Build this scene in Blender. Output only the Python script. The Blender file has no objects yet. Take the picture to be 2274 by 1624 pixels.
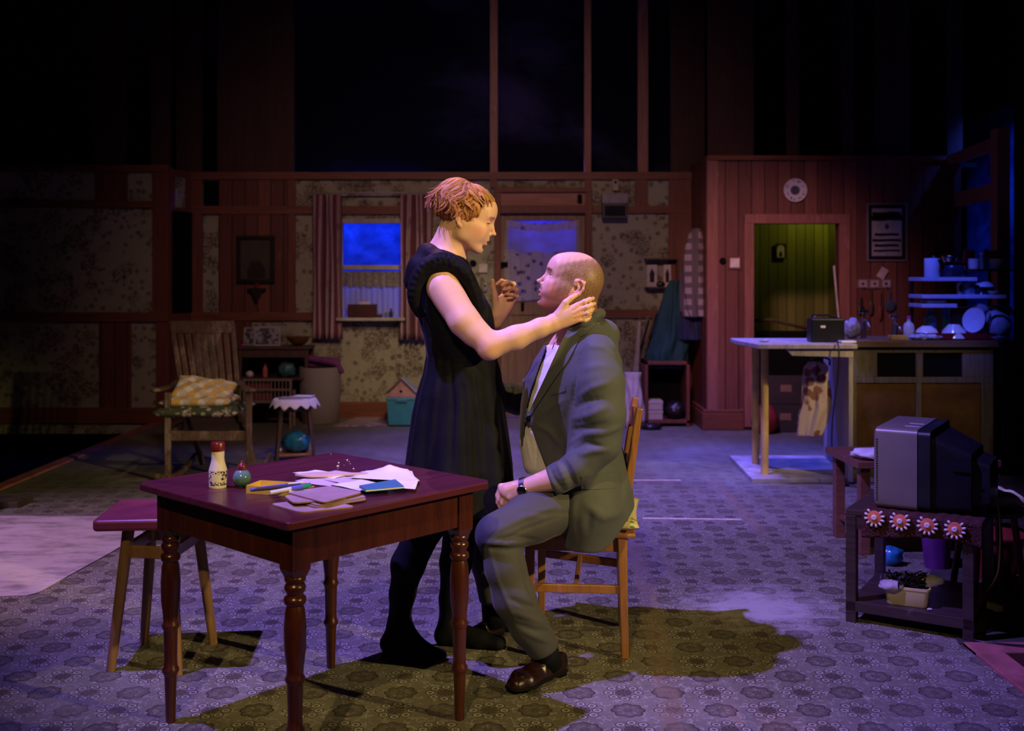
import bpy, bmesh, math, random
import numpy as np
from mathutils import Vector, Matrix
R = math.radians
PI = math.pi
random.seed(7)
sc = bpy.context.scene
COL = sc.collection

# ------------------------------------------------------------------ camera
FPX, CX, HZ, CH = 2340.0, 1137.0, 617.0, 1.361     # focal length in px, centre column, horizon row, camera height
cam_d = bpy.data.cameras.new('camera')
cam = bpy.data.objects.new('camera', cam_d)
COL.objects.link(cam)
cam.location = (0, 0, CH)
cam.rotation_euler = (R(90), 0, 0)
cam_d.sensor_width = 36
cam_d.lens = 36 * FPX / 2274
cam_d.shift_y = -(812 - HZ) / 2274
cam_d.clip_end = 60
cam_d.dof.use_dof = True
cam_d.dof.focus_distance = 3.65
cam_d.dof.aperture_fstop = 3.2
sc.camera = cam

# ------------------------------------------------------------------ world, view
w = bpy.data.worlds.new('world'); sc.world = w; w.use_nodes = True
w.node_tree.nodes['Background'].inputs[0].default_value = (0.10, 0.09, 0.30, 1)
w.node_tree.nodes['Background'].inputs[1].default_value = 0.012
sc.view_settings.view_transform = 'Standard'
sc.view_settings.look = 'None'
sc.view_settings.gamma = 1
sc.view_settings.exposure = 0.0
sc.cycles.max_bounces = 5
sc.cycles.use_denoising = True
sc.cycles.sample_clamp_indirect = 3

# ------------------------------------------------------------------ stage lamps
def spot(name, loc, target, power, col, size=45, blend=0.6, rad=0.06):
    d = bpy.data.lights.new(name, 'SPOT')
    d.energy = power; d.color = col; d.spot_size = R(size); d.spot_blend = blend
    d.shadow_soft_size = rad
    o = bpy.data.objects.new(name, d); COL.objects.link(o)
    o.location = loc
    o.rotation_euler = (Vector(target) - Vector(loc)).to_track_quat('-Z', 'Y').to_euler()
    return o
BLUE = (0.16, 0.14, 1.0); VIOL = (0.29, 0.19, 1.0); AMB = (1.0, 0.76, 0.32); PINK = (1.0, 0.38, 0.62)
#LIGHTS
# key, steep from the left over the table, blue violet
spot('stage_spot_key', (-2.35, 2.9, 6.2), (0.25, 4.4, 0.3), 3400, VIOL, 45, 0.85, 0.05)
# warm low light from the right
spot('stage_spot_warm', (4.8, 0.5, 3.0), (0.0, 3.80, 0.98), 1200, AMB, 29, 0.85, 0.06)
spot('stage_spot_front', (-0.9, -2.4, 5.4), (-0.05, 3.8, 0.6), 850, (1.0, 0.72, 0.30), 26, 0.8, 0.06)
# pinkish back light from the rear left
spot('stage_spot_back', (-1.4, 8.2, 6.4), (0.1, 3.8, 1.35), 900, PINK, 10, 0.6, 0.06)
# violet wash of the rear floor
spot('stage_spot_rear_floor', (0.2, 6.4, 6.6), (0.6, 7.7, 0.0), 3400, (0.26, 0.18, 1.0), 46, 0.9, 0.2)
# blue on the kitchen side
spot('stage_spot_kitchen_floor', (1.0, 9.0, 5.4), (1.9, 7.7, 0.0), 1500, (0.05, 0.08, 1.0), 24, 0.7, 0.1)
spot('stage_spot_kitchen', (1.7, 5.4, 4.3), (2.98, 7.5, 1.22), 750, (0.06, 0.09, 1.0), 14, 0.6, 0.1)
spot('stage_spot_poles', (3.9, 4.3, 3.2), (1.85, 7.15, 0.55), 380, (1.0, 0.74, 0.36), 17, 0.8, 0.1)
spot('stage_spot_cabinet', (1.6, 2.6, 4.6), (2.65, 7.3, 0.6), 260, (1.0, 0.72, 0.36), 15, 1.0, 0.1)
# dim rose wash of the rear walls
spot('stage_spot_wall_wash', (0.0, 2.4, 5.0), (-0.4, 10.2, 0.6), 560, (1.0, 0.56, 0.48), 54, 1.0, 0.3)
spot('stage_spot_wall_window', (0.6, 5.0, 4.6), (-0.75, 10.2, 0.65), 520, (1.0, 0.76, 0.42), 23, 1.0, 0.3)
spot('stage_spot_wall_right', (0.4, 4.6, 3.8), (2.35, 9.4, 1.15), 600, (1.0, 0.46, 0.50), 27, 1.0, 0.2)
spot('stage_spot_armchair', (0.6, 4.6, 5.2), (-1.8, 7.2, 0.5), 200, (1.0, 0.80, 0.58), 17, 0.8, 0.1)
spot('stage_spot_mat', (-5.2, 3.0, 5.0), (-2.5, 5.1, 0.0), 1500, (0.85, 0.52, 1.0), 30, 0.9, 0.2)
#ENDLIGHTS

# ------------------------------------------------------------------ mapping from the photo to places in the room
def AT(px, py, Y):
    return Vector(((px - CX) * Y / FPX, Y, CH - (py - HZ) * Y / FPX))
def FL(px, py):
    Y = CH * FPX / (py - HZ)
    return Vector(((px - CX) * Y / FPX, Y, 0.0))
def XX(px, Y): return (px - CX) * Y / FPX
def ZZ(py, Y): return CH - (py - HZ) * Y / FPX

# ------------------------------------------------------------------ node helpers
class NT:
    def __init__(s, name):
        s.m = bpy.data.materials.new(name); s.m.use_nodes = True
        s.t = s.m.node_tree; s.b = s.t.nodes['Principled BSDF']
    def n(s, kind, **kw):
        x = s.t.nodes.new(kind)
        for k, v in kw.items(): setattr(x, k, v)
        return x
    def put(s, sock, v):
        if isinstance(v, bpy.types.NodeSocket): s.t.links.new(v, sock)
        else:
            if isinstance(v, (tuple, list)) and len(v) == 3 and sock.type == 'RGBA': v = (*v, 1)
            sock.default_value = v
    def m_(s, op, a, b=0.0, c=0.0, clamp=False):
        x = s.n('ShaderNodeMath', operation=op, use_clamp=clamp)
        s.put(x.inputs[0], a); s.put(x.inputs[1], b)
        if len(x.inputs) > 2: s.put(x.inputs[2], c)
        return x.outputs[0]
    def mix(s, f, a, b, mode='MIX'):
        x = s.n('ShaderNodeMixRGB', blend_type=mode)
        s.put(x.inputs[0], f); s.put(x.inputs[1], a); s.put(x.inputs[2], b)
        return x.outputs[0]
    def ramp(s, f, stops):
        x = s.n('ShaderNodeValToRGB'); e = x.color_ramp.elements
        while len(e) < len(stops): e.new(0.5)
        for i, (p, c) in enumerate(stops):
            e[i].position = p; e[i].color = (*c, 1) if len(c) == 3 else c
        s.put(x.inputs[0], f); return x.outputs[0]
    def step(s, f, lo, hi):      # smooth 0..1
        x = s.n('ShaderNodeMapRange', interpolation_type='SMOOTHSTEP')
        s.put(x.inputs[0], f); x.inputs[1].default_value = lo; x.inputs[2].default_value = hi
        return x.outputs[0]
    def co(s, kind='Object', scale=(1, 1, 1), loc=(0, 0, 0), rot=(0, 0, 0)):
        t = s.n('ShaderNodeTexCoord'); mp = s.n('ShaderNodeMapping')
        mp.inputs['Scale'].default_value = scale; mp.inputs['Location'].default_value = loc; mp.inputs['Rotation'].default_value = rot
        s.t.links.new(t.outputs[kind], mp.inputs[0]); return mp.outputs[0]
    def pos(s, scale=(1, 1, 1)):
        g = s.n('ShaderNodeNewGeometry'); mp = s.n('ShaderNodeMapping'); mp.inputs['Scale'].default_value = scale
        s.t.links.new(g.outputs['Position'], mp.inputs[0]); return mp.outputs[0]
    def noise(s, v, scale, detail=3, rough=0.6, dist=0.0):
        x = s.n('ShaderNodeTexNoise'); s.put(x.inputs['Vector'], v)
        x.inputs['Scale'].default_value = scale; x.inputs['Detail'].default_value = detail
        x.inputs['Roughness'].default_value = rough; x.inputs['Distortion'].default_value = dist
        return x.outputs[0]
    def vor(s, v, scale, feature='F1', out='Distance', rnd=1.0):
        x = s.n('ShaderNodeTexVoronoi', feature=feature); s.put(x.inputs['Vector'], v)
        x.inputs['Scale'].default_value = scale; x.inputs['Randomness'].default_value = rnd
        return x.outputs[out]
    def xyz(s, v):
        x = s.n('ShaderNodeSeparateXYZ'); s.put(x.inputs[0], v); return x.outputs
    def bump(s, h, strength=0.3, dist=0.01):
        x = s.n('ShaderNodeBump'); x.inputs['Strength'].default_value = strength; x.inputs['Distance'].default_value = dist
        s.put(x.inputs['Height'], h); s.t.links.new(x.outputs[0], s.b.inputs['Normal'])
    def done(s, col, rough=0.6, metal=0.0, spec=0.5, **kw):
        s.put(s.b.inputs['Base Color'], col); s.put(s.b.inputs['Roughness'], rough)
        s.put(s.b.inputs['Metallic'], metal); s.put(s.b.inputs['Specular IOR Level'], spec)
        for k, v in kw.items(): s.put(s.b.inputs[k.replace('_', ' ')], v)
        return s.m

def plain(name, col, rough=0.6, metal=0.0, var=0.25, scale=12, spec=0.4, bump=0.0, **kw):
    t = NT(name); c = t.co()
    f = t.noise(c, scale, 4)
    dark = tuple(x * (1 - var) for x in col); lite = tuple(min(1, x * (1 + var)) for x in col)
    cc = t.ramp(f, [(0.3, dark), (0.7, lite)])
    if bump: t.bump(t.noise(c, scale * 6, 3), bump, 0.004)
    return t.done(cc, rough, metal, spec, **kw)

def wood(name, dark, lite, rough=0.45, scale=1.0, axis='Z', scuff=None, spec=0.4, coord='Object', scuff_amt=0.62):
    t = NT(name)
    sc_ = {'Z': (14, 14, 1.0), 'X': (1.0, 14, 14), 'Y': (14, 1.0, 14)}[axis]
    sc_ = tuple(x * scale for x in sc_)
    c = t.pos(sc_) if coord == 'World' else t.co('Object', sc_)
    f = t.noise(c, 3.0, 5, 0.65, 0.6)
    col = t.ramp(f, [(0.28, dark), (0.72, lite)])
    if scuff:
        c2 = t.pos((5, 5, 2.2)) if coord == 'World' else t.co('Object', (5, 5, 2.2))
        g = t.step(t.noise(c2, 1.3, 6, 0.75), scuff_amt, scuff_amt + 0.14)
        col = t.mix(t.m_('MULTIPLY', g, 0.6), col, scuff)
    t.bump(f, 0.15, 0.003)
    return t.done(col, rough, 0, spec)

# ------------------------------------------------------------------ mesh builder
class MB:
    def __init__(s): s.v = []; s.f = []; s.mi = []
    def add(s, vs, fs, mi=0):
        o = len(s.v); s.v += [tuple(v) for v in vs]; s.f += [tuple(i + o for i in f) for f in fs]; s.mi += [mi] * len(fs)
        return s
    def box(s, lo, hi, rot=None, piv=None, mi=0, taper=1.0):
        x0, y0, z0 = lo; x1, y1, z1 = hi
        cx, cy = (x0 + x1) / 2, (y0 + y1) / 2
        vs = []
        for z, k in ((z0, taper), (z1, 1.0)):
            for x, y in ((x0, y0), (x1, y0), (x1, y1), (x0, y1)):
                vs.append(Vector((cx + (x - cx) * k, cy + (y - cy) * k, z)))
        if rot is not None:
            p = Vector(piv) if piv is not None else Vector(((x0 + x1) / 2, (y0 + y1) / 2, (z0 + z1) / 2))
            m = rot if isinstance(rot, Matrix) else Matrix.Rotation(rot, 3, 'Z')
            vs = [m @ (v - p) + p for v in vs]
        return s.add(vs, [(3, 2, 1, 0), (4, 5, 6, 7), (0, 1, 5, 4), (1, 2, 6, 5), (2, 3, 7, 6), (3, 0, 4, 7)], mi)
    def hexa(s, b4, t4, mi=0):
        return s.add(list(b4) + list(t4), [(3, 2, 1, 0), (4, 5, 6, 7), (0, 1, 5, 4), (1, 2, 6, 5), (2, 3, 7, 6), (3, 0, 4, 7)], mi)
    def bar(s, a, b, w, d=None, w2=None, d2=None, side=None, mi=0):
        a = Vector(a); b = Vector(b); d = d or w; w2 = w2 or w; d2 = d2 or d
        z = (b - a).normalized(); x = Vector(side) if side is not None else (Vector((1, 0, 0)) if abs(z.x) < 0.8 else Vector((0, 1, 0)))
        y = z.cross(x).normalized(); x = y.cross(z).normalized()
        q = lambda p, w_, d_: [p - x * w_ / 2 - y * d_ / 2, p + x * w_ / 2 - y * d_ / 2, p + x * w_ / 2 + y * d_ / 2, p - x * w_ / 2 + y * d_ / 2]
        return s.hexa(q(a, w, d), q(b, w2, d2), mi)
    def tube(s, pts, rad, seg=8, cap=True, mi=0):
        pts = [Vector(p) for p in pts]; n = len(pts)
        rr = rad if isinstance(rad, (list, tuple)) else [rad] * n
        vs = []; prev = None
        for i, p in enumerate(pts):
            t = (pts[min(i + 1, n - 1)] - pts[max(i - 1, 0)])
            t = t.normalized() if t.length > 1e-9 else Vector((0, 0, 1))
            if prev is None:
                x = t.orthogonal().normalized()
            else:
                x = prev - t * prev.dot(t)
                x = x.normalized() if x.length > 1e-6 else t.orthogonal().normalized()
            prev = x; y = t.cross(x)
            for k in range(seg):
                a = 2 * PI * k / seg
                vs.append(p + (x * math.cos(a) + y * math.sin(a)) * rr[i])
        fs = []
        for i in range(n - 1):
            for k in range(seg):
                k2 = (k + 1) % seg
                fs.append((i * seg + k, i * seg + k2, (i + 1) * seg + k2, (i + 1) * seg + k))
        if cap: fs += [tuple(range(seg - 1, -1, -1)), tuple((n - 1) * seg + k for k in range(seg))]
        return s.add(vs, fs, mi)
    def lathe(s, prof, c=(0, 0, 0), seg=24, ax=None, mi=0, sx=1, sy=1):
        c = Vector(c); vs = []
        m = ax if ax is not None else Matrix.Identity(3)
        for r, z in prof:
            for k in range(seg):
                a = 2 * PI * k / seg
                vs.append(m @ Vector((r * math.cos(a) * sx, r * math.sin(a) * sy, z)) + c)
        n = len(prof); fs = []
        for i in range(n - 1):
            for k in range(seg):
                k2 = (k + 1) % seg
                fs.append((i * seg + k, i * seg + k2, (i + 1) * seg + k2, (i + 1) * seg + k))
        if prof[0][0] > 1e-5: fs.append(tuple(range(seg - 1, -1, -1)))
        if prof[-1][0] > 1e-5: fs.append(tuple((n - 1) * seg + k for k in range(seg)))
        return s.add(vs, fs, mi)
    def ell(s, c, r, seg=20, rings=12, ax=None, mi=0):
        prof = [(math.sin(PI * i / rings), -math.cos(PI * i / rings)) for i in range(rings + 1)]
        m = ax if ax is not None else Matrix.Identity(3)
        mm = m @ Matrix.Diagonal(Vector(r))
        return s.lathe(prof, c, seg, mm, mi)
    def prism(s, poly, lo, hi, plane='XY', mi=0):
        f = {'XY': lambda a, b, t: (a, b, t), 'XZ': lambda a, b, t: (a, t, b), 'YZ': lambda a, b, t: (t, a, b)}[plane]
        n = len(poly); vs = [f(a, b, lo) for a, b in poly] + [f(a, b, hi) for a, b in poly]
        fs = [tuple(range(n - 1, -1, -1)), tuple(range(n, 2 * n))] + [(i, (i + 1) % n, n + (i + 1) % n, n + i) for i in range(n)]
        return s.add(vs, fs, mi)
    def grid(s, fn, nu, nv, mi=0, closeu=False):
        vs = [fn(i / nu, j / nv) for j in range(nv + 1) for i in range(nu + 1)]
        W = nu + 1
        return s.add(vs, [(j * W + i, j * W + i + 1, (j + 1) * W + i + 1, (j + 1) * W + i) for j in range(nv) for i in range(nu)], mi)
    def obj(s, name, mat, parent=None, smooth=False, bevel=0, seg=2, solid=0, sub=0, loc=None, auto=None):
        me = bpy.data.meshes.new(name); me.from_pydata(s.v, [], s.f); me.update()
        bm = bmesh.new(); bm.from_mesh(me); bmesh.ops.recalc_face_normals(bm, faces=bm.faces); bm.to_mesh(me); bm.free()
        mats = mat if isinstance(mat, (list, tuple)) else [mat]
        for m in mats: me.materials.append(m)
        if len(mats) > 1: me.polygons.foreach_set('material_index', s.mi)
        if smooth: me.polygons.foreach_set('use_smooth', [True] * len(me.polygons))
        o = bpy.data.objects.new(name, me); COL.objects.link(o)
        if parent is not None: o.parent = parent
        if loc is not None: o.location = loc
        if solid:
            md = o.modifiers.new('solid', 'SOLIDIFY'); md.thickness = solid; md.offset = 0
        if bevel:
            md = o.modifiers.new('bevel', 'BEVEL'); md.width = bevel; md.segments = seg; md.limit_method = 'ANGLE'; md.angle_limit = R(35)
        if sub:
            md = o.modifiers.new('sub', 'SUBSURF'); md.levels = sub; md.render_levels = sub
        if auto:
            me.set_sharp_from_angle(angle=R(auto))
            me.polygons.foreach_set('use_smooth', [True] * len(me.polygons))
        return o

def tag(o, label=None, cat=None, group=None, kind=None):
    if label: o['label'] = label
    if cat: o['category'] = cat
    if group: o['group'] = group
    if kind: o['kind'] = kind
    return o
def thing(name, label, cat, loc=(0, 0, 0), rz=0.0, group=None):
    o = bpy.data.objects.new(name, None); COL.objects.link(o)
    o.empty_display_size = 0.05
    o.location = loc; o.rotation_euler = (0, 0, rz)
    return tag(o, label, cat, group)
def struct(o): o['kind'] = 'structure'; return o
def dup(root, loc, rz, label, group=None, scale=None):
    r = root.copy(); COL.objects.link(r); r.location = loc; r.rotation_euler = (0, 0, rz); r['label'] = label
    if group: r['group'] = group
    if scale: r.scale = scale
    for ch in [c for c in COL.objects if c.parent == root]:
        c = ch.copy(); COL.objects.link(c); c.parent = r
        for g in [g for g in COL.objects if g.parent == ch]:
            d = g.copy(); COL.objects.link(d); d.parent = c
    return r
def box(name, mat, lo, hi, parent=None, bevel=0.0, **k):
    return MB().box(lo, hi, **k).obj(name, mat, parent, bevel=bevel)
def text_obj(name, body, size, mat, loc, rot, parent=None, ext=0.0005, align='CENTER'):
    cu = bpy.data.curves.new(name, 'FONT'); cu.body = body; cu.size = size; cu.extrude = ext; cu.align_x = align; cu.align_y = 'CENTER'
    o = bpy.data.objects.new(name, cu); COL.objects.link(o)
    dg = bpy.context.evaluated_depsgraph_get(); me = bpy.data.meshes.new_from_object(o.evaluated_get(dg))
    bpy.data.objects.remove(o); q = bpy.data.objects.new(name, me); COL.objects.link(q)
    me.materials.clear(); me.materials.append(mat)
    q.location = loc; q.rotation_euler = rot
    if parent is not None: q.parent = parent
    return q
# ================================================================== materials of the set
M = {}
def floor_material():
    t = NT('patterned_lino'); g = t.n('ShaderNodeNewGeometry'); P = g.outputs['Position']
    x, y, z = t.xyz(P)
    SX, SY = 0.146, 0.141
    u = t.m_('DIVIDE', x, SX); v = t.m_('DIVIDE', y, SY)
    i = t.m_('FLOOR', u); j = t.m_('FLOOR', v)
    par = t.m_('MODULO', t.m_('ABSOLUTE', t.m_('ADD', i, j)), 2.0)
    a = t.m_('MULTIPLY', t.m_('SUBTRACT', t.m_('FRACT', u), 0.5), SX)
    b = t.m_('MULTIPLY', t.m_('SUBTRACT', t.m_('FRACT', v), 0.5), SY)
    r = t.m_('SQRT', t.m_('ADD', t.m_('MULTIPLY', a, a), t.m_('MULTIPLY', b, b)))
    th = t.m_('ARCTAN2', b, a)
    c4 = t.m_('ABSOLUTE', t.m_('COSINE', t.m_('MULTIPLY', th, 4.0)))
    def line(d, w):       # 1 where |d| < w
        return t.m_('SUBTRACT', 1.0, t.step(t.m_('ABSOLUTE', d), w * 0.6, w * 1.4))
    def mx(*s):
        o = s[0]
        for q in s[1:]: o = t.m_('MAXIMUM', o, q)
        return o
    # flower with a scalloped rim
    RA = t.m_('ADD', 0.043, t.m_('MULTIPLY', c4, 0.009))
    rimA = line(t.m_('SUBTRACT', r, RA), 0.0032)
    petal = t.m_('MULTIPLY', t.step(c4, 0.35, 0.6), t.m_('MULTIPLY', t.step(r, 0.012, 0.016), t.m_('SUBTRACT', 1.0, t.step(r, 0.032, 0.036))))
    inA = t.m_('SUBTRACT', 1.0, t.step(t.m_('SUBTRACT', r, RA), -0.002, 0.001))
    dA = mx(rimA, t.m_('MULTIPLY', inA, 0.55), t.m_('MULTIPLY', line(t.m_('SUBTRACT', r, 0.012), 0.002), 0.9))
    dA = t.m_('SUBTRACT', dA, t.m_('MULTIPLY', petal, 0.32))
    # wheel of eight double rings
    th8 = t.m_('SUBTRACT', t.m_('FLOORED_MODULO', t.m_('ADD', th, PI / 8), PI / 4), PI / 8)
    qx = t.m_('SUBTRACT', t.m_('MULTIPLY', r, t.m_('COSINE', th8)), 0.049); qy = t.m_('MULTIPLY', r, t.m_('SINE', th8))
    rr = t.m_('SQRT', t.m_('ADD', t.m_('MULTIPLY', qx, qx), t.m_('MULTIPLY', qy, qy)))
    ringD = line(t.m_('SUBTRACT', rr, 0.0155), 0.0020)
    dot = t.m_('SUBTRACT', 1.0, t.step(rr, 0.004, 0.006))
    ringL = line(t.m_('SUBTRACT', rr, 0.0105), 0.0018)
    core = t.m_('MULTIPLY', t.m_('SUBTRACT', 1.0, t.step(r, 0.026, 0.030)), t.m_('ADD', 0.45, t.m_('MULTIPLY', c4, 0.5)))
    dB = mx(t.m_('MULTIPLY', ringD, 0.85), t.m_('MULTIPLY', dot, 0.6), core)
    dark = t.m_('ADD', t.m_('MULTIPLY', dA, par), t.m_('MULTIPLY', dB, t.m_('SUBTRACT', 1.0, par)))
    lite = t.m_('MULTIPLY', ringL, t.m_('SUBTRACT', 1.0, par))
    # fine tendrils and small dots between the motifs
    mp = t.pos((1, 1, 0))
    ten = t.vor(mp, 42, 'DISTANCE_TO_EDGE'); ten = t.m_('SUBTRACT', 1.0, t.step(ten, 0.03, 0.09))
    brk = t.step(t.noise(mp, 30, 2), 0.48, 0.58)
    ten = t.m_('MULTIPLY', ten, brk)
    free = t.m_('SUBTRACT', 1.0, t.m_('MINIMUM', dark, 1.0))
    lite = t.m_('MAXIMUM', lite, t.m_('MULTIPLY', t.m_('MULTIPLY', ten, free), 0.6))
    # wear
    wear = t.step(t.noise(mp, 1.1, 5, 0.7), 0.50, 0.72)
    patch = t.n('ShaderNodeVectorMath', operation='DISTANCE'); t.put(patch.inputs[0], mp); patch.inputs[1].default_value = (1.02, 4.35, 0)
    pd = t.m_('ADD', patch.outputs['Value'], t.m_('MULTIPLY', t.noise(t.pos((5, 9, 0)), 1.3, 6, 0.8), 0.7))
    bare = t.m_('SUBTRACT', 1.0, t.step(pd, 0.42, 0.74))
    keep = t.m_('SUBTRACT', 1.0, t.m_('MAXIMUM', t.m_('MULTIPLY', wear, 0.45), t.m_('MULTIPLY', bare, 0.85)))
    far = t.step(y, 5.6, 8.0)
    keep = t.m_('MULTIPLY', keep, t.m_('SUBTRACT', 1.0, t.m_('MULTIPLY', far, 0.75)))
    fine = t.noise(mp, 260, 3, 0.7)
    base = t.ramp(fine, [(0.25, (0.145, 0.136, 0.100)), (0.75, (0.250, 0.236, 0.185))])
    blot = t.noise(mp, 1.7, 6, 0.72)
    base = t.mix(t.step(blot, 0.35, 0.75), t.mix(1.0, base, (0.62, 0.60, 0.55), 'MULTIPLY'), base)
    base = t.mix(t.m_('MULTIPLY', bare, 0.8), base, (0.46, 0.43, 0.40))
    col = t.mix(t.m_('MULTIPLY', t.m_('MULTIPLY', lite, keep), .75), base, (0.46, 0.43, 0.36))
    col = t.mix(t.m_('MULTIPLY', t.m_('MULTIPLY', dark, 0.92), keep), col, (0.040, 0.026, 0.020))
    # worn brown tracks left by old screens
    def seg(p, q, wd):
        px_, py_ = q[0] - p[0], q[1] - p[1]; L2 = px_ * px_ + py_ * py_
        k = t.m_('DIVIDE', t.m_('ADD', t.m_('MULTIPLY', t.m_('SUBTRACT', x, p[0]), px_), t.m_('MULTIPLY', t.m_('SUBTRACT', y, p[1]), py_)), L2, clamp=True)
        dx = t.m_('SUBTRACT', t.m_('SUBTRACT', x, p[0]), t.m_('MULTIPLY', k, px_)); dy = t.m_('SUBTRACT', t.m_('SUBTRACT', y, p[1]), t.m_('MULTIPLY', k, py_))
        d = t.m_('SQRT', t.m_('ADD', t.m_('MULTIPLY', dx, dx), t.m_('MULTIPLY', dy, dy)))
        d = t.m_('ADD', d, t.m_('MULTIPLY', t.noise(t.pos((3, 3, 0)), 6, 4), 0.03))
        return t.m_('SUBTRACT', 1.0, t.step(d, wd, wd + 0.02))
    tr = mx(seg(tuple(FL(1590, 1068))[:2], tuple(FL(1690, 1178))[:2], 0.035), seg(tuple(FL(1412, 1205))[:2], tuple(FL(1500, 1624))[:2], 0.045))
    tn = t.step(t.noise(t.pos((8, 8, 0)), 2.0, 5, 0.8), 0.35, 0.6)
    col = t.mix(t.m_('MULTIPLY', t.m_('MULTIPLY', tr, tn), 0.75), col, (0.21, 0.15, 0.09))
    t.bump(t.m_('ADD', t.m_('MULTIPLY', dark, -0.3), fine), 0.12, 0.002)
    rough = t.m_('ADD', 0.42, t.m_('MULTIPLY', blot, 0.25))
    return t.done(col, rough, 0, 0.35)
M['floor'] = floor_material()

def wallpaper(name, base, lite, leaf, seed=0.0):
    t = NT(name); P = t.pos((1, 1, 1))
    mp = t.n('ShaderNodeMapping'); t.put(mp.inputs[0], P); mp.inputs['Location'].default_value = (seed, seed * 2, 0)
    P = mp.outputs[0]
    dist = t.noise(P, 9, 3)
    f1 = t.vor(P, 5.2, 'SMOOTH_F1'); f2 = t.vor(P, 13.0, 'F1'); 
    wob = t.noise(P, 22, 4, 0.7)
    fl = t.m_('SUBTRACT', 1.0, t.step(t.m_('ADD', f1, t.m_('MULTIPLY', wob, 0.35)), 0.46, 0.60))
    pet = t.step(t.noise(P, 46, 3, 0.6), 0.40, 0.56)
    lf = t.m_('SUBTRACT', 1.0, t.step(t.m_('ADD', f2, t.m_('MULTIPLY', wob, 0.5)), 0.46, 0.64))
    stalk = t.m_('SUBTRACT', 1.0, t.step(t.vor(P, 6.5, 'DISTANCE_TO_EDGE'), 0.012, 0.05))
    stalk = t.m_('MULTIPLY', stalk, t.step(dist, 0.45, 0.55))
    c = t.mix(t.noise(P, 70, 2), base, lite)
    c = t.mix(t.m_('MULTIPLY', lf, 0.75), c, leaf)
    c = t.mix(t.m_('MULTIPLY', stalk, 0.12), c, tuple(k * 0.7 for k in leaf))
    c = t.mix(t.m_('MULTIPLY', t.m_('MULTIPLY', fl, pet), 0.8), c, (0.085, 0.055, 0.040))
    # damp stains
    st = t.step(t.noise(P, 1.6, 7, 0.78, 0.5), 0.52, 0.74)
    c = t.mix(t.m_('MULTIPLY', st, 0.72), c, (0.035, 0.030, 0.026))
    return t.done(c, 0.8, 0, 0.25)
M['paper'] = wallpaper('floral_wallpaper', (0.25, 0.235, 0.16), (0.36, 0.335, 0.24), (0.085, 0.085, 0.045))
M['redwood'] = wood('red_brown_paint', (0.095, 0.028, 0.018), (0.20, 0.062, 0.036), 0.5, 1.0, 'Z', (0.34, 0.20, 0.15), coord='World')
M['redwood_x'] = wood('red_brown_rail', (0.10, 0.030, 0.016), (0.21, 0.068, 0.034), 0.5, 1.0, 'X', (0.30, 0.17, 0.11), coord='World')
M['rosewood'] = wood('worn_rose_paint', (0.17, 0.062, 0.052), (0.30, 0.125, 0.10), 0.5, 1.0, 'Z', (0.48, 0.32, 0.28), coord='World', scuff_amt=0.58)
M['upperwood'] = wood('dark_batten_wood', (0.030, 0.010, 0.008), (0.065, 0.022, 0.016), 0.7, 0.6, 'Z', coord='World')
def planks(name, a, b, width, scuff, rough=0.5, amt=0.6):
    t = NT(name); P = t.pos((1, 1, 1)); x, y, z = t.xyz(P)
    s = t.m_('ADD', x, y)
    u = t.m_('DIVIDE', s, width); fr = t.m_('FRACT', u); idx = t.m_('FLOOR', u)
    edge = t.m_('MINIMUM', fr, t.m_('SUBTRACT', 1.0, fr)); groove = t.m_('SUBTRACT', 1.0, t.step(edge, 0.015, 0.06))
    wn = t.n('ShaderNodeTexWhiteNoise', noise_dimensions='1D'); t.put(wn.inputs['W'], idx)
    f = t.noise(t.pos((14, 14, 1.0)), 3, 5, 0.65, 0.5)
    k = t.m_('ADD', t.m_('MULTIPLY', f, 0.65), t.m_('MULTIPLY', wn.outputs['Value'], 0.35))
    c = t.ramp(k, [(0.25, a), (0.75, b)])
    g = t.step(t.noise(t.pos((6, 6, 1.6)), 1.4, 6, 0.78), amt, amt + 0.14)
    c = t.mix(t.m_('MULTIPLY', g, 0.55), c, scuff)
    c = t.mix(t.m_('MULTIPLY', groove, 0.88), c, (0.008, 0.004, 0.003))
    t.bump(t.m_('SUBTRACT', t.m_('MULTIPLY', f, 0.15), groove), 0.5, 0.006)
    return t.done(c, rough, 0, 0.35)
M['panel'] = planks('red_brown_boards', (0.085, 0.026, 0.018), (0.19, 0.060, 0.036), 0.125, (0.30, 0.17, 0.12))
M['panel_r'] = planks('rose_brown_boards', (0.10, 0.032, 0.026), (0.22, 0.080, 0.060), 0.118, (0.42, 0.26, 0.22))
M['green'] = planks('olive_green_boards', (0.10, 0.105, 0.022), (0.20, 0.20, 0.05), 0.095, (0.22, 0.21, 0.08))
M['black'] = plain('black_cloth', (0.006, 0.006, 0.007), 0.95, var=0.3, scale=3, spec=0.1)
M['stageblack'] = plain('black_stage_floor', (0.004, 0.004, 0.005), 0.9, var=0.2, scale=3, spec=0.1)
def sky_cloth():
    t = NT('painted_night_cloth'); P = t.pos((1, 1, 1.6))
    n = t.step(t.noise(P, 0.55, 5, 0.6, 0.3), 0.48, 0.75)
    return t.done(t.mix(n, (0.006, 0.006, 0.010), (0.05, 0.05, 0.075)), 0.95, 0, 0.1)
M['nightcloth'] = sky_cloth()
def blue_cloth():
    t = NT('painted_blue_cloth'); P = t.pos((1, 1, 1.3))
    n = t.noise(P, 2.2, 5, 0.65, 0.3)
    return t.done(t.ramp(n, [(0.36, (0.012, 0.03, 0.12)), (0.66, (0.14, 0.24, 0.66))]), 0.95, 0, 0.1)
M['bluecloth'] = blue_cloth()
M['trimred'] = plain('worn_red_edge', (0.30, 0.10, 0.085), 0.55, var=0.4, scale=9)
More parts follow.
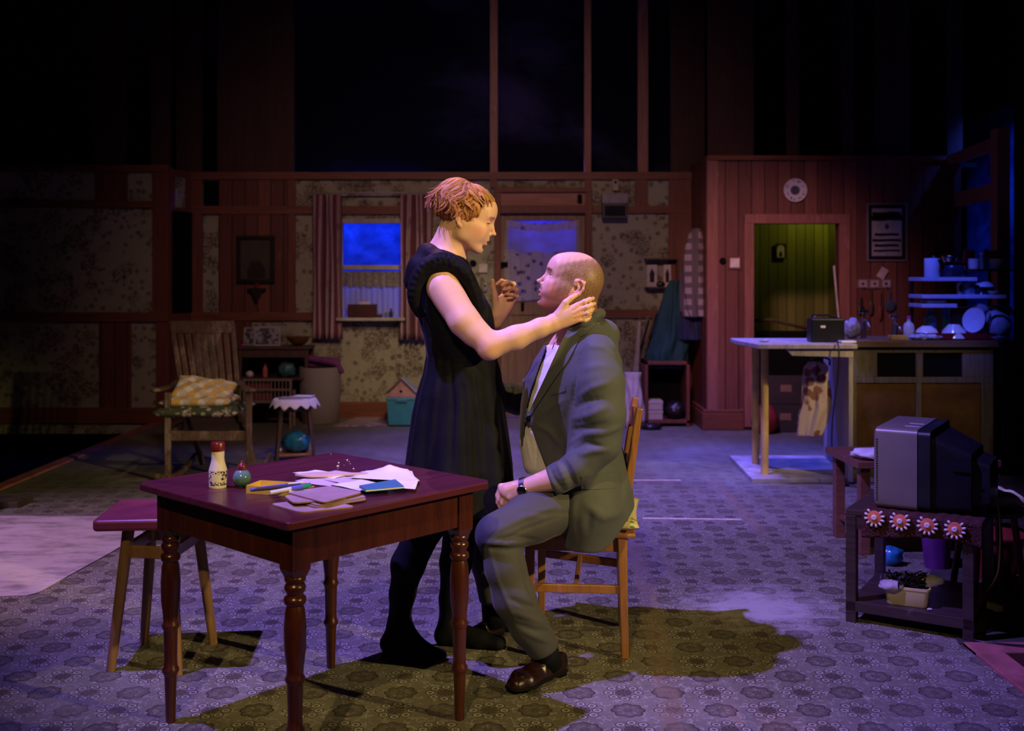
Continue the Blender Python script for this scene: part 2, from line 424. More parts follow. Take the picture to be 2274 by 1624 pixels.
M['glass'] = NT('window_glass').done((1, 1, 1), 0.05, 0, 0.5, Transmission_Weight=1.0)

# ================================================================== floor and stage
me = MB()
FX0, FX1, FY0, FY1 = -3.27, 6.5, 1.2, 10.24
# floor with the dropped pit cut out at the front right
me.box((FX0, FY0, -0.12), (1.67, FY1 + 1.4, 0.0))
me.box((1.67, 3.90, -0.12), (FX1, FY1 + 1.4, 0.0))
struct(me.obj('floor', M['floor']))
struct(box('floor_stage', M['stageblack'], (-9, 0.5, -0.62), (9, 13, -0.55)))
struct(box('trim_1', M['trimred'], (-3.37, 1.2, -0.10), (-3.27, 9.86, 0.012), bevel=0.004))
struct(box('trim_2', M['trimred'], (1.67, 1.2, -0.10), (1.775, 3.90, 0.012), bevel=0.004))
struct(box('trim_3', M['trimred'], (1.67, 3.79, -0.10), (4.5, 3.90, 0.0135), bevel=0.004))
# pale floor patch and tape lines
mat_m = NT('grubby_cream_vinyl'); pp = mat_m.pos((1, 1, 1))
mc = mat_m.mix(mat_m.step(mat_m.noise(mat_m.pos((1.5, 4, 1)), 2.2, 6, 0.75), 0.40, 0.72), (0.50, 0.40, 0.42), (0.20, 0.16, 0.15))
mat_m = mat_m.done(mc, 0.5, 0, 0.35)
pts = [FL(-70, 1147), FL(318, 1148), FL(318, 1185), FL(247, 1228), FL(85, 1318), FL(60, 1324), FL(-70, 1329)]
tag(MB().prism([(p.x, p.y) for p in pts], 0.0, 0.004).obj('floor_mat', mat_m), 'large grubby cream vinyl floor mat lying at the far left behind the stool', 'floor mat')
M['tape'] = plain('pale_tape', (0.62, 0.50, 0.34), 0.5)
for a, b, lab in (((1405, 1067), (1512, 1067), 'thin pale tape line on the floor, farther one beyond the seated man'), ((1428, 1153), (1648, 1156), 'thin pale tape line on the floor, nearer one beside the seat cushion')):
    p, q = FL(*a), FL(*b)
    tag(MB().box((p.x, p.y - .012, 0.0), (q.x, p.y + .012, 0.002), rot=math.atan2(q.y - p.y, q.x - p.x)).obj('floor_tape', M['tape']), lab, 'tape', 'tape lines on the patterned floor')
p = FL(0, 1125)
tag(MB().box((-3.24, 6.22, 0), (-2.92, 6.42, 0.035)).box((-3.05, 5.95, 0.0), (-3.0, 6.42, 0.05), rot=-0.45).obj('ledge_board', plain('dark_board', (0.05, 0.035, 0.03), 0.6), bevel=0.004), 'short dark board lying at the left edge of the patterned floor', 'board')

# ================================================================== walls
YB, YL, YR = 10.24, 9.86, 9.42
def bx(px, Y=YB): return XX(px, Y)
def wallbox(name, mat, px0, px1, py0, py1, Y=YB, t0=0.0, t1=0.03, bevel=0.0):
    """a board on the wall plane at depth Y, seen between two columns and two rows of the photo"""
    return MB().box((XX(px0, Y), Y - t1, ZZ(py1, Y)), (XX(px1, Y), Y - t0, ZZ(py0, Y))).obj(name, mat, bevel=bevel)
# back wall with window and door openings
wx0, wx1, wz0, wz1 = bx(758), bx(895), ZZ(706, YB), ZZ(486, YB)
dx0, dx1, dz1 = bx(1112), bx(1299), ZZ(474, YB)
ztop = ZZ(383, YB)
m = MB()
Lx, Rx = bx(425), bx(1535)
m.box((Lx, YB, 0), (wx0, YB + .1, ztop)).box((wx0, YB, 0), (wx1, YB + .1, wz0)).box((wx0, YB, wz1), (wx1, YB + .1, ztop))
m.box((wx1, YB, 0), (dx0, YB + .1, ztop)).box((dx0, YB, dz1), (dx1, YB + .1, ztop)).box((dx1, YB, 0), (Rx, YB + .1, ztop))
struct(m.obj('wall_back', M['paper']))
tn = [3]
def trim(mat, *a, **k):
    tn[0] += 1
    return struct(wallbox('trim_%d' % tn[0], mat, *a, **k))
trim(M['redwood_x'], 425, 1535, 383, 399, t1=.04)                # cornice rail
trim(M['redwood_x'], 425, 1095, 458, 476, t1=.034)                # picture rail left of door
trim(M['redwood_x'], 1315, 1535, 458, 474, t1=.034)
trim(M['redwood_x'], 425, 758, 694, 712, t1=.035)                # dado
trim(M['redwood_x'], 1299, 1535, 688, 706, t1=.035)
trim(M['redwood'], 425, 451, 399, 694)
trim(M['redwood'], 642, 657, 399, 694)
trim(M['redwood'], 1088, 1104, 399, 418)
trim(M['redwood'], 1298, 1314, 399, 420)
trim(M['redwood'], 1410, 1438, 399, 458)
trim(M['redwood'], 1484, 1535, 399, 688)
trim(M['redwood'], 1484, 1535, 706, 900)
struct(wallbox('baseboard_back', M['redwood_x'], 425, 1112, 892, 928.5, t1=.035, bevel=.006))
struct(wallbox('baseboard_back_right', M['redwood_x'], 1299, 1535, 892, 928.5, t1=.035, bevel=.006))
# tongue and groove section round the holy picture
struct(wallbox('wall_back_boards', M['panel'], 487, 641, 476, 694, t1=.022))
struct(wallbox('wall_back_boards_top', M['panel'], 487, 642, 399, 458, t1=.022))
struct(wallbox('wall_back_boards_low', M['panel'], 487, 560, 712, 892, t1=.022))
struct(wallbox('wall_back_void', M['black'], 452, 487, 402, 459, t1=.004))
# return and left wall
zl = ZZ(367, YL)
struct(MB().box((-7.5, YL, -0.1), (bx(375, YL), YL + .1, zl)).obj('wall_left', M['paper']))
m = MB(); xr0, xr1 = bx(375, YL), bx(430, YB)
def ret(z0, z1, t, mat, name, f0=0.0, f1=1.0, off=0.0):
    a = Vector((xr0 + (xr1 - xr0) * f0 + off, YL + (YB - YL) * f0, 0)); b = Vector((xr0 + (xr1 - xr0) * f1 + off, YL + (YB - YL) * f1, 0))
    n = Vector((b.y - a.y, -(b.x - a.x), 0)).normalized() * t
    q = [a, b, b - n, a - n]
    return MB().hexa([Vector((v.x, v.y, z0)) for v in q], [Vector((v.x, v.y, z1)) for v in q]).obj(name, mat)
struct(ret(0, ztop, .08, M['redwood'], 'wall_left_return'))
struct(ret(ZZ(695, 10.05), ZZ(470, 10.05), -.006, M['black'], 'wall_left_return_void', 0.12, 0.92))
struct(ret(ZZ(462, 10.05), ZZ(395, 10.05), -.005, M['paper'], 'wall_left_return_paper', 0.25, 0.62))
def ltrim(mat, *a, **k):
    tn[0] += 1
    return struct(wallbox('trim_%d' % tn[0], mat, *a, Y=YL, **k))
ltrim(M['redwood_x'], -420, 377, 367, 382, t1=.04)
ltrim(M['redwood_x'], -420, 345, 447, 462, t1=.034)
ltrim(M['redwood_x'], -420, 377, 694, 714, t1=.04)
ltrim(M['redwood'], 341, 377, 382, 694, t1=.028)
ltrim(M['redwood'], 349, 377, 714, 905, t1=.028)
ltrim(M['redwood'], 213, 284, 382, 447, t1=.02)
ltrim(M['panel'], 222, 292, 714, 905, t1=.02)
struct(wallbox('baseboard_left', M['redwood_x'], -420, 377, 905, 940, Y=YL, t1=.03, bevel=.006))
# right hand box of boards with a doorway
zr = ZZ(346, YR)
rx0, rx1 = bx(1570, YR), 3.98
ex0, ex1, ez1 = bx(1672, YR), bx(1862, YR), ZZ(497, YR)
m = MB(); m.box((rx0, YR, 0), (ex0, YR + .1, zr)).box((ex0, YR, ez1), (ex1, YR + .1, zr)).box((ex1, YR, 0), (rx1, YR + .1, zr))
struct(m.obj('wall_right_front', M['panel_r']))
struct(MB().box((rx0 - .005, YR + .02, 0), (rx0 + .09, YB + .05, zr)).obj('wall_right_side', M['panel']))
def rtrim(mat, *a, **k):
    tn[0] += 1
    return struct(wallbox('trim_%d' % tn[0], mat, *a, Y=YR, **k))
rtrim(M['redwood_x'], 1570, 2118, 346, 356, t1=.03)
rtrim(M['rosewood'], 1570, 1594, 356, 925, t1=.016)
rtrim(M['rosewood'], 1652, 1673, 478, 948, t1=.03, bevel=.004)
rtrim(M['rosewood'], 1862, 1886, 478, 948, t1=.03, bevel=.004)
rtrim(M['rosewood'], 1652, 1886, 476, 497, t1=.034, bevel=.004)
struct(MB().box((rx0 - .045, YR - .035, 0), (bx(1651, YR), YR, .155)).box((rx0 - .04, YR - .03, .155), (bx(1651, YR), YR, .185)).box((rx0 - .045, YR, 0), (rx0, YB, .155)).box((rx0 - .035, YR, .155), (rx0, YB, .185)).obj('baseboard_right', M['redwood_x'], bevel=.008))
# little green room through the doorway
struct(box('wall_green_back', M['green'], (1.85, 11.0, 0), (4.2, 11.08, 2.4)))
struct(box('wall_green_side', M['green'], (3.3, YR + .1, 0), (3.38, 11.0, 2.4)))
struct(box('wall_green_left', M['green'], (1.84, YR + .1, 0), (1.90, 11.0, 2.4)))
struct(box('ceiling_green', M['black'], (1.8, YR + .1, 2.36), (4.2, 11.1, 2.4)))
spot('green_room_bulb', (3.15, 10.55, 2.15), (3.0, 10.9, 1.5), 5, (0.95, 0.88, 0.10), 150, 0.8, 0.08)
# right side wall with tall window
def rs(z0, z1, f0, f1, t, mat, name, off=0.0):
    A = Vector((3.95, YR, 0)); B_ = Vector((3.78, 8.05, 0)); a = A.lerp(B_, f0); b = A.lerp(B_, f1)
    n = Vector((-1, 0.12, 0)).normalized()
    q = [a + n * off, b + n * off, b + n * (off + t), a + n * (off + t)]
    return struct(MB().hexa([Vector((v.x, v.y, z0)) for v in q], [Vector((v.x, v.y, z1)) for v in q]).obj(name, mat))
rs(0, .95, 0, 1, .06, M['panel'], 'wall_right_low')
rs(2.36, zr, 0, 1, .06, M['rosewood'], 'wall_right_top')
rs(.95, 2.36, 0, .16, .06, M['upperwood'], 'wall_right_post_rear')
rs(0, 2.5, .93, 1.05, .09, M['rosewood'], 'window_3_post')
rs(1.98, 2.10, .16, .93, .06, M['rosewood'], 'window_3_transom')
struct(box('window_3_cloth', M['bluecloth'], (4.75, 7.0, 0.7), (4.8, 11.0, 3.0)))
spot('stage_spot_side_window', (4.25, 9.0, 3.1), (4.75, 9.5, 1.6), 130, (0.03, 0.10, 1.0), 110, 1.0, 0.05)
struct(box('wall_right_mask', M['black'], (3.80, 5.2, -0.5), (3.88, 7.98, 5.0)))
struct(box('wall_right_dark', M['black'], (5.4, 3.0, -0.5), (5.5, 12.0, 5.0)))
struct(box('wall_left_dark', M['black'], (-7.6, 1.0, -0.5), (-7.5, 12.0, 5.0)))
# night cloth behind, dark battens above the flats
struct(box('wall_night_cloth', M['nightcloth'], (-8, 11.6, -0.5), (6.5, 11.65, 5.2)))
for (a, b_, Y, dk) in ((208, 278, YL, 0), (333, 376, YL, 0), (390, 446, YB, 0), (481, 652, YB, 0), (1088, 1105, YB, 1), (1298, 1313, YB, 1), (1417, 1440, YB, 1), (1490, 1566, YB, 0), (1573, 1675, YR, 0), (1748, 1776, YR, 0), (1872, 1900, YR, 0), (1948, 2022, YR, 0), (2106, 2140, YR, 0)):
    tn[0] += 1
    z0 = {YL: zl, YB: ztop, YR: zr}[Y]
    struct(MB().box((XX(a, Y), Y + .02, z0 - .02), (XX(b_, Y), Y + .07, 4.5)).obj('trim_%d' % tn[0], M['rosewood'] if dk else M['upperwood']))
# ---------------- window in the back wall
M['cream'] = plain('dirty_cream_paint', (0.36, 0.32, 0.27), 0.5, var=0.4, scale=7)
wroot = bpy.data.objects.new('window_1', None); COL.objects.link(wroot); wroot['kind'] = 'structure'
f = MB(); fw = .028
f.box((wx0, YB - .02, wz1 - .045), (wx1, YB + .06, wz1)).box((wx0, YB - .02, wz0), (wx0 + fw * .5, YB + .06, wz1)).box((wx1 - fw * .5, YB - .02, wz0), (wx1, YB + .06, wz1))
zm = ZZ(594, YB)
f.box((wx0, YB + .01, zm - .022), (wx1, YB + .05, zm + .022))
f.obj('window_frame', M['cream'], wroot, bevel=.003)
f = MB(); f.box((wx0 - .03, YB - .13, wz0 - .025), (wx1 + .03, YB + .08, wz0 + .005)); f.obj('window_sill', M['cream'], wroot, bevel=.004)
MB().box((wx0, YB + .028, wz0), (wx1, YB + .032, wz1)).obj('window_pane', M['glass'], wroot)
struct(box('window_1_cloth', M['bluecloth'], (wx0 - .9, YB + .62, .4), (wx1 + .7, YB + .66, 2.25)))
spot('stage_spot_window', (-0.7, YB + .35, 2.9), (-1.2, YB + .62, 1.7), 330, (0.012, 0.07, 1.0), 120, 1.0, 0.05)
spot('stage_spot_window_low', (-1.9, YB + .5, 2.9), (-1.35, YB + .18, 1.2), 420, (0.03, 0.09, 1.0), 80, 1.0, 0.05)
# net curtain across the lower half
net = NT('white_net'); nn = net.noise(net.pos((120, 120, 120)), 1.0, 1)
net = net.done((0.55, 0.55, 0.6), 0.9, 0, 0.1, Alpha=0.5)
def netcurtain(x0, x1, z0, z1, y, scal=True, dens=70):
    def fn(u, v):
        xx = x0 + (x1 - x0) * u
        top = z1
        return (xx, y + .010 * math.sin(u * dens) + .004 * math.sin(u * 31 + 1), z0 + (top - z0) * v)
    return MB().grid(fn, 90, 8)
tag(netcurtain(wx0 + .01, wx1 - .01, wz0 + .01, zm - .06, YB + .0).obj('net_curtain', net, smooth=True), 'white net curtain glowing blue across the lower half of the window', 'net curtain')
def valance(x0, x1, z0, z1, y, n, mat, name):
    def fn(u, v):
        zb = z0 + .03 * abs(math.sin(u * PI * n)) + .01 * math.sin(u * 40)
        return (x0 + (x1 - x0) * u, y + .006 * math.sin(u * 55), zb + (z1 - zb) * v)
    return MB().grid(fn, 80, 4).obj(name, mat, smooth=True)
M['lace'] = plain('grey_lace', (0.20, 0.17, 0.17), 0.9, var=0.5, scale=60)
tag(valance(wx0 + .01, wx1 - .01, ZZ(642, YB), ZZ(603, YB), YB - .014, 6, M['lace'], 'lace_valance'), 'grey lace valance with a scalloped hem over the net curtain', 'valance')
# ---------------- pink striped curtains
def curtain_mat():
    t = NT('pink_striped_curtain'); x, y, z = t.xyz(t.co('UV'))
    s = t.m_('SINE', t.m_('ADD', t.m_('MULTIPLY', x, 30.0), t.m_('SINE', t.m_('MULTIPLY', x, 11.0))))
    c = t.mix(t.step(s, 0.1, 0.5), (0.15, 0.045, 0.055), (0.38, 0.26, 0.28))
    g = t.noise(t.pos((3, 3, 2)), 2.5, 5, 0.7)
    c = t.mix(t.step(g, 0.5, 0.8), c, (0.09, 0.045, 0.05))
    return t.done(c, 0.85, 0, 0.2)
M['curtain'] = curtain_mat()
def curtain(px0, px1, py0, py1, label):
    x0, x1, z1, z0 = bx(px0), bx(px1), ZZ(py0, YB), ZZ(py1, YB)
    random.seed(int(px0))
    ph = random.random() * 6
    mm = MB(); nu, nv = 96, 18; uv = []
    def fn(u, v):
        amp = .022 + .010 * math.sin(v * 2 + ph)
        sp = 1.0 + .10 * (1 - v)
        xx = (x0 + x1) / 2 + (u - .5) * (x1 - x0) * sp + .006 * math.sin(v * 5 + u * 9)
        return (xx, YB - .085 + amp * math.sin(u * 2 * PI * 6.3 + ph + .5 * math.sin(v * 3)) + .008 * math.sin(u * 50), z0 + (z1 - z0) * v)
    mm.grid(fn, nu, nv)
    o = mm.obj('curtain', M['curtain'], smooth=True, solid=.003)
    uvl = o.data.uv_layers.new(name='UVMap')
    vi = np.empty(len(o.data.loops), dtype=np.int32); o.data.loops.foreach_get('vertex_index', vi)
    a = np.stack([(vi % (nu + 1)) / nu, (vi // (nu + 1)) / nv], 1).astype(np.float32)
    uvl.data.foreach_set('uv', a.ravel())
    tag(o, label, 'curtain', 'pink striped curtains at the window')
curtain(701, 761, 434, 752, 'faded pink striped curtain hanging left of the blue window')
curtain(893, 962, 434, 754, 'faded pink striped curtain hanging right of the blue window, behind the woman')
tag(MB().tube([(bx(694), YB - .085, ZZ(431, YB)), (bx(975), YB - .085, ZZ(429, YB))], .009, 10).obj('curtain_pole', plain('grey_pole', (0.30, 0.26, 0.26), 0.4), smooth=True), 'thin grey curtain pole above the window', 'curtain pole')
# ---------------- door in the back wall
M['doorpaint'] = wood('stained_cream_door', (0.15, 0.085, 0.05), (0.27, 0.17, 0.11), 0.5, 0.7, 'Z', (0.33, 0.25, 0.19), coord='World')
droot = bpy.data.objects.new('door_1', None); COL.objects.link(droot); droot['kind'] = 'structure'
gx0, gx1, gz0, gz1 = bx(1128), bx(1280), ZZ(668, YB), ZZ(490, YB)
f = MB(); yd = YB + .01
f.box((dx0, yd, .01), (gx0, yd + .04, dz1)).box((gx1, yd, .01), (dx1, yd + .04, dz1)).box((gx0, yd, gz1), (gx1, yd + .04, dz1)).box((gx0, yd, gz0 - .14), (gx1, yd + .04, gz0))
f.box((gx0, yd + .014, .01), (gx1, yd + .04, gz0 - .14)).box(((gx0 + gx1) / 2 - .05, yd, .25), ((gx0 + gx1) / 2 + .05, yd + .04, gz0 - .14)).box((gx0, yd, .01), (gx1, yd + .04, .25))
f.obj('door_leaf', M['doorpaint'], droot, bevel=.004)
MB().box((gx0, yd + .018, gz0), (gx1, yd + .022, gz1)).obj('door_pane', M['glass'], droot)
MB().box((bx(1157), yd - .018, ZZ(690, YB)), (bx(1164), yd, ZZ(672, YB))).box((bx(1108), yd - .03, ZZ(594, YB)), (bx(1128), yd, ZZ(582, YB))).obj('door_lock', M['black'], droot)
f = MB()
f.box((bx(1098), YB - .045, 0), (dx0, YB + .02, ZZ(420, YB))).box((dx1, YB - .045, 0), (bx(1314), YB + .02, ZZ(420, YB))).box((bx(1098), YB - .052, ZZ(428, YB)), (bx(1314), YB + .02, ZZ(417, YB))).box((dx0 - .002, YB - .049, dz1 - .002), (dx1 + .002, YB + .019, ZZ(457, YB)))
struct(f.obj('door_2', M['redwood'], bevel=.004))
f = MB().box((dx0, YB - .02, ZZ(457, YB)), (dx1, YB - .01, ZZ(428, YB)))
struct(f.obj('door_2_transom', wood('amber_transom', (0.20, 0.07, 0.05), (0.42, 0.18, 0.12), 0.5, 1, 'X', coord='World')))
tag(box('door_bell', M['black'], (bx(1282), YB - .045, ZZ(451, YB)), (bx(1292), YB - .02, ZZ(433, YB)), bevel=.003), 'small black bell box on the transom above the door', 'bell')
struct(box('door_1_cloth', M['bluecloth'], (dx0 - .5, YB + .5, .3), (dx1 + .35, YB + .54, 2.25)))
spot('stage_spot_door', (0.55, YB + .35, 2.9), (0.3, YB + .3, 1.7), 420, (0.22, 0.10, 1.0), 100, 1.0, 0.05)
def lacemat():
    t = NT('floral_lace'); P = t.pos((1, 1, 1))
    f1 = t.m_('SUBTRACT', 1.0, t.step(t.m_('ADD', t.vor(P, 11, 'F1'), t.m_('MULTIPLY', t.noise(P, 40, 3), 0.5)), 0.42, 0.56))
    return t.done(t.mix(f1, (0.40, 0.34, 0.32), (0.08, 0.045, 0.06)), 0.9, 0, 0.1, Alpha=0.80, Transmission_Weight=0.0)
M['lace2'] = lacemat()
def doorlace(u, v):
    x = gx0 - .02 + (gx1 - gx0 + .04) * u
    flare = 1 + .05 * math.sin(v * PI)
    zt = gz1 + .01 - .04 * math.sin(u * PI)
    x = (gx0 + gx1) / 2 + (x - (gx0 + gx1) / 2) * flare
    zb = gz0 - .02 + .03 * math.sin(u * PI * 1.0)
    return (x, YB - .02 + .010 * math.sin(u * 44) + .004 * math.sin(u * 90 + v * 3), zb + (zt - zb) * v)
def doorlace_top(u, v):      # translucent band between the heading and the frill
    a = doorlace(u, .70 + .24 * v)
    return a
t = NT('sheer_violet_net'); M['sheer'] = t.done((0.5, 0.46, 0.52), 0.9, 0, 0.1, Alpha=0.40)
o = MB(); o.grid(lambda u, v: doorlace(u, v * .62 + .02 * math.sin(u * 19) * v), 90, 16); o.grid(lambda u, v: doorlace(u, .90 + .10 * v - (1 - v) * .01 * math.sin(u * 30)), 90, 4)
root = thing('door_curtain', 'floral lace curtain glowing violet over the glass of the back door', 'lace curtain')
o.obj('lace_panel', M['lace2'], root, smooth=True)
MB().grid(lambda u, v: doorlace(u, .60 + .33 * v), 90, 6).obj('sheer_band', M['sheer'], root, smooth=True)
# ================================================================== soft solids: smooth unions of round cones, ellipsoids and lofts, meshed as one skin
class Field:
    def __init__(s, lo, hi, h, zspec=None):
        """zspec: list of (z, step) - the grid may be finer where the shape is finer"""
        s.x = np.arange(lo[0], hi[0] + h, h, dtype=np.float32); s.y = np.arange(lo[1], hi[1] + h, h, dtype=np.float32)
        if zspec:
            zs = [lo[2]]
            while zs[-1] < hi[2]:
                st = h
                for z, k in zspec:
                    if zs[-1] >= z: st = k
                zs.append(zs[-1] + st)
            s.z = np.array(zs, dtype=np.float32)
        else: s.z = np.arange(lo[2], hi[2] + h, h, dtype=np.float32)
        s.D = np.full((len(s.x), len(s.y), len(s.z)), 1.0, dtype=np.float32)
    def block(s, lo, hi):
        r = []
        for a, l, h in ((s.x, lo[0], hi[0]), (s.y, lo[1], hi[1]), (s.z, lo[2], hi[2])):
            i0 = max(0, int(np.searchsorted(a, l)) - 1); i1 = min(len(a), int(np.searchsorted(a, h)) + 1)
            r.append(slice(i0, max(i1, i0)))
        X = s.x[r[0]][:, None, None]; Y = s.y[r[1]][None, :, None]; Z = s.z[r[2]][None, None, :]
        return tuple(r), X, Y, Z
    def comb(s, sl, d, k, op):
        A = s.D[sl]
        if op == 'add':
            if k > 0:
                h = np.maximum(k - np.abs(A - d), 0) / k; s.D[sl] = np.minimum(A, d) - h * h * k * .25
            else: s.D[sl] = np.minimum(A, d)
        elif op == 'sub':
            b = -d
            if k > 0:
                h = np.maximum(k - np.abs(A - b), 0) / k; s.D[sl] = np.maximum(A, b) + h * h * k * .25
            else: s.D[sl] = np.maximum(A, b)
        elif op == 'and':
            s.D[sl] = np.maximum(A, d)
        elif op == 'bump':      # push the skin out (k > 0) or in (k < 0) along a soft line
            s.D[sl] = A - k * np.exp(-np.maximum(d, 0) ** 2 / (s.bw ** 2))
    def cap(s, a, b, ra, rb=None, k=0.01, op='add', flat=None):
        rb = ra if rb is None else rb
        a = np.array(a, dtype=np.float64); b = np.array(b, dtype=np.float64); m = max(ra, rb) + abs(k) + .012
        if op == 'bump': m = s.bw * 3 + max(ra, rb)
        sl, X, Y, Z = s.block(np.minimum(a, b) - m, np.maximum(a, b) + m)
        if any(q.stop <= q.start for q in sl): return
        v = b - a; L = max(float(v @ v), 1e-9)
        px, py, pz = X - a[0], Y - a[1], Z - a[2]
        t = np.clip((px * v[0] + py * v[1] + pz * v[2]) / L, 0, 1)
        dx, dy, dz = px - t * v[0], py - t * v[1], pz - t * v[2]
        if flat is not None:      # flatten along a direction: flat = (unit vector, factor > 1 thins)
            n = np.array(flat[0], dtype=np.float64); n /= np.linalg.norm(n); q = dx * n[0] + dy * n[1] + dz * n[2]; e = flat[1] - 1
            dx, dy, dz = dx + q * e * n[0], dy + q * e * n[1], dz + q * e * n[2]
        d = np.sqrt(dx * dx + dy * dy + dz * dz) - (ra + (rb - ra) * t)
        if flat is not None: d = d / ((1 + flat[1]) * .5)
        s.comb(sl, d.astype(np.float32), k, op)
    def chain(s, pts, rads, k=0.01, op='add', flat=None):
        for i in range(len(pts) - 1): s.cap(pts[i], pts[i + 1], rads[i], rads[i + 1], k, op, flat)
    def ell(s, c, r, Rm=None, k=0.01, op='add'):
        c = np.array(c, dtype=np.float64); r = np.array(r, dtype=np.float64); m = r.max() + abs(k) + .01
        sl, X, Y, Z = s.block(c - m, c + m)
        if any(q.stop <= q.start for q in sl): return
        px, py, pz = X - c[0], Y - c[1], Z - c[2]
        if Rm is not None:        # rows = local axes
            Rm = np.array(Rm, dtype=np.float64)
            qx = Rm[0][0] * px + Rm[0][1] * py + Rm[0][2] * pz; qy = Rm[1][0] * px + Rm[1][1] * py + Rm[1][2] * pz; qz = Rm[2][0] * px + Rm[2][1] * py + Rm[2][2] * pz
        else: qx, qy, qz = px, py, pz
        k0 = np.sqrt((qx / r[0]) ** 2 + (qy / r[1]) ** 2 + (qz / r[2]) ** 2)
        k1 = np.sqrt((qx / r[0] ** 2) ** 2 + (qy / r[1] ** 2) ** 2 + (qz / r[2] ** 2) ** 2) + 1e-6
        s.comb(sl, (k0 * (k0 - 1) / k1).astype(np.float32), k, op)
    def loft(s, st, k=0.02, op='add', fold=None, e=2.0, yaw=0.0):
        """st: rows (z, cx, cy, rx, ry) bottom to top; fold(theta, z) gives extra radius"""
        st = np.array(st, dtype=np.float64); st = st[st[:, 0].argsort()]
        m = st[:, 3:].max() + .06
        lo = np.array([st[:, 1].min() - m, st[:, 2].min() - m, st[0, 0] - .03]); hi = np.array([st[:, 1].max() + m, st[:, 2].max() + m, st[-1, 0] + .03])
        sl, X, Y, Z = s.block(lo, hi)
        if any(q.stop <= q.start for q in sl): return
        zz = np.asarray(Z).ravel(); f = lambda j: np.interp(zz, st[:, 0], st[:, j])[None, None, :]
        # smooth the stations
        cx, cy, rx, ry = f(1), f(2), f(3), f(4)
        dx, dy = X - cx, Y - cy
        if yaw:
            c_, s_ = math.cos(yaw), math.sin(yaw); dx, dy = dx * c_ + dy * s_, -dx * s_ + dy * c_
        th = np.arctan2(dy / ry, dx / rx)
        if e == 2.0: q = np.sqrt((dx / rx) ** 2 + (dy / ry) ** 2)
        else: q = (np.abs(dx / rx) ** e + np.abs(dy / ry) ** e) ** (1 / e)
        rad = np.sqrt(dx * dx + dy * dy)
        d = (q - 1) * np.minimum(np.where(q > 1e-4, rad / np.maximum(q, 1e-4), rx), 1.0)
        if fold is not None: d = d - fold(th, Z)
        dz = np.maximum(st[0, 0] - Z, Z - st[-1, 0])
        d = np.maximum(d, dz)
        s.comb(sl, d.astype(np.float32), k, op)
    def box(s, c, half, Rm=None, r=0.0, k=0.0, op='add'):
        c = np.array(c, dtype=np.float64); m = np.linalg.norm(half) + abs(k) + .01
        sl, X, Y, Z = s.block(c - m, c + m)
        if any(q.stop <= q.start for q in sl): return
        px, py, pz = X - c[0], Y - c[1], Z - c[2]
        if Rm is not None:
            Rm = np.array(Rm, dtype=np.float64)
            px, py, pz = (Rm[i][0] * px + Rm[i][1] * py + Rm[i][2] * pz for i in range(3))
        qx, qy, qz = np.abs(px) - half[0] + r, np.abs(py) - half[1] + r, np.abs(pz) - half[2] + r
        d = np.sqrt(np.maximum(qx, 0) ** 2 + np.maximum(qy, 0) ** 2 + np.maximum(qz, 0) ** 2) + np.minimum(np.maximum(qx, np.maximum(qy, qz)), 0) - r
        s.comb(sl, d.astype(np.float32), k, op)
    def polyY(s, poly, y0, y1, k=0.0, op='sub'):
        """prism of an XZ outline between two depths"""
        P = np.array(poly, dtype=np.float64); 
        lo = np.array([P[:, 0].min() - .03, y0 - .03, P[:, 1].min() - .03]); hi = np.array([P[:, 0].max() + .03, y1 + .03, P[:, 1].max() + .03])
        sl, X, Y, Z = s.block(lo, hi)
        X2, Z2 = X[:, 0, :], Z[:, 0, :]; X2, Z2 = np.broadcast_arrays(X2, Z2)
        d = np.full(X2.shape, 1e9); sg = np.ones(X2.shape)
        n = len(P)
        for i in range(n):
            a = P[i]; b = P[i - 1]; e = b - a; wx = X2 - a[0]; wz = Z2 - a[1]
            t = np.clip((wx * e[0] + wz * e[1]) / (e @ e), 0, 1)
            d = np.minimum(d, (wx - e[0] * t) ** 2 + (wz - e[1] * t) ** 2)
            c1 = Z2 >= a[1]; c2 = Z2 < b[1]; c3 = e[0] * wz > e[1] * wx
            fl = (c1 & c2 & c3) | (~c1 & ~c2 & ~c3); sg = np.where(fl, -sg, sg)
        d2 = (sg * np.sqrt(d))[:, None, :]
        dy = np.maximum(y0 - Y, Y - y1)
        dd = np.maximum(np.broadcast_to(d2, s.D[sl].shape), dy)
        s.comb(sl, dd.astype(np.float32), k, op)
    bw = 0.008
    def line(s, pts, amt, bw=0.008):
        s.bw = bw
        for i in range(len(pts) - 1): s.cap(pts[i], pts[i + 1], 0.0, 0.0, amt, 'bump')
        s.bw = 0.008
    def mesh(s):
        D = s.D; S = D < 0
        nx, ny, nz = D.shape
        act = np.zeros((nx - 1, ny - 1, nz - 1), dtype=bool); allin = np.ones_like(act)
        for i in (0, 1):
            for j in (0, 1):
                for k in (0, 1):
                    c = S[i:nx - 1 + i, j:ny - 1 + j, k:nz - 1 + k]; act |= c; allin &= c
        act &= ~allin
        I = np.argwhere(act); idx = np.full(act.shape, -1, dtype=np.int32); idx[act] = np.arange(len(I))
        C = {}
        for i in (0, 1):
            for j in (0, 1):
                for k in (0, 1): C[(i, j, k)] = D[I[:, 0] + i, I[:, 1] + j, I[:, 2] + k].astype(np.float64)
        acc = np.zeros((len(I), 3)); cnt = np.zeros(len(I))
        E_ = []
        for p in C:
            for ax in range(3):
                if p[ax] == 0:
                    q = list(p); q[ax] = 1; E_.append((p, tuple(q), ax))
